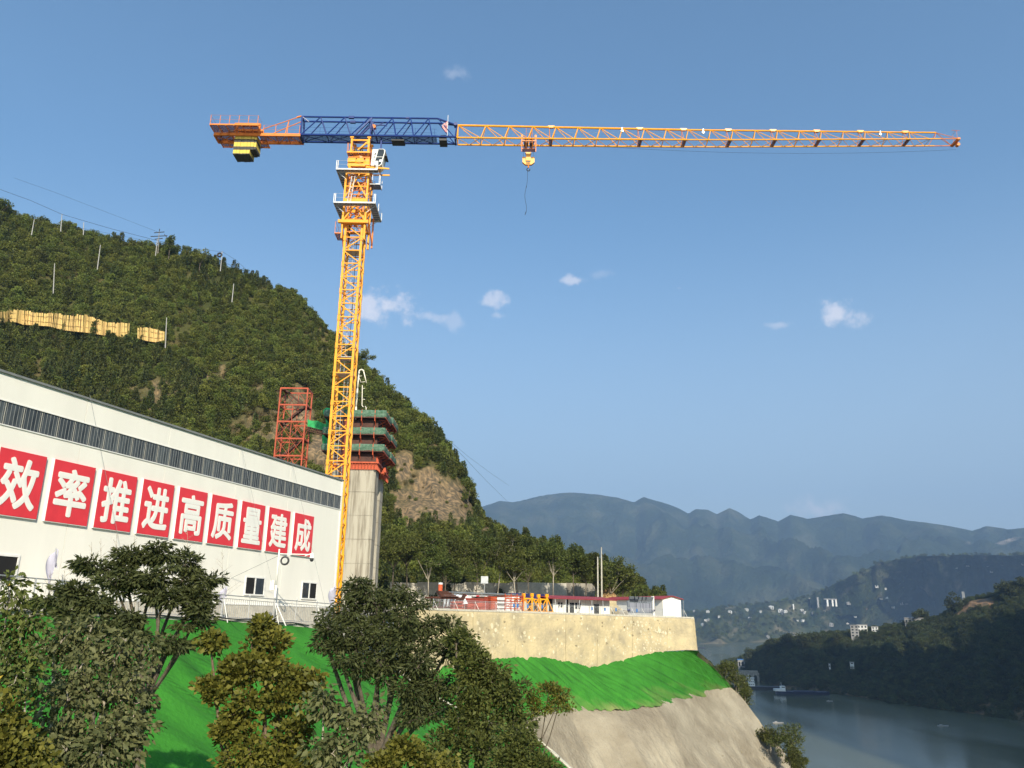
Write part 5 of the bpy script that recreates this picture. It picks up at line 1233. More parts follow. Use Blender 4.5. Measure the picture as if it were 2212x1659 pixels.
def scatter(name, pts, scl, idx, label=None, par=None):
    me = bpy.data.meshes.new(name); me.vertices.add(len(pts)); me.vertices.foreach_set('co', np.asarray(pts, np.float32).ravel())
    for nm, ty, arr, key in (('scl', 'FLOAT_VECTOR', scl, 'vector'), ('idx', 'INT', idx, 'value'), ('rz', 'FLOAT', nrs.uniform(0, 6.28, len(pts)), 'value')):
        a = me.attributes.new(nm, ty, 'POINT'); a.data.foreach_set(key, np.asarray(arr, np.int32 if ty == 'INT' else np.float32).ravel())
    o = link(name, me); o['kind'] = 'stuff'
    if label: o['label'] = label
    ng = bpy.data.node_groups.new(name, 'GeometryNodeTree'); ng.interface.new_socket('Geometry', in_out='INPUT', socket_type='NodeSocketGeometry'); ng.interface.new_socket('Geometry', in_out='OUTPUT', socket_type='NodeSocketGeometry')
    n, l = ng.nodes, ng.links; gi = n.new('NodeGroupInput'); go = n.new('NodeGroupOutput'); ip = n.new('GeometryNodeInstanceOnPoints'); ci = n.new('GeometryNodeCollectionInfo')
    ci.inputs['Collection'].default_value = PC; ci.inputs['Separate Children'].default_value = True; ci.inputs['Reset Children'].default_value = True
    ip.inputs['Pick Instance'].default_value = True
    def att(nm, ty):
        a = n.new('GeometryNodeInputNamedAttribute'); a.data_type = ty; a.inputs['Name'].default_value = nm; return a.outputs['Attribute']
    cx_ = n.new('ShaderNodeCombineXYZ'); l.new(att('rz', 'FLOAT'), cx_.inputs['Z'])
    l.new(gi.outputs[0], ip.inputs['Points']); l.new(ci.outputs[0], ip.inputs['Instance']); l.new(att('idx', 'INT'), ip.inputs['Instance Index'])
    l.new(cx_.outputs[0], ip.inputs['Rotation']); l.new(att('scl', 'FLOAT_VECTOR'), ip.inputs['Scale']); l.new(ip.outputs[0], go.inputs[0])
    md = o.modifiers.new('cover', 'NODES'); md.node_group = ng
    return o
def sample_surface(P, A, n, imax, keep=lambda p, a, u, v: True):
    rows, cols = P.shape[:2]; res = []; imax = min(imax, rows-1)
    q = P[:imax+1]; ar = np.linalg.norm(np.cross(q[1:, :-1]-q[:-1, :-1], q[:-1, 1:]-q[:-1, :-1]), axis=2).ravel(); cdf = np.cumsum(ar); cdf /= cdf[-1]
    pick = np.searchsorted(cdf, nrs.uniform(0, 1, n))
    for k in pick:
        i, j = divmod(int(k), cols-1); u, v = nrs.uniform(0, 1, 2)
        p = P[i, j]*(1-u)*(1-v)+P[i, j+1]*u*(1-v)+P[i+1, j]*(1-u)*v+P[i+1, j+1]*u*v
        if keep(p, A[i, j], j+u, i+v): res.append(p)
    return np.array(res)
def cover(name, P, A, n, imax, size, label, thr=.5, cone=.25, dry=.06, zmin=None, kinds=None):
    pts = sample_surface(P, A, n, imax, lambda p, a, u, v: (a < thr or (a < .56 and nrs.uniform() < .5)) and (zmin is None or p[2] > zmin))
    m_ = len(pts); idx = np.zeros(m_, int); sc = np.zeros((m_, 3))
    for k, p in enumerate(pts):
        zone = nz(p[0]*.013, p[1]*.013, p[2]*.02); zn2 = nz(p[0]*.03, p[2]*.03, 8); c_ = cone*(2.2 if zone > .08 else .3); r = nrs.uniform()
        s = nrs.uniform(size[0], size[1])*(1+.45*zn2)
        if kinds: idx[k] = kinds[nrs.randint(len(kinds))]; sc[k] = (s, s, s*.9)
        elif r < c_: idx[k] = kc[nrs.randint(3)]; s *= 1.25; sc[k] = (s*.95, s*.95, s*1.15)
        elif r < c_+dry+.10*(zone < -.12): idx[k] = kd[nrs.randint(2)]; s *= .55; sc[k] = (s, s, s*.7)
        elif r < c_+.45: idx[k] = kr[nrs.randint(4)]; sc[k] = (s, s, s*.85)
        else: idx[k] = kt[nrs.randint(3)]; sc[k] = (s*.9, s*.9, s*1.1)
    pts[:, 2] -= sc[:, 2]*.12
    return scatter(name, pts, sc, idx, label)
cover('hill_woods', HP, HA, 21000, 100, (1.7, 4.2), 'dense green scrub and young trees covering the hillside', thr=.35, cone=.16, dry=.09)
rp1 = sample_surface(HP, HA, 2600, 100, lambda p, a, u, v: a >= .35 and nrs.uniform() < (.35 if a > .6 else .8))
scatter('cliff_scrub', rp1, np.repeat(nrs.uniform(.5, 1.5, len(rp1))[:, None], 3, 1), nrs.choice(kd+kr, len(rp1)), 'small dry bushes clinging to the rock faces')
cover('bank_woods', BP, BA, 16000, 62, (3.5, 8.5), 'dark woods on the opposite river bank', thr=.4, kinds=kb)
cover('village_woods', MP, MA, 8000, 70, (7, 17), 'scattered far trees on the village hills', thr=.8, zmin=-50, kinds=kb+kr)

# --- trees one can tell apart on the hill edge
def hill_tree(name, label, x, y, rx, ry, D, m='leaf_hill', dens=1, trunkdrop=None, **kw):
    c = atd(x, y, D); k = D/1735
    base = (c[0], c[1], c[2]-(trunkdrop or ry*2.2)*k)
    rs = np.random.RandomState(int(x)); bs = []
    for q in range(5):
        bs.append(((c[0]+rs.normal(0, .42)*rx*k, c[1]+rs.normal(0, .4)*rx*k, c[2]+rs.normal(0, .42)*ry*k), (rx*k*.5, rx*k*.5, ry*k*.42), 1))
    return tree(name, label, base, bs, M[m], M['bark'], leaf=.5*dens, asp=.6, clumps=int(34), per=20, spread=.75*k*10/1.45, flat=.5, trunk=.16, seed=int(x+y), **kw)
hill_tree('crag_tree', 'small tree leaning out into the sky right of the crane mast', 792, 773, 15, 12, 234, dens=.8)
hill_tree('crag_tree', 'thin tree sticking out of the slope edge halfway down the skyline', 921, 908, 16, 7, 216, dens=.8)
hill_tree('crag_tree', 'small tree at the lower end of the skyline above the yellow cliff', 1012, 1056, 12, 16, 204, dens=.8)
hill_tree('hilltop_tree', 'round dark tree standing out on the skyline left of the pole with the black coil', 436, 548, 15, 18, 250)
hill_tree('hilltop_tree', 'tall tree crown at the top left edge of the hill', 3, 442, 15, 22, 272)
hill_tree('hilltop_tree', 'slim tree on the skyline right of the pylon with crossarms', 368, 530, 7, 16, 255)

# --- belt of trees with pale trunks before the rear wall of the yard
belt = [(800, 1180, 34, 36), (850, 1190, 40, 38), (890, 1165, 34, 30), (930, 1190, 42, 34), (985, 1180, 40, 34), (1030, 1185, 36, 36), (1075, 1190, 34, 34), (1118, 1175, 30, 28), (1150, 1195, 38, 36), (1195, 1190, 36, 34), (1235, 1205, 34, 34), (1268, 1215, 26, 28), (1320, 1235, 42, 30), (1352, 1255, 34, 26), (1288, 1232, 26, 28), (1110, 1215, 30, 26), (960, 1215, 36, 26)]
where = ['far left, beside the pier', 'second from the pier', 'third from the pier, tall', 'with a forked pale trunk behind the orange marker', 'behind the rusty steel rack', 'behind the white tarpaulin', 'left of the small grey sign', 'tallest, above the grey sign', 'right of the small grey sign', 'behind the blue sheet roof', 'behind the ridge of the long red-roofed hut', 'last before the pale poles', 'broad, right of the pale poles', 'lowest, furthest right', 'dark one just behind the two pale poles', 'shorter, before the tallest', 'short wide one by the rack']
for k, (x, y, rx, ry) in enumerate(belt):
    D = interp(x, [(800, 128), (1270, 150), (1360, 156)])+rnd.uniform(-3, 3); kk = D/1735; c = atd(x, y+6, D); rs = np.random.RandomState(300+k)
    bs = [((c[0]+rs.normal(0, .45)*rx*kk, c[1]+rs.normal(0, .4)*rx*kk, c[2]+rs.normal(0, .42)*ry*kk), (rx*kk*.5, rx*kk*.5, ry*kk*.45), 1) for q in range(8)]
    tree('belt_tree', 'leafy tree before the rear concrete wall, '+where[k], (c[0]+rs.normal(0, .3), c[1], .9 if x < 1300 else -1.5), bs, M['leaf_wood'], M['bark'] if k % 3 else M['bark_pale'], leaf=.30, asp=.65, clumps=130, per=44, spread=.72, flat=.7, trunk=.12, seed=310+k, droop=.15, group='trees before the rear wall', fork=.55)
# --- bushes on the river side of the slope
for k, (x, y, rx, ry, D, lab) in enumerate(((1565, 1448, 22, 16, 150, 'brownish bush just behind the top of the slope edge'), (1590, 1470, 22, 26, 146, 'tall brown-green bush above the river right of the netting'), (1608, 1500, 16, 22, 142, 'bush lowest along the netting edge, above the boats'), (1660, 1578, 22, 18, 132, 'dark bush on the river side of the concrete slope'), (1700, 1600, 32, 34, 128, 'large rounded bush over the river right of the concrete slope'), (1722, 1640, 22, 26, 124, 'lowest bush at the bottom edge beside the concrete slope'))):
    c = atd(x, y, D); kk = D/1735; rs = np.random.RandomState(400+k)
    bs = [((c[0]+rs.normal(0, .4)*rx*kk, c[1]+rs.normal(0, .4)*rx*kk, c[2]+rs.normal(0, .4)*ry*kk), (rx*kk*.5, rx*kk*.5, ry*kk*.5), 1) for q in range(6)]
    tree('river_bush', lab, (c[0], c[1], c[2]-ry*kk*2.2), bs, M['leaf_wood'] if k > 2 else M['leaf_mid'], M['bark_pale'], leaf=.26, asp=.5, clumps=80, per=40, spread=.5, flat=.8, trunk=.1, seed=410+k, cat='bush', group='bushes on the river side of the slope')

# ---- small marks on the slopes
mb = MB(); rs = np.random.RandomState(77)
for k in range(90):
    i, j = rs.randint(6, 50), rs.randint(20, 750); p = C[i, j]; a = Vector(p)+Vector((.05, -.08, .05)); mb.beam(a, a+Vector((rs.uniform(.05, .3), -.12, rs.uniform(-.35, .1))), rs.uniform(.04, .10), .05)
o = mb.build('weep_pipes', M['stone_dark']); o['kind'] = 'stuff'; o['label'] = 'small dark weep pipes and anchors dotting the sprayed concrete slope'
V, F, T = [], [], []; pts = []
for k in range(130):
    i, j = rs.randint(2, 60), rs.randint(60, 400); pts.append(L[i, j]+np.array([.05, -.03, .12]))
v, f = leaves(np.array(pts), rs.normal(0, 1, (len(pts), 3)), .2, .7, rs)
o = link('fallen_leaves', npmesh('fallen_leaves', v, f, M['tan_leaf'] if 'tan_leaf' in M else mat('tan_leaf', (.55, .45, .25), .8))); o['kind'] = 'stuff'; o['label'] = 'pale fallen leaves scattered on the green netting'
# ================================================================== BRIDGE PIER AND CLIMBING FORMWORK
def proj(p):
    p = np.asarray(p, float); z = p@_f; return 1106+1735*(p@_r)/z, 829.5-1735*(p@_u)/z
def wpart(root, mb, name, m, parent=None, label=None, smooth=False): return rb_(mb, name, m, parent, root, smooth, label)
PX0, PX1 = ony(714, 1015, 105)[0], ony(811, 1015, 105)[0]; PZ = ony(790, 1013, 105)[2]
pier = thing('bridge_pier', 'tall twin-legged grey concrete bridge pier streaked with rust, under construction', 'bridge pier', ((PX0+PX1)/2, 107, .3))
def leg(x0, x1, y0, y1, zt, lab=None):
    mb = MB(); c = .35; lift = 3.05; z = zt; out = [(x0+c, y0), (x1-c, y0), (x1, y0+c), (x1, y1-c), (x1-c, y1), (x0+c, y1), (x0, y1-c), (x0, y0+c)]
    k = 0
    while z > -.5:
        z0 = max(-.6, z-lift); e = .014*(k % 2); o = [(a+(e if a < (x0+x1)/2 else -e), b+e) for a, b in out]
        wpart(pier, MB().prism([(a, b, z0+.025) for a, b in o], (0, 0, z-z0-.05)), 'concrete_lift', M['pier_concrete']); z = z0; k += 1
    wpart(pier, MB().prism([(a+(.05 if a < (x0+x1)/2 else -.05), b+.05, -.6) for a, b in out], (0, 0, zt+.5)), 'core', M['concrete'])
leg(PX0, PX1, 105, 108.2, PZ)
RX1 = ony(822, 1034, 112)[0]; leg(PX0+.2, RX1, 112, 115.2, ony(815, 1034, 112)[2])
for zz in (12, 4): wpart(pier, MB().bb((PX0+1, 108.2, zz), (RX1-1, 112, zz+.8)), 'cross_beam', M['pier_concrete'])
def formwork(name, label, x0, x1, y0, levels, zpan, depth=3.2, ov=1.12):
    t = thing(name, label, 'formwork', ((x0+x1)/2, y0, zpan[0])); y1 = y0+depth
    # steel shutter panels standing on the last lift
    k = x0-.1
    pm = MB().bb((-.17, -.03, 0), (.17, .02, zpan[1]-zpan[0])).bb((-.17, -.2, 0), (-.10, -.03, zpan[1]-zpan[0])).bb((.08, -.16, 0), (.12, -.03, zpan[1]-zpan[0])).mesh('shutter_panel', M['orange_red'])
    while k < x1:
        o = link('shutter_panel', pm, t); o.location = (k+.2-t.location[0], -.08, 0); k += .42
    sm = pm; k = y0+.1
    while k < y1:
        o = link('shutter_panel', sm, t); o.location = (x1+.1-t.location[0], k+.2-y0, 0); o.rotation_euler = (0, 0, R(90)); k += .42
    wpart(t, MB().beam((x0-.3, y0-.3, (zpan[0]+zpan[1])/2), (x1+.35, y0-.3, (zpan[0]+zpan[1])/2), .14, .18).beam((x1+.35, y0-.3, (zpan[0]+zpan[1])/2), (x1+.35, y1+.3, (zpan[0]+zpan[1])/2), .14, .18), 'waler', M['orange_red'])
    wpart(t, MB().bb((x0-.02, y0-.02, zpan[1]), (x1+.02, y1, levels[-1][0]+.3)), 'inner_shutter', M['brown_steel'])
    for (zd, hn) in levels:
        dk_ = MB().bb((x0-ov, y0-ov, zd), (x1+ov, y0-.05, zd+.06)).bb((x1+.05, y0-.04, zd), (x1+ov, y1+ov*.6, zd+.06)).bb((x0-ov, y0-.04, zd), (x0-.05, y1+ov*.6, zd+.06))
        d = wpart(t, dk_, 'deck', M['brown_steel'])
        b = MB(); nb = max(3, int((x1-x0)/1.5))
        for q in range(nb+1):
            xx = x0+.3+(x1-x0-.6)*q/nb; b.beam((xx, y0-ov+.03, zd-.05), (xx, y0, zd-.05), .08, .12); b.beam((xx, y0-ov+.05, zd-.08), (xx, y0-.02, zd-1.15), .09); b.beam((xx, y0-ov, zd-.1), (xx, y0-ov, zd+1.1), .06)
        for yy in (y0+.2, (y0+y1)/2, y1): b.beam((x1, yy, zd-.1), (x1+ov, yy, zd-.1), .1, .14); b.beam((x1+ov, yy, zd-.12), (x1+.05, yy, zd-.75), .1); b.beam((x1+ov, yy, zd-.1), (x1+ov, yy, zd+1.1), .06)
        b.beam((x1+ov, y0-ov, zd-.03), (x1+ov, y1, zd-.03), .1, .12)
        wpart(t, b, 'bracket', M['orange_red'], d)
        wpart(t, MB().bb((x0-.05, y0-.3, zd-1.3), (x1+.05, y0-.22, zd-.12)), 'shade_sheet', M['brown_steel'], d)  # dark sheet whose colour stands in for the shade under the deck
        # draped safety net
        n1, n2 = 9, 46; P = np.zeros((n1, n2, 3)); per = [(x0-ov-.02, y1+ov*.5), (x0-ov-.02, y0-ov-.02), (x1+ov+.02, y0-ov-.02), (x1+ov+.02, y1+ov*.5)]
        Ls = [math.dist(per[i], per[i+1]) for i in range(3)]; tot = sum(Ls)
        for j in range(n2):
            s_ = tot*j/(n2-1); i = 0
            while i < 2 and s_ > Ls[i]: s_ -= Ls[i]; i += 1
            w = min(1, s_/Ls[i]); a = per[i]; c_ = per[i+1]; px_, py_ = a[0]+(c_[0]-a[0])*w, a[1]+(c_[1]-a[1])*w
            for q in range(n1):
                v = q/(n1-1); bulge = .10*math.sin(math.pi*v)*(1+nz(j*.35, v*3)); ox = (px_-(x0+x1)/2)/(x1-x0+2*ov)*2*bulge; oy = -bulge if i == 1 else 0
                P[q, j] = (px_+ox, py_+oy, zd-.05+v*hn+.06*nz(j*.5, 3)*(v > .9)-.05*(v < .1)*nz(j*.9, 1))
        L0 = np.array(t.location); nt_ = link('safety_net', grid_mesh(P-L0, M['net_green'], 'safety_net'), t)
        so = nt_.modifiers.new('thick', 'SOLIDIFY'); so.thickness = .02
        nb2 = MB(); nb2.bb((x0-ov, y0-ov-.05, zd-.05), (x1+ov, y0-ov-.03, zd+.12)); wpart(t, nb2, 'toe_board', M['brown_steel'], d)
        for q in range(nb+1): xx = x0+.3+(x1-x0-.6)*q/nb; wpart(t, MB().tube((xx, y0-ov-.08, zd-.5), (xx, y0-ov-.08, zd+.9), .05, n=6), 'standard', M['orange_red'], d)
    return t
zz = lambda y, Y: ony(790, y, Y)[2]
formwork('climbing_formwork', 'front climbing formwork with three green netted decks over orange shutters on the pier', PX0, PX1, 105, [(zz(974, 103.75), 1.0), (zz(938, 103.75), 1.0), (zz(901, 103.75), 1.05)], (PZ-.1, zz(985, 105)))
rzt = ony(815, 1034, 112)[2]
formwork('climbing_formwork', 'rear climbing formwork half hidden behind the front one, netted decks to its right', PX0+.2, RX1+.3, 112, [(zz(990, 110.75), 1.0), (zz(952, 110.75), 1.0), (zz(915, 110.75), 1.05)], (rzt-.1, rzt+1.6))
# reddish hoist column seen through the mast
hc = thing('hoist_column', 'tall reddish boxed column seen through the crane mast beside the pier', 'column', (ony(742, 1000, 102)[0], 102, 0))
xh = ony(742, 1000, 102)[0]; wpart(hc, MB().bb((xh-.42, 101.7, -.3), (xh+.1, 102.5, ony(742, 905, 102)[2])), 'shaft', M['rust_red']); wpart(hc, MB().tube((xh+.4, 101.9, ony(742, 940, 102)[2]), (xh+.55, 101.9, ony(746, 840, 102)[2]), .2, .16, n=8), 'pipe', mat('pink_pipe', (.62, .42, .33), .6))
# concrete placing boom folded above the formwork
pb = thing('placing_boom', 'cream concrete placing boom folded in an arch above the pier formwork', 'concrete boom', tuple(ony(769, 905, 104.5)))
q = lambda X, Yy, Yd=104.5: ony(769.3+.0739*X, 780.5+.0739*Yy, Yd)
M['cream'] = mat('cream', (.80, .75, .62), .45)
wpart(pb, MB().path([q(-20, 1700), q(0, 1330), q(40, 800), (q(85, 300))], .13, .11, 8), 'lower_arm', M['cream'], smooth=True)
wpart(pb, MB().path([q(85, 300), q(110, 255), q(160, 240), q(205, 260), q(222, 300)], .11, .10, 8), 'elbow', M['cream'], smooth=True)
wpart(pb, MB().path([q(222, 300), q(300, 630)], .08, .07, 8).path([q(95, 430), q(170, 430)], .04).path([q(95, 490), q(140, 610), q(265, 598)], .04), 'upper_arm', M['cream'], smooth=True)
wpart(pb, MB().path([q(182, 700), q(172, 1290), q(210, 1335)], .06, .05, 8).path([q(262, 1320), q(292, 1345), q(292, 1420)], .06).path([q(200, 800), q(260, 790)], .04).path([q(200, 1115), q(260, 1110)], .04), 'delivery_pipe', M['cream'])

# ================================================================== RED STAIR TOWER
f0, f1 = ony(607, 837.5, 105.3), ony(665.5, 838.5, 105.3)
stw = thing('stair_tower', 'red steel stair tower with zigzag flights standing left of the crane mast', 'stair tower', ((f0[0]+f1[0])/2, 105.3, 2))
x0, x1, y0, y1, zt0, hh = f0[0], f1[0], 105.3, 107.8, f0[2], 2.33
for k in range(11):
    zt_ = zt0-hh*k; zb0 = zt_-hh
    lv = MB()
    for (a, b) in ((x0, y0), (x1, y0), (x1, y1), (x0, y1)): lv.beam((a, b, zb0), (a, b, zt_), .17)
    for (a, b, w_) in (((x0, y0), (x1, y0), .2), ((x1, y0), (x1, y1), .14), ((x1, y1), (x0, y1), .16), ((x0, y1), (x0, y0), .14)): lv.beam((a[0], a[1], zt_-.05), (b[0], b[1], zt_-.05), .12, w_)
    xm = (x0+x1)/2
    for yy in (y0, y1): lv.beam((xm, yy, zb0), (xm, yy, zt_), .08) if k > 0 or yy == y1 else None
    sec_ = wpart(stw, lv, 'tower_frame', M['red_steel'])
    br = MB()
    for yy in (y1,) + ((y0,) if k > 1 else ()):
        for a, b in ((x0, xm), (xm, x1)): br.beam((a, yy, zb0), (b, yy, zt_), .05); br.beam((b, yy, zb0), (a, yy, zt_), .05)
    for xx in (x0, x1): br.beam((xx, y0, zb0), (xx, y1, zt_), .05)
    wpart(stw, br, 'brace', M['red_steel'], sec_)
    a, b = (x0+.5, x1-.6) if k % 2 == 0 else (x1-.5, x0+.6); fl = MB()
    for yy in (y0+.8, y0+1.5): fl.beam((a, yy, zt_-.1), (b, yy, zb0), .05, .24)
    for s_ in range(9): w = (s_+.5)/9; xx = a+(b-a)*w; fl.bb((xx-.13, y0+.8, zt_-.1-(hh-.1)*w), (xx+.13, y0+1.5, zt_-.07-(hh-.1)*w))
    fl.bb((a-.5 if k % 2 == 0 else a, y0+.6, zt_-.12), (a if k % 2 == 0 else a+.5, y1, zt_-.06))
    wpart(stw, fl, 'stair_flight', M['brown_steel'])
# covered gangway from the tower to the formwork
a0, a1 = ony(664, 921, 106.4), ony(705, 931, 107.5); gw = thing('gangway', 'sloping gangway wrapped in bright green netting between the red tower and the pier', 'gangway', tuple(a0))
A0, A1 = Vector(a0), Vector(a1)
P = np.zeros((7, 16, 3))
for j in range(16):
    for i in range(7): w = j/15; v = i/6; P[i, j] = A0.lerp(A1, w)+Vector((0, -.05-.06*nz(j*.6, v*2), v*(1.0-.1*math.sin(w*9))))
link('netting', grid_mesh(P-np.array(a0), M['net_bright'], 'netting'), gw)
P2 = P+np.array([0, 1.0, 0.02]); link('netting', grid_mesh(P2-np.array(a0), M['net_bright'], 'netting'), gw)
tb_ = MB()
for dz in (0, -.35, -.6): tb_.beam(A0+Vector((0, 0, dz)), A1+Vector((0, 0, dz)), .08); tb_.beam(A0+Vector((0, 1, dz)), A1+Vector((0, 1, dz)), .08)
for k in range(9): tb_.beam(A0.lerp(A1, k/9)+Vector((0, 0, -.02)), A0.lerp(A1, (k+.5)/9)+Vector((0, 0, -.6)), .05); tb_.beam(A0.lerp(A1, (k+.5)/9)+Vector((0, 0, -.6)), A0.lerp(A1, (k+1)/9)+Vector((0, 0, -.02)), .05)
wpart(gw, tb_, 'truss', M['brown_steel'])
P = np.zeros((10, 4, 3)); c0 = np.array(ony(702, 905, 107))
for i in range(10):
    for j in range(4): P[i, j] = c0+np.array([.25*j+.2*math.sin(i*.7), -.1*(j % 2), -i*.42+.2])
link('loose_net', grid_mesh(P-np.array(a0), M['net_bright'], 'loose_net'), gw)
bz = ony(707, 890, 108); wpart(gw, MB().ball(bz, (.62, .5, .62), 9, 6), 'net_bundle', M['net_bright'], smooth=False)

# ================================================================== STORAGE YARD ON THE WALL
EX, EY = np.array([.81, .586, 0]), np.array([-.586, .81, 0])
def yp(x, off, dz=0.0):   # place seen at column x, off metres back from the wall edge
    t = wtop(x); q_ = ray(x, 1330); c = t@(-EY); p = q_*((c-off)/(q_@(-EY))); p[2] = t[2]+dz; return p
YR = math.atan2(.586, .81)
def ything(name, label, cat, x, off, group=None, dz=0): return thing(name, label, cat, tuple(yp(x, off, dz)), YR, group)
def span(xa, xb, off): return float((yp(xb, off)-yp(xa, off))@EX)
# fence along the wall edge
yf_ = ything('yard_fence', 'thin grey metal fence with white braces along the top of the retaining wall', 'fence', 935, .15)
x0y = yp(935, .15); Lf = span(935, 1478, .15); npn = 24
def loc(px, off=.15): return float((yp(px, off)-x0y)@EX)
pp = [x0y+EX*(Lf*k/npn) for k in range(npn+1)]
def on_line(s_):  # follow the curved wall top
    w = s_/Lf; px_ = 935+(1478-935)*w; p = yp(px_, .15); return p
pts = [on_line(Lf*k/npn) for k in range(npn+1)]
rl = lambda p: Vector(((p-x0y)@EX, (p-x0y)@EY, p[2]-x0y[2]))
bal = MB().tube((0, 0, .08), (0, 0, 1.0), .010, n=4).mesh('baluster', M['galv'])
for k in range(npn+1):
    p = rl(pts[k]); MB().tube(p, p+Vector((0, 0, 1.15)), .03, n=5).build('post', M['galv'], yf_); MB().beam(p+Vector((0, -.03, 1.0)), p+Vector((.5, -.2, -.0)), .035).build('brace', M['white_paint'], yf_) if k % 2 == 0 or k > 15 else None
    if k < npn:
        q_ = rl(pts[k+1])
        for h_, r_ in ((1.1, .022), (.95, .014), (.1, .014)): MB().tube(p+Vector((0, 0, h_)), q_+Vector((0, 0, h_)), r_, n=5).build('rail', M['galv'], yf_)
        nb = 11
        for j in range(1, nb): o = link('baluster', bal, yf_); o.location = p.lerp(q_, j/nb)
# rusty formwork trusses
t = ything('steel_rack', 'rusty brown rack of stacked formwork trusses at the left end of the yard', 'steel rack', 940, 2.2); w_ = span(933, 984, 2.2)
mb = MB()
for k in range(6): mb.beam((0, .4*k, .3), (w_*.9, .4*k, .3), .12, .18); mb.beam((-.2, .4*k, 1.35), (w_, .4*k, 1.35), .12, .2)
for k in range(9): xx = w_*k/9; mb.beam((xx, 0, .3), (xx+.2, 0, 1.35), .08); mb.beam((xx, 2, .3), (xx+.2, 2, 1.35), .08)
mb.build('truss', M['brown_steel'], t)
mb = MB()
for k in range(5): mb.beam((.5+.1*k, .3*k, 1.5+.14*k), (w_*.75-.15*k, .3*k, 1.5+.14*k), .5, .11)
mb.beam((w_*.75, 0, .2), (w_*1.0, 0, 1.75), .35, .3); mb.beam((w_*.6, .1, .1), (w_*.8, .1, 1.4), .2, .3); mb.build('beam_stack', M['brown_steel'], t)
for k in range(3): MB().bb((w_*.5+.05*k, -.4, .05+.35*k), (w_*.95-.1*k, .1, .3+.35*k)).build('beam', M['stack_red'], t)
t = ything('marker_column', 'orange and white wrapped post standing above the rusty rack', 'marker post', 949, 3.5); MB().tube((0, 0, 0), (0, 0, 2.6), .08, n=6).build('post', M['galv'], t)
MB().tube((0, 0, 2.0), (0, 0, 2.85), .24, .27, n=9).build('orange_wrap', M['orange_red'], t); MB().tube((0, 0, 2.85), (0, 0, 3.05), .27, .25, n=9).build('white_wrap', M['tarp'], t)
# tarpaulin heap and long white shed row
t = ything('tarp_heap', 'white tarpaulin draped over a heap left of the red panel stacks', 'tarpaulin', 990, 3.2)
w_ = span(976, 1008, 3.2); P = np.zeros((9, 16, 3))
for i in range(9):
    for j in range(16):
        u, v = j/15, i/8; P[i, j] = (-w_/2+u*w_*1.0+.3*v, -.6+1.6*v, 1.95*math.sin(math.pi*min(1, .08+v*.5))*(.62+.38*math.sin(math.pi*u)**.4)+.10*nz(u*6, v*4)-.1)
link('sheet', grid_mesh(P, M['tarp'], 'sheet'), t)
t = ything('long_shed', 'long low white shed with a dark roof edge running behind the stored steel', 'shed', 984, 9); w_ = span(984, 1103, 9)
MB().bb((0, 0, 0), (w_, 3, 2.15)).build('wall', M['tarp'], t); MB().prism([(-.1, -.3, 2.17), (-.1, 3.2, 2.4), (-.1, 3.2, 2.46), (-.1, -.3, 2.23)], (w_+.2, 0, 0)).build('roof', M['grey_trim'], t)
for k in range(4): MB().bb((1.1+1.9*k, -.02, 1.85), (1.6+1.9*k, -.003, 1.97)).build('red_mark', M['red_board'], t); MB().bb((1.75+1.9*k, -.02, 1.86), (2.5+1.9*k, -.003, 1.95)).build('grey_mark', M['galv'], t)
# red panel stacks
for (xa, xb, off, zb, h_, lab, mm, n_) in ((1006, 1055, 3.0, .7, .8, 'dark red stacked panels above the lighter ones, right of the tarpaulin', 'rust_red', 5), (1009, 1025, 1.4, 0, .8, 'low light red panel stack, first from the left', 'stack_red', 4), (1029, 1047, 1.4, 0, .95, 'low light red panel stack, second from the left', 'stack_red', 4), (1031, 1058, 4.2, 1.5, .28, 'thin brown panels lying on top of the dark red stack', 'brown_steel', 2), (1059.5, 1071.5, 1.6, 0, 1.75, 'tall bright red panel stack standing right of the low ones', 'red_steel', 8), (1046, 1058, 2.2, 0, .9, 'small brick-red stack squeezed left of the tall bright one', 'rust_red', 4)):
    t = ything('panel_stack', lab, 'panel stack', xa, off, 'steel panels stored on the yard'); w_ = span(xa, xb, off)
    if zb > .5: MB().bb((.05, .1, 0), (w_-.05, 1.3, zb-.01)).build('support_stack', M['rust_red'], t)
    for k in range(n_): j_ = rnd.uniform(-.04, .04); MB().bb((j_, j_, zb+h_*k/n_+.01), (w_+j_, 1.4, zb+h_*(k+1)/n_-.015)).build('panel', M[mm], t)
t = ything('beam_pile', 'pile of white and dark beams laid crosswise between the tall red stack and red frames', 'beam pile', 1072.5, 2.0); w_ = span(1072.5, 1088, 2.0)
for k in range(8): MB().bb((rnd.uniform(-.1, .1), 0, .05+.24*k), (w_+rnd.uniform(-.1, .1), 2, .17+.24*k)).build('beam', M['white_paint'] if k % 2 == 0 else M['brown_steel'], t)
t = ything('frame_stack', 'stack of red lattice frames with crossed bars behind the fence', 'steel frames', 1090, 1.8); w_ = span(1090, 1125, 1.8)
for k in range(7):
    mb = MB(); zk = .1+.3*k; mb.beam((0, 0, zk), (w_, 0, zk), .08, .1).beam((0, 1.5, zk), (w_, 1.5, zk), .08, .1)
    for q in range(4): mb.beam((w_*q/3, 0, zk), (w_*q/3, 1.5, zk), .08)
    if k in (1, 4): mb.beam((0, 0, zk), (w_/3, 0, zk+.6), .05).beam((w_/3, 0, zk), (0, 0, zk+.6), .05).beam((w_*.66, 0, zk), (w_, 0, zk+.6), .05)
    mb.build('frame', M['red_steel'], t)
mb = MB()
for q in (0, .33, .66, 1): mb.beam((w_*q, -.05, 0), (w_*q, -.05, 2.15), .1)
mb.build('upright', M['red_steel'], t)
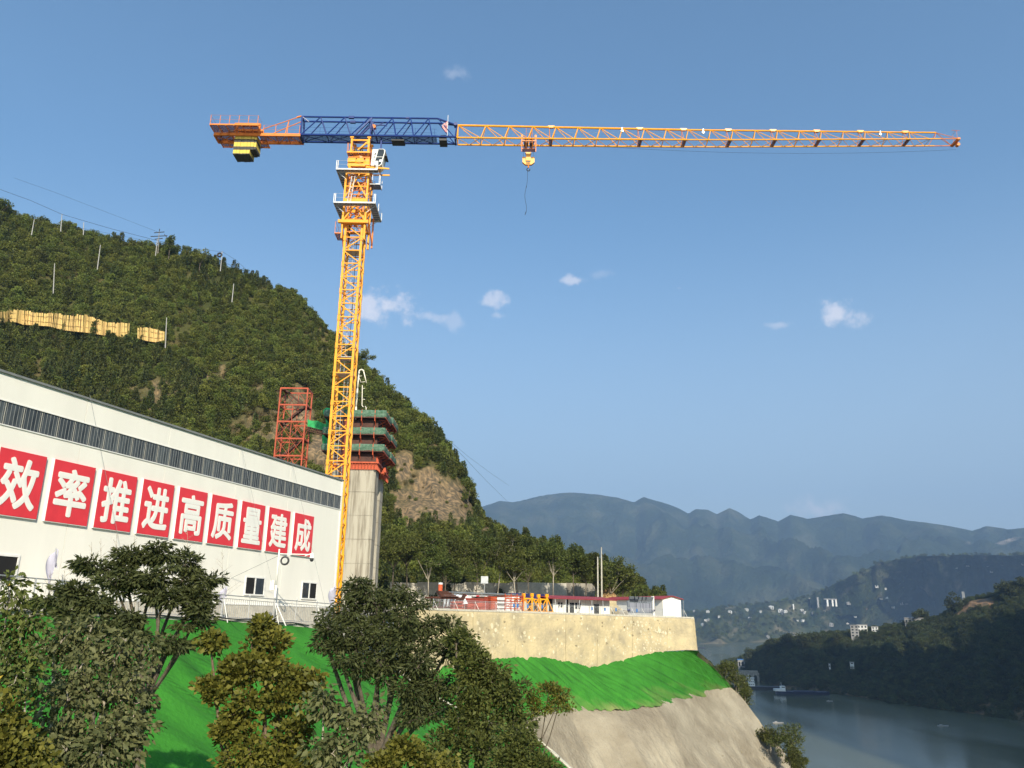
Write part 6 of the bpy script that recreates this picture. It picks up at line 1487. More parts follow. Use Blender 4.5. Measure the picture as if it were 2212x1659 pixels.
# yellow crane feet frames
for xa, xb, lab in ((1128.5, 1165, 'yellow crane section lying on the yard, A-shaped braces, left one of two'), (1166, 1194, 'yellow crane section right of the other, in front of the red-roofed hut')):
    t = ything('crane_section', lab, 'crane section', xa, 1.5, 'spare crane sections on the yard'); w_ = span(xa, xb, 1.5); H = 1.8
    mb = MB()
    for yy in (0, 1.7):
        mb.beam((0, yy, .12), (w_, yy, .12), .16, .24); mb.beam((.08, yy, .1), (.08, yy, H), .16); mb.beam((0, yy, H-.1), (w_*.55, yy, H-.1), .1, .14)
        cx_ = w_*.5; mb.beam((cx_, yy, .1), (cx_, yy, H+.35), .15); mb.beam((cx_, yy, H+.1), (cx_*.45, yy, .9), .09); mb.beam((cx_, yy, H+.2), (w_-.1, yy, .15), .1); mb.beam((cx_*.4, yy, .2), (cx_, yy, .95), .07)
    mb.build('frame', M['crane_yellow'], t)
    MB().bb((w_*.5-.2, -.12, H+.15), (w_*.5+.2, .12, H+.55)).bb((w_*.5-.2, 1.6, H+.15), (w_*.5+.2, 1.84, H+.55)).build('lug', M['crane_yellow'], t)
    mb = MB()
    for xx in (.08, w_*.5): mb.beam((xx, 0, .12), (xx, 1.7, .12), .1); mb.beam((xx, 0, H), (xx, 1.7, H-.3), .08); mb.beam((xx, 0, .2), (xx, 1.7, H), .06)
    mb.build('cross_bars', M['crane_yellow'], t)
t = ything('blue_roof_shelter', 'dark navy sheet roof behind the yellow crane sections', 'shelter', 1104, 8); w_ = span(1104, 1172, 8)
MB().bb((0, 0, 1.6), (w_, .06, 2.5)).build('sheet', M['blue_sheet'], t); MB().bb((0, .06, 2.38), (w_, 3, 2.48)).build('top', M['blue_sheet'], t)
for q in range(4): MB().bb((w_*q/3-.05, .1, 0), (w_*q/3+.05, .2, 2.37)).build('post', M['galv'], t)
# long hut with red roof
t = ything('site_hut', 'long white hut with a red roof, doors and windows under a deep porch', 'hut', 1195, 6.5); w_ = span(1195, 1309, 6.5); H = 2.0
MB().bb((0, .0, 0), (w_, 4, H)).build('wall', M['white_panel'], t)
for q in range(9): MB().bb((w_*q/9-.01, -.012, 0), (w_*q/9+.01, -.002, H)).build('joint', M['grey_trim'], t)
rf = MB().prism([(-1.7, -1.2, H+.02), (-1.7, 2.0, H+.5), (-1.7, 5.0, H+.1), (-1.7, 5.0, H+.04), (-1.7, 2.0, H+.44), (-1.7, -1.2, H-.04)], (w_+2.1, 0, 0)); rf.build('roof', M['roof_red'], t)
for xa, xb, za, zb_, kind in ((.07, .16, .8, 1.6, 'window'), (.27, .36, 0.02, 1.6, 'door'), (.365, .475, .65, 1.6, 'window'), (.70, .805, .02, 1.5, 'door')):
    f_ = MB().bb((w_*xa, -.05, za), (w_*xb, -.003, zb_)).build(kind, M['white_paint'], t)
    n_ = 2 if kind == 'window' else 1; L_ = w_*(xb-xa)
    for q in range(n_): MB().bb((w_*xa+.07+L_*q/n_, -.065, za+.07), (w_*xa+L_*(q+1)/n_-.07, -.052, zb_-.07)).build('pane', M['glass_window'], f_)
MB().bb((w_*.215, -.02, 0), (w_*.255, -.004, 1.95)).build('gap_panel', M['dark_void'], t)
for q in (-.05, .13, .36, .58, .78): MB().tube((w_*q, -1.1, 0), (w_*q, -1.1, H), .04, n=6).build('porch_post', M['galv'], t)
MB().bb((w_*.40, -.7, .0), (w_*.49, -.3, .55)).build('bench', M['white_paint'], t)
MB().bb((-1.5, .2, 0), (-.05, 3.8, 1.95)).build('porch_shade', M['dark_void'], t); MB().bb((-1.1, .12, 0), (-.7, .19, 1.9)).build('porch_door', M['white_paint'], t)  # dark box painted as the shade inside the open porch end
# stone stub wall between hut and signboard
t = ything('stone_stub', 'broken end of pale stone wall between the hut and the signboard', 'wall', 1310.5, 8); w_ = span(1310.5, 1343, 8)
MB().prism([(0, 0, 0), (w_, 0, 0), (w_, 0, .95), (w_*.65, 0, 1.5), (w_*.62, 0, 2.1), (0, 0, 2.15)], (0, 1, 0)).build('masonry', M['wall_stone'], t)
for k, (px_, lab) in enumerate(((1329, 'brown boulder behind the fence under the stone stub'), (1338, 'pale boulder right of the stone stub'), (1349, 'grey boulder left of the signboard foot'))):
    t = ything('boulder', lab, 'boulder', px_, 2.5); b = MB().ball((0, 0, .35), (.6, .5, .5), 7, 5); b.v = [v+Vector((nz(v.x*3, v.y*3, v.z*3+k)*.2, 0, nz(v.y*4, v.z*3, k)*.15)) for v in b.v]; b.build('rock', M['stone_dark'] if k == 0 else M['concrete'], t)
# last hut: gable to the sun, long side in shade; signboard in front
c0 = yp(1432.5, 3.0); D_ = math.hypot(c0[0], c0[1]); c1 = atd(1472, 1332, D_+.9); ga = math.atan2(c1[1]-c0[1], c1[0]-c0[0]); wg = math.dist(c0[:2], c1[:2])
t = thing('gable_hut', 'white hut with red gabled roof at the far right end of the yard', 'hut', tuple(c0), ga)
H1_, H2_ = 2.6, 2.95; Lh = 14
MB().prism([(0, 0, 0), (wg, 0, 0), (wg, 0, H1_), (wg/2, 0, H2_), (0, 0, H1_+.15)], (-1.5, .02, 0)) if False else None
g_ = MB().prism([(0, 0, -.1), (wg, 0, -.1), (wg, 0, H1_), (wg/2, 0, H2_), (0, 0, H1_)], (0, .1, 0)); g_.build('gable_wall', M['white_panel'], t)
aside = Vector((-math.sin(0)*0, 1, 0))
sd2 = Vector((-.42, .91, 0))*Lh   # the long side runs back and left
mb = MB().prism([(0, .1, -.1), (wg, .1, -.1), (wg, .1, H1_-.02), (wg/2, .1, H2_-.02), (0, .1, H1_-.02)], sd2); mb.build('hut_body', M['white_panel'], t)
for sgn in (0, 1):
    xx = (0, wg)[sgn]; e = -.35 if sgn == 0 else .35
    r_ = MB().prism([(xx+e, -.35, H1_-.06), (wg/2, -.35, H2_+.06), (wg/2, -.35, H2_+.14), (xx+e, -.35, H1_+.02)][:: (1 if sgn == 0 else -1)], Vector((0, .4, 0))+sd2); r_.build('roof', M['roof_red'], t)
dn = Vector((-.91, -.42, 0)); dl = sd2.normalized()
a_ = Vector((0, .1, 0))+dl*1.6; MB().prism([a_+dn*.02+Vector((0, 0, .9)), a_+dl*2.2+dn*.02+Vector((0, 0, .9)), a_+dl*2.2+dn*.02+Vector((0, 0, 2.3)), a_+dn*.02+Vector((0, 0, 2.3))], dn*.04).build('window', M['glass_window'], t)
MB().beam((wg+.3, -.2, 0), (wg+.3, -.2, H1_), .06).build('down_pipe', M['grey_trim'], t)
s0_, s1_ = yp(1356.5, 2.8), yp(1410, 2.6); sa = math.atan2(s1_[1]-s0_[1], s1_[0]-s0_[0]); ws = math.dist(s0_[:2], s1_[:2])
t = thing('signboard', 'grey-blue site signboard with rows of small dark characters and a white side pillar', 'sign', tuple(s0_), sa)
M['sign_grey'] = mat('sign_grey', (.17, .19, .22), .5, var=.1); M['sign_dark'] = mat('sign_dark', (.025, .03, .045), .5)
MB().bb((0, 0, .5), (ws, .18, 2.45)).build('panel', M['sign_grey'], t)
MB().prism([(.1, -.35, 3.15), (ws, -.35, 3.15), (ws, -.05, 2.5), (.35, -.05, 2.5)], (0, .15, 0)).build('header', M['sign_grey'], t)
MB().prism([(.15, -.2, 2.72), (1.7, -.2, 2.72), (1.95, -.2, 2.46), (.35, -.2, 2.46)], (0, -.03, 0)).build('header_band', M['sign_dark'], t)
for k in range(4): MB().bb((1.0+.75*k, -.42, 2.6+.1*(k % 2)), (1.12+.75*k, -.36, 3.13)).build('header_strut', M['sign_dark'], t)
for k in range(4):
    a = .9+.44*k+(.15 if k > 1 else 0); f_ = MB().bb((ws*(.08+.22*k), -.03, .75), (ws*(.27+.22*k), -.004, 2.1)).build('board', mat('sign_board_%d' % k, (.24, .25, .30), .5), t)
MB().bb((ws*.33, -.04, .6), (ws*.345, -.005, 2.15)).bb((ws*.6, -.04, .6), (ws*.615, -.005, 2.15)).bb((ws*.87, -.04, .6), (ws*.885, -.005, 2.15)).build('divider', M['sign_dark'], t)
mb = MB()   # two groups of four characters, too small to read in the photo
for k in range(8):
    c_ = ws*(.27+.065*k+(.03 if k > 3 else 0))
    mb.bb((c_-.09, -.012, 2.33), (c_+.09, -.003, 2.36)); mb.bb((c_-.09, -.012, 2.22), (c_+.09, -.003, 2.245)); mb.bb((c_-.015, -.010, 2.17), (c_+.015, -.002, 2.39))
mb.build('lettering', M['sign_dark'], t)
MB().bb((ws, -.12, .1), (ws+.3, .2, 3.3)).build('pillar', M['white_paint'], t); MB().ball((.05, -.2, .95), (.3, .1, .16)).ball((ws-.1, -.25, .95), (.3, .12, .22)).build('blue_bow', M['blue_sheet'], t)
for o_ in [o for o in COL.objects if o.name.startswith('signboard')]: o_.scale = (1, 1, .86)
for k, (px_, lab) in enumerate(((1110, 'first from the left, on the red frames'), (1118, 'second, on the red frames'), (1140, 'on the left yellow crane section'), (1171, 'between the yellow crane sections'), (1279, 'on the hut door'), (1307, 'right of the hut'), (1331, 'near the stone stub'), (1376, 'under the signboard'))):
    t = ything('blue_notice', 'small blue notice hung on the yard fence, '+lab, 'notice', px_, -.02, 'blue notices on the yard fence'); MB().bb((-.14, -.02, .55), (.14, .0, .98)).build('plate', M['blue_tag'], t)
# rear concrete wall
rwp = [atd(x, 1300, D) for x, D in ((840, 134), (900, 138), (1000, 145), (1100, 151), (1224, 158))]
t = thing('rear_wall', 'plain concrete wall standing behind the row of trees above the yard', 'wall', tuple(rwp[0]*np.array([1, 1, 0])))
for k, (a, b) in enumerate(zip(rwp[:-1], rwp[1:])):
    za, zb_ = ony(0+proj(a)[0], 1257, a[1])[2], ony(proj(b)[0], 1260, b[1])[2]; n_ = 4
    for q in range(n_):
        p, r_ = a+(b-a)*(q/n_), a+(b-a)*((q+1)/n_); e = (b-a)/np.linalg.norm(b-a)*.02; z1_ = za+(zb_-za)*q/n_; z2_ = za+(zb_-za)*(q+1)/n_; L0 = np.array(t.location)
        MB().prism([tuple((p+e)*[1, 1, 0]+[0, 0, .3]-L0), tuple((r_-e)*[1, 1, 0]+[0, 0, .3]-L0), tuple((r_-e)*[1, 1, 0]+[0, 0, z2_]-L0), tuple((p+e)*[1, 1, 0]+[0, 0, z1_]-L0)], (.1, .3, 0)).build('wall_panel', M['concrete_pale'], t)
a = rwp[-1]; b = atd(1286, 1300, 160); zt2 = ony(1250, 1259.5, a[1])[2]; L0 = np.array(t.location)
MB().prism([tuple(a*[1, 1, 0]-L0), tuple(b*[1, 1, 0]-L0), tuple(b*[1, 1, 0]+[0, 0, zt2]-L0), tuple(a*[1, 1, 0]+[0, 0, zt2]-L0)], (-.3, .4, 0)).build('return_wall', M['concrete'], t)  # darker concrete puts this stretch's shade into its colour
# small grey sign, pale poles
p = atd(1046, 1300, 134); t = thing('road_sign', 'small square grey sign on a post before the rear wall', 'sign', (p[0], p[1], .8)); zc_ = ony(1046, 1253, p[1])[2]
MB().tube((0, 0, 0), (0, 0, zc_-.8), .05, n=6).build('post', M['galv'], t); MB().bb((-.6, -.1, zc_-1.35), (.55, -.06, zc_-.2)).build('plate', M['galv'], t)
for x, yt, lab in ((1291, 1203, 'shorter pale concrete pole left of its twin above the yellow cut'), (1299.5, 1182, 'taller pale concrete pole above the yellow cut')):
    p = atd(x, 1280, 147); t = thing('utility_pole', lab, 'pole', (p[0], p[1], 0), 0, 'utility poles'); zt_ = ony(x, yt, p[1])[2]; MB().tube((0, 0, 0), (.1, 0, zt_), .16, .11, n=8).build('shaft', M['concrete_pale'], t)
# yellow earth cut
rs = np.random.RandomState(5); P = np.zeros((14, 18, 3))
for i in range(14):
    for j in range(18):
        u, v = j/17, i/13; yt = interp(u, [(0, 1286), (.35, 1262), (.6, 1264), (.8, 1278), (1, 1298)]); x = 1292+42*u+6*v*(u-.5); y = 1304+(yt-1304)*v; P[i, j] = atd(x, y, 150+4*v+.9*nz(x*.25, y*.12, 3)+.4*nz(x*.8, y*.2))
M['earth_cut'] = mat('earth_cut', (.55, .36, .16), .95, col2=(.22, .13, .06), scale=.9, stretch=(1.6, 1.6, .35), bump=.8, bscale=2.5)
struct(link('earth_cut', grid_mesh(P, M['earth_cut'], 'earth_cut')))
# ================================================================== ON THE HILLSIDE
def hill_at(x, y):
    yb = interp(x, HB); yr = interp(x, HR); v = .88*max(0, min(1, (y-yb)/(yr-yb))); return hill_pt(x, v)[0]
M['pole_white'] = mat('pole_white', (.38, .37, .35), .7)
for (xt, yt, xb, yb, lab) in ((74, 474, 68, 500, 'short pale pole near the top left of the hill'), (134, 462, 131, 492, 'pale pole on the skyline, left of the pylon'), (217, 529, 210, 575, 'thin pole leaning above the middle of the plank fence'), (118, 569, 115, 626, 'white pole on the left of the hill above the plank fence'), (360, 686, 357, 744, 'tall white pole at the right end of the plank fence'), (505, 613, 501, 645, 'white pole on the right shoulder of the hill'), (480, 543, 476, 578, 'white skyline pole carrying a black cable coil'), (344, 500, 341, 540, 'dark pole on the skyline with several crossarms'), (340, 517, 336, 545, 'short white pole just before the one with crossarms'), (181, 480, 180, 500, 'small pole top on the skyline left of centre')):
    b = hill_at(xb, min(yb+6, interp(xb, HB))); D = math.hypot(b[0], b[1])*.985; b = atd(xb, yb+8, D); tp = atd(xt, yt, D)
    t = thing('utility_pole', lab, 'pole', tuple(b), 0, 'utility poles'); d = Vector(tp-b)
    MB().tube((0, 0, 0), d, .15, .10, n=7).build('shaft', M['pole_white'] if 'dark' not in lab else M['concrete'], t)
    if 'crossarms' in lab and 'dark' in lab:
        mb = MB()
        for h, w in ((.95, 1.6), (.78, 2.6), (.66, 1.2)): mb.beam(d*h+Vector((-w, 0, -.1)), d*h+Vector((w, 0, .25)), .2)
        mb.beam(d*.8+Vector((1.6, 0, .6)), d*.8+Vector((2.6, 0, -.6)), .18); mb.tube(d, d+Vector((0, 0, .9)), .12, n=5).build('crossarm', M['dark_metal'], t)
    if 'coil' in lab: MB().torus(d*.82+Vector((-.7, 0, 0)), .62, .3, 'y', 12, 6).build('cable_coil', M['dark_metal'], t)
def wire(pts, lab, r=.035):
    Q = [Vector(atd(x, y, D)) for x, y, D in pts]; b = Q[0].copy(); o = MB().path([q-b for q in Q], r, n=4).build('power_line', M['dark_metal']); o.location = b; tag(o, lab, 'power line', 'power lines over the hill')
wire([(-60, 392, 262), (0, 409, 260), (66, 433, 258), (134, 463, 256), (240, 494, 252), (341, 520, 248), (400, 534, 246), (470, 560, 243), (540, 592, 240)], 'dark power line passing the short white skyline pole down the ridge', .05)
wire([(30, 384, 262), (120, 416, 258), (240, 462, 252), (346, 503, 247)], 'faint power line above the others ending at the crossarm pole', .03)
wire([(134, 485, 256), (240, 505, 252), (341, 525, 248), (440, 539, 245), (481, 544, 243)], 'thin power line between crossarm pole and the pole with the coil', .03)
wire([(481, 544, 243), (510, 562, 240), (538, 588, 238), (590, 618, 236)], 'short power line dropping right from the pole with the coil', .035)
wire([(796, 793, 236), (850, 850, 240), (940, 926, 260), (1000, 985, 300), (1050, 1038, 380), (1095, 1082, 520)], 'power line running down beside the lower skyline towards the far mountains', .06)
wire([(950, 935, 262), (1010, 985, 310), (1060, 1022, 400), (1100, 1049, 560)], 'fainter power line right of the lower skyline', .05)
# plank fence across the slope
top = [(-30, 190), (0, 190), (100, 175), (170, 160), (370, 175), (420, 200), (580, 205), (600, 188), (660, 195), (800, 225), (870, 230), (950, 215), (1050, 230), (1180, 270), (1250, 300), (1390, 320), (1580, 327)]
bot = [(-30, 300), (200, 300), (280, 330), (600, 350), (790, 400), (1100, 432), (1440, 490), (1580, 470)]
top2 = [(1690, 385), (1780, 374), (1880, 392), (1950, 412), (2015, 436)]; bot2 = [(1690, 500), (1800, 530), (1900, 545), (2015, 520)]
zx = lambda X: X*.17643; zy = lambda Y: 641.1+.17643*Y
pm = MB().bb((-.185, -.03, 0), (.185, .03, 1)).mesh('plank', M['yellow_plank'])
for nm_, tp, bt, lab in ((0, top, bot, 'long wavy fence of yellow planks across the hillside'), (1, top2, bot2, 'short end piece of the yellow plank fence next to the tall white pole')):
    X0, X1 = tp[0][0], tp[-1][0]; x = X0; first = None; pr = None; ra = []
    while x < X1:
        px_, yt_, yb_ = zx(x), zy(interp(x, tp)), zy(interp(x, bt)); h = hill_at(px_, (yt_+yb_)/2); D = math.hypot(h[0], h[1])*.975-.8
        p = atd(px_, yb_+2, D); q_ = atd(px_+.6, yt_+rnd.uniform(-1.3, 1.0), D)
        if first is None: first = thing('plank_fence', lab, 'fence', tuple(p)); O = Vector(p)
        if pr is None: pr = p
        o = link('plank', pm, first); o.location = Vector(p)-O+Vector((0, rnd.uniform(-.05, .05), 0)); d = Vector(q_-p); o.scale = (1.0, 1, d.length); o.rotation_euler = (0, math.atan2(d.x, d.z)+rnd.uniform(-.03, .03), math.atan2(p[1]-pr[1], p[0]-pr[0]) if p is not pr else 0)
        ra.append((Vector(p)-O, Vector(q_)-O)); pr = p; x += 19.5
    mb = MB()
    for f_ in (.3, .72):
        for a, b in zip(ra[:-1], ra[1:]): mb.tube(a[0].lerp(a[1], f_)+Vector((0, -.08, 0)), b[0].lerp(b[1], f_)+Vector((0, -.08, 0)), .045, n=4)
    for k in range(2, len(ra), 5): mb.tube(ra[k][0]+Vector((0, -.12, -.2)), ra[k][1]+Vector((.1, -.12, .5)), .05, n=4)
    mb.build('binding_sticks', M['stick'], first)
# ================================================================== FAR SHORES
def hit(P, x, y):
    best = None; pp = P.reshape(-1, 3)
    z = pp@_f; X = 1106+1735*(pp@_r)/z; Y = 829.5-1735*(pp@_u)/z; ok = (np.abs(X-x) < 7) & (np.abs(Y-y) < 5)
    if not ok.any(): ok = (np.abs(X-x) < 9)
    i = np.where(ok)[0]; e = np.abs(Y[i]-y)+.004*np.linalg.norm(pp[i], axis=1)*.2; return pp[i[np.argmin(e)]]
M['house_white'] = mat('house_white', (.70, .69, .66), .7); M['house_grey'] = mat('house_grey', (.30, .29, .28), .8); M['house_pink'] = mat('house_pink', (.55, .30, .27), .8)
vh = [(180, 333), (287, 348), (345, 378), (366, 385), (285, 400), (310, 396), (520, 335), (548, 388), (715, 345), (728, 350), (748, 357), (770, 345), (835, 335), (865, 342), (880, 352), (918, 356), (690, 325), (830, 403), (848, 406), (1127, 415), (1155, 297), (1328, 265), (1388, 264), (1395, 320), (1468, 295), (1500, 296), (1690, 282), (1812, 72), (1878, 63), (1995, 62), (2070, 60), (2184, 48), (2196, 54), (1995, 101), (1195, 372), (645, 500), (1300, 195), (1385, 205), (1240, 325), (500, 420), (1030, 430), (600, 345), (1590, 300), (1560, 225), (980, 345), (1420, 405), (1450, 412), (1345, 395), (420, 352), (250, 430)]
hw = MB().bb((-.5, -.5, 0), (.5, .5, 1)); hw_m = hw.mesh('wall', M['house_white']); hg_m = hw.mesh('wall', M['house_grey']); hp_m = hw.mesh('wall', M['house_pink'])
rf_m = MB().prism([(-.56, -.56, 1), (.56, -.56, 1), (0, -.56, 1.28)], (0, 1.12, 0)).mesh('roof', M['grey_trim']); rs = np.random.RandomState(9)
wd_m = MB().bb((-.35, -.52, .55), (-.1, -.505, .8)).bb((.1, -.52, .55), (.35, -.52+.015, .8)).bb((-.35, -.52, .15), (-.1, -.505, .4)).bb((.1, -.52, .15), (.35, -.505, .4)).mesh('window', M['glass_window'])
for k, (X, Y) in enumerate(vh):
    x, y = 1427+.3549*X, 1198.6+.3549*Y+1.5; p = hit(MP, x, y); s = rs.uniform(5, 10)*(1.3 if k % 4 == 0 else 1); col_ = hw_m if k % 5 else hg_m
    pink = (X, Y) == (1240, 325)
    t = thing('village_house', 'pinkish village house alone on the far slope' if pink else 'small pale village house on the hazy slope across the water', 'house', (p[0], p[1], p[2]-2), rs.uniform(-.6, .6), None if pink else 'village houses on the far slope')
    for m_ in (hp_m if pink else col_, rf_m, wd_m):
        o = link(m_.name.split('.')[0], m_, t); o.scale = (s*1.3, s*.8, s*rs.uniform(.7, .75)+3 if m_ is None else s*.75+3)
# unfinished bridge towers in the distance
for k, (X, y0_, y1_, w, lab) in enumerate(((907, 262, 326, 5, 'left tall concrete tower of the distant unfinished bridge'), (925, 268, 326, 5, 'second concrete tower close beside the left one in the distance'), (977, 258, 318, 6, 'single slender concrete tower of the distant bridge'), (828, 300, 325, 4, 'short pale tower left of the distant bridge towers'))):
    x = 1427+.3549*X; p = hit(MP, x, 1198.6+.3549*y1_); D = math.hypot(p[0], p[1]); zt_ = atd(x, 1198.6+.3549*y0_, D)[2]; t = thing('distant_tower', lab, 'bridge tower', tuple(p), 0, 'distant bridge towers')
    MB().bb((-w/2, -w/2, -5), (w/2, w/2, zt_-p[2])).build('shaft', M['house_grey'] if k < 3 else M['house_white'], t)
x = 1427+.3549*1037; p = hit(MP, x, 1198.6+.3549*305); D = math.hypot(p[0], p[1]); zt_ = atd(x, 1198.6+.3549*267, D)[2]; t = thing('distant_girder', 'horizontal pale girder on columns right of the distant bridge towers', 'bridge', tuple(p))
L_ = 85*.3549/1735*D/2; MB().bb((-L_, -4, zt_-p[2]-3), (L_, 4, zt_-p[2])).build('girder', M['house_grey'], t)
for q in (-.55, .1, .55): MB().bb((L_*q-3, -3, -6), (L_*q+3, 3, zt_-p[2]-3.1)).build('column', M['house_white'], t)
# buildings on the near right bank
def bank_building(name, lab, X0, X1, Y0, Y1, m_, win=(3, 2), flat=True, sink=4, cat='building'):
    x, y = 1427+.3549*(X0+X1)/2, 1198.6+.3549*Y1; p = hit(BP, x, y); D = math.hypot(p[0], p[1])*.985; b = atd(x, y, D); tp = atd(x, 1198.6+.3549*Y0, D); w = .3549*(X1-X0)/1735*D; h = tp[2]-b[2]
    t = thing(name, lab, cat, (b[0], b[1], b[2]), -math.atan2(b[0], b[1])); MB().bb((-w/2, 0, -sink), (w/2, w*.6, h)).build('wall', M[m_], t)
    MB().bb((-w/2-.5, -.5, h), (w/2+.5, w*.6+.5, h+.6)).build('roof', M['house_grey'] if m_ != 'blue' else M['blue_tag'], t)
    for i in range(win[0]):
        for j in range(win[1]): a = -w/2+w*(i+.25)/win[0]; c = h*(j+.25)/win[1]; MB().bb((a, -.15, c), (a+w*.5/win[0], -.02, c+h*.5/win[1])).build('window', M['glass_window'], t)
    return t
bank_building('apartment_block', 'grey concrete apartment block catching light on the dark right bank', 1165, 1205, 430, 500, 'house_grey', (2, 4))
bank_building('apartment_block', 'white-topped concrete block just right of the taller one on the right bank', 1205, 1255, 427, 470, 'house_white', (3, 2))
bank_building('apartment_block', 'small pale block with dark windows right of the other two on the right bank', 1290, 1322, 438, 466, 'house_white', (2, 2))
bank_building('long_building', 'long low dark building among the trees halfway up the right bank', 1500, 1590, 386, 420, 'house_grey', (5, 1))
bank_building('white_hut', 'tiny white hut left of the orange earth cliff on the right bank', 1755, 1770, 350, 378, 'house_white', (1, 1))
bank_building('riverside_hall', 'riverside building with a blue roof at the tip of the right bank', 478, 566, 640, 690, 'house_grey', (5, 1)); 
t = [o for o in COL.objects if o.get('label', '').startswith('riverside building')][0]
for c in t.children:
    if c.name.startswith('roof'): c.data.materials.clear(); c.data.materials.append(M['blue_tag'])
bank_building('white_sign', 'small white sign post low on the dark right bank', 1026, 1034, 665, 690, 'house_white', (1, 1), cat='sign')
bank_building('white_hut', 'small pale shed low on the dark right bank, right of the white sign post', 1155, 1175, 655, 668, 'house_white', (1, 1))
# arched viaduct at the tip of the bank
x, y = 1427+.3549*525, 1198.6+.3549*735; D = math.hypot(*onz(x, y+12, WZ)[:2]); b = atd(x, y, D); w = .3549*120/1735*D
t = thing('arched_quay', 'low quay wall with round arches behind the white ship', 'quay', tuple(b), -math.atan2(b[0], b[1])); n_ = 4
mb = MB().bb((-w/2, 0, 3), (w/2, 6, 5))
for k in range(n_+1): xx = -w/2+w*k/n_; mb.bb((xx-1.2, 0, -9), (xx+1.2, 6, 3))
for k in range(n_):
    c = -w/2+w*(k+.5)/n_; r_ = w/n_/2-1.2
    for q in range(8):
        a0_, a1_ = math.pi*q/8, math.pi*(q+1)/8; mb.prism([(c+r_*math.cos(a0_), 0, r_*math.sin(a0_)-1), (c+r_*math.cos(a1_), 0, r_*math.sin(a1_)-1), (c+r_*math.cos(a1_), 0, 3.0), (c+r_*math.cos(a0_), 0, 3.0)], (0, 6, 0))
mb.build('arches', M['concrete'], t)
# lattice masts on the right ridge
for k, X in enumerate((1845, 1854)):
    x = 1427+.3549*X; p = hit(BP, x, 1304); D = math.hypot(p[0], p[1])*1.02; b = atd(x, 1304, D); zt_ = atd(x, 1278, D)[2]; t = thing('lattice_mast', ('left' if k == 0 else 'right')+' of two thin lattice masts left of the orange earth cliff', 'mast', tuple(b)); mb = MB(); h = zt_-b[2]
    for a in ((-.5, -.5), (.5, -.5), (.5, .5), (-.5, .5)): mb.beam((a[0], a[1], -2), (a[0]*.6, a[1]*.6, h), .18)
    for q in range(6): mb.beam((-.5, -.5, h*q/6), (.5, -.5, h*(q+1)/6), .1); mb.beam((.5, -.5, h*q/6), (-.5, -.5, h*(q+1)/6), .1)
    mb.build('lattice', M['galv'], t)
# ---- ships
def hull(L, B_, H, m_, t, name='hull'):
    n = 12; V, F = [], []
    for i in range(n+1):
        u = i/n; x = -L/2+L*u; w = B_/2*(1 if u < .75 else math.sqrt(max(0, 1-((u-.75)/.25)**2))*.98+.02)*(1 if u > .06 else .85); sh = .15*H*max(0, (u-.7)/.3)
        V += [Vector((x, -w, H+sh)), Vector((x-.02*L*(u < .1), -w*.8, -.8)), Vector((x-.02*L*(u < .1), w*.8, -.8)), Vector((x, w, H+sh))]
    for i in range(n):
        a = 4*i
        for k in range(3): F.append((a+k, a+4+k, a+5+k, a+1+k))
        F.append((a+3, a+7, a+4, a))
    F += [(0, 1, 2, 3), (4*n+3, 4*n+2, 4*n+1, 4*n)]; mb = MB(); mb.v, mb.f = V, F; return mb.build(name, m_, t)
M['hull_dark'] = mat('hull_dark', (.035, .035, .045), .6); M['hull_blue'] = mat('hull_blue', (.02, .024, .06), .6)
p = onz(1655, 1489, WZ); t = thing('cargo_ship', 'dark-hulled cargo ship with a tall white superstructure moored at the bank', 'ship', (p[0], p[1], WZ), R(-8)); k = p[1]/1735
hull(75*k, 10, 2.6, M['hull_dark'], t)
sx = -75*k/2+9*k
for q, (w, h0, h1) in enumerate(((6.2, 2.6, 5.2), (5.6, 5.25, 7.6), (5.0, 7.65, 9.6))):
    d = MB().bb((sx-w*.45, -w/2, h0), (sx+w*.45, w/2, h1)).build('deckhouse', M['house_white'], t)
    for j in range(3): MB().bb((sx-w*.36+w*.27*j, -w/2-.06, h0+(h1-h0)*.45), (sx-w*.22+w*.27*j, -w/2-.01, h0+(h1-h0)*.75)).build('window', M['glass_window'], d)
MB().bb((sx-3.0, -3.2, 9.6), (sx+3.0, 3.2, 9.9)).build('bridge_roof', M['house_white'], t); MB().tube((sx-1.8, 0, 9.9), (sx-2.4, 0, 13), .25, n=6).build('mast', M['galv'], t); MB().bb((sx-9, -2, 3), (sx-4, 2, 4)).build('cargo_gear', M['galv'], t)
p = onz(1735, 1500, WZ); k = p[1]/1735; t = thing('barge', 'long blue barge with a small white wheelhouse at its stern', 'barge', (p[0], p[1], WZ), R(-5))
hull(104*k, 10, 2.4, M['hull_blue'], t); sx = -104*k/2+9*k
MB().bb((sx-6, -3.5, 2.4), (sx+3, 3.5, 4.3)).build('deckhouse', M['house_white'], t); MB().bb((sx-.5, -2.4, 4.3), (sx+3.2, 2.4, 6.6)).build('wheelhouse', M['house_white'], t); MB().bb((sx, -2.44, 5.3), (sx+2.8, -2.41, 6.1)).build('window', M['glass_window'], t); MB().tube((sx+.6, 0, 6.6), (sx+.2, 0, 9.6), .2, n=6).build('mast', M['galv'], t); MB().bb((sx+10, -4, 2.4), (104*k/2-12, 4, 2.9)).build('hatch_cover', M['hull_blue'], t)
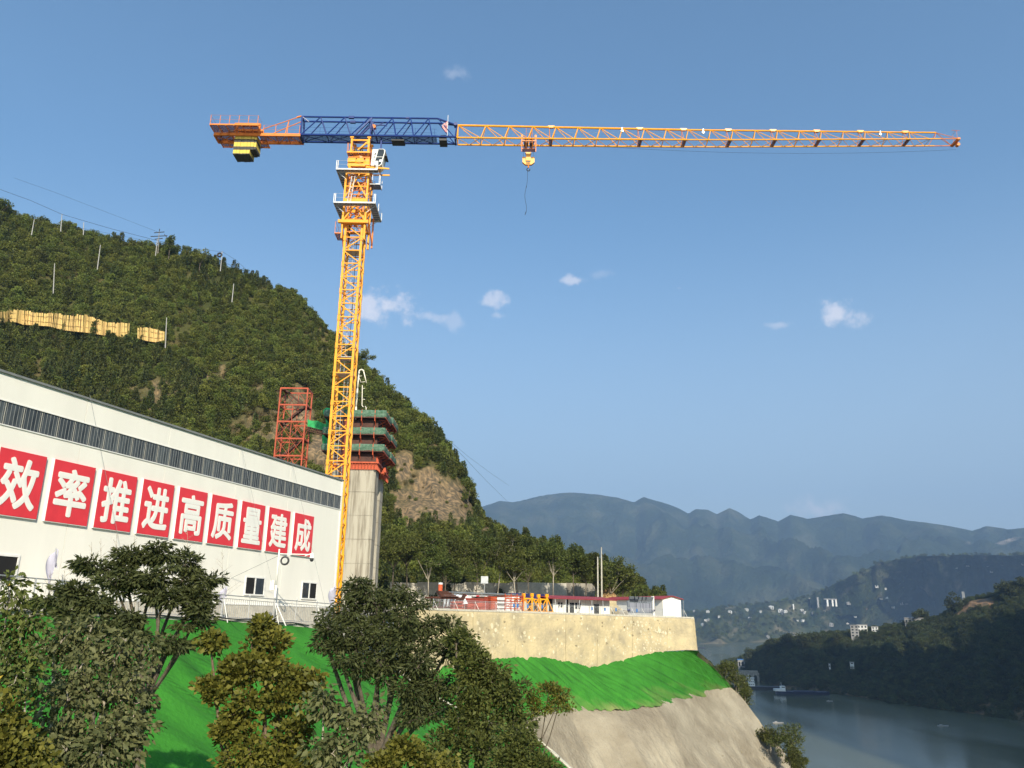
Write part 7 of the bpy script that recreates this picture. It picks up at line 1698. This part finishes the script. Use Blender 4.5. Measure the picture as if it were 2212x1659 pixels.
for (x, y, L_, lab) in ((1792.6, 1515, 5, 'tiny pale boat on the dark water right of the barge'), (2038, 1569, 7, 'small skiff alone on the dark water at the right'), (1681, 1562, 7, 'small flat boat behind the river bushes'), (1511, 1400, 26, 'pale boat on the far water beside the retaining wall corner')):
    p = onz(x, y, WZ); t = thing('small_boat', lab, 'boat', (p[0], p[1], WZ), R(rnd.uniform(-30, 20))); hull(L_, L_*.28, .5 if L_ < 20 else 2, M['house_grey'] if L_ < 20 else M['hull_dark'], t); MB().bb((-L_*.3, -L_*.1, .45), (-L_*.12, L_*.1, .5+L_*.08)).build('cabin', M['house_grey'], t)
# larger trees along the ridge of the right bank
for k, (x, y, rx, ry, lab) in enumerate(((1625, 1412, 12, 12, 'dark tree at the very tip of the right bank'), (1662, 1395, 12, 10, 'round dark tree near the tip, second group'), (1702, 1383, 15, 12, 'dark tree clump above the barge'), (1731, 1380, 13, 11, 'broad round dark tree just left of a pale gap'), (1759, 1377, 12, 10, 'round dark tree left of the slender poplars'), (1808, 1374, 9, 12, 'upright dark trees left of the apartment block'), (1992, 1329, 10, 8, 'small round tree on the long low building'), (2065, 1304, 20, 15, 'big round dark tree left of the orange cliff'), (2180, 1268, 15, 15, 'large round tree on the ridge right of the orange cliff'), (2204, 1262, 14, 12, 'rightmost ridge tree at the edge of the photo'))):
    b = hit(BP, x, y+ry); D = math.hypot(b[0], b[1])*.99; c = atd(x, y, D); kk = D/1735; rs = np.random.RandomState(500+k)
    bs = [((c[0]+rs.normal(0, .4)*rx*kk, c[1]+rs.normal(0, .4)*rx*kk, c[2]+rs.normal(0, .35)*ry*kk), (rx*kk*.55, rx*kk*.5, ry*kk*.5), 1) for q in range(6)]
    tree('bank_tree', lab, (c[0], c[1], c[2]-ry*kk*1.8), bs, M['leaf_dark'], M['bark'], leaf=1.5, asp=.7, clumps=50, per=24, spread=2.6, flat=.7, trunk=.4, seed=510+k, group='trees on the right bank ridge')
# ================================================================== CLOUDS (in the sky) AND HAZE
def build_sky():
    n, l = W.node_tree.nodes, W.node_tree.links
    tc = n.new('ShaderNodeTexCoord'); nm = n.new('ShaderNodeVectorMath'); nm.operation = 'NORMALIZE'; l.new(tc.outputs['Generated'], nm.inputs[0])
    ns = n.new('ShaderNodeTexNoise'); ns.inputs['Scale'].default_value = 26; ns.inputs['Detail'].default_value = 8; ns.inputs['Roughness'].default_value = .62
    l.new(nm.outputs[0], ns.inputs['Vector'])
    total = None
    for (x, y, a, b, op) in ((845, 662, 80, 40, 1.0), (800, 655, 45, 34, .9), (930, 683, 40, 16, .5), (985, 695, 26, 24, .35), (1068, 650, 36, 22, .75), (1075, 682, 22, 10, .4), (1232, 606, 42, 13, .7), (1820, 672, 36, 32, .95), (1836, 680, 30, 26, .8), (1678, 703, 34, 10, .45), (982, 158, 28, 18, .3), (1766, 1099, 62, 28, .75), (1300, 592, 40, 12, .2), (1467, 622, 14, 6, .3), (2010, 1330, 10, 5, 0)):
        c = Vector(ray(x, y)); up = Vector((0, 0, 1)); rx = c.cross(up).normalized(); uz = rx.cross(c)
        d1 = n.new('ShaderNodeVectorMath'); d1.operation = 'DOT_PRODUCT'; d1.inputs[1].default_value = rx*(1735/a); l.new(nm.outputs[0], d1.inputs[0])
        d2 = n.new('ShaderNodeVectorMath'); d2.operation = 'DOT_PRODUCT'; d2.inputs[1].default_value = uz*(1735/b); l.new(nm.outputs[0], d2.inputs[0])
        d3 = n.new('ShaderNodeVectorMath'); d3.operation = 'DOT_PRODUCT'; d3.inputs[1].default_value = c; l.new(nm.outputs[0], d3.inputs[0])
        cb = n.new('ShaderNodeCombineXYZ'); l.new(d1.outputs['Value'], cb.inputs[0]); l.new(d2.outputs['Value'], cb.inputs[1])
        ln = n.new('ShaderNodeVectorMath'); ln.operation = 'LENGTH'; l.new(cb.outputs[0], ln.inputs[0])
        # mask = clamp((1 - r) + (noise-.5)*k)
        s1 = n.new('ShaderNodeMath'); s1.operation = 'MULTIPLY_ADD'; s1.inputs[1].default_value = 4.2; s1.inputs[2].default_value = -2.1+.75; l.new(ns.outputs['Fac'], s1.inputs[0])
        s2 = n.new('ShaderNodeMath'); s2.operation = 'SUBTRACT'; l.new(s1.outputs[0], s2.inputs[0]); l.new(ln.outputs['Value'], s2.inputs[1])
        s3 = n.new('ShaderNodeMapRange'); s3.interpolation_type = 'SMOOTHSTEP'; s3.inputs['From Min'].default_value = -.25; s3.inputs['From Max'].default_value = .75; s3.inputs['To Max'].default_value = op*.8; l.new(s2.outputs[0], s3.inputs['Value'])
        s4 = n.new('ShaderNodeMath'); s4.operation = 'GREATER_THAN'; s4.inputs[1].default_value = .5; l.new(d3.outputs['Value'], s4.inputs[0])
        s5 = n.new('ShaderNodeMath'); s5.operation = 'MULTIPLY'; l.new(s3.outputs[0], s5.inputs[0]); l.new(s4.outputs[0], s5.inputs[1])
        if total is None: total = s5.outputs[0]
        else:
            mx = n.new('ShaderNodeMath'); mx.operation = 'MAXIMUM'; l.new(total, mx.inputs[0]); l.new(s5.outputs[0], mx.inputs[1]); total = mx.outputs[0]
    mix = n.new('ShaderNodeMix'); mix.data_type = 'RGBA'; mix.inputs[7].default_value = (*CLOUD, 1)
    l.new(total, mix.inputs['Factor']); tint = n.new('ShaderNodeMix'); tint.data_type = 'RGBA'; tint.blend_type = 'MULTIPLY'; tint.inputs['Factor'].default_value = 1; tint.inputs[7].default_value = (.82, 1.04, 1.04, 1); l.new(sky.outputs[0], tint.inputs[6]); sz = n.new('ShaderNodeSeparateXYZ'); l.new(nm.outputs[0], sz.inputs[0]); hr = n.new('ShaderNodeMapRange'); hr.interpolation_type = 'SMOOTHSTEP'; hr.inputs['From Min'].default_value = .02; hr.inputs['From Max'].default_value = .50; hr.inputs['To Min'].default_value = .75; hr.inputs['To Max'].default_value = 0; l.new(sz.outputs['Z'], hr.inputs['Value'])
    pale = n.new('ShaderNodeMix'); pale.data_type = 'RGBA'; pale.inputs[7].default_value = (3.35, 3.85, 4.2, 1); l.new(hr.outputs[0], pale.inputs['Factor']); l.new(tint.outputs[2], pale.inputs[6]); l.new(pale.outputs[2], mix.inputs[6]); l.new(mix.outputs[2], wbg.inputs['Color']); l.new(wbg.outputs[0], wout.inputs[0])
CLOUD = (5.6, 5.5, 5.9)
build_sky()
B = np.zeros((26, 60, 3))
for i in range(26):
    for j in range(60): B[i, j] = back_fn(j/59, i/25)[0]
struct(link('unseen_shade_mountain', grid_mesh(B, M['bank_hill'], 'unseen_shade_mountain', True)))
HAZE = 1
if HAZE:
    hz = MB().bb((-1450, -1400, WZ-1.5), (8450, 9400, 1480)).build('haze', M['dark_metal'])
    hm = bpy.data.materials.new('haze_air'); hm.use_nodes = True; n = hm.node_tree.nodes; n.remove(n['Principled BSDF'])
    pv = n.new('ShaderNodeVolumePrincipled'); pv.inputs['Color'].default_value = (0.42, 0.64, 1.0, 1); pv.inputs['Density'].default_value = 1.22e-4; pv.inputs['Anisotropy'].default_value = 0.15
    hm.node_tree.links.new(pv.outputs[0], n['Material Output'].inputs['Volume']); hz.data.materials.clear(); hz.data.materials.append(hm); hz['kind'] = 'stuff'; hz['label'] = 'pale blue air between here and the far mountains'
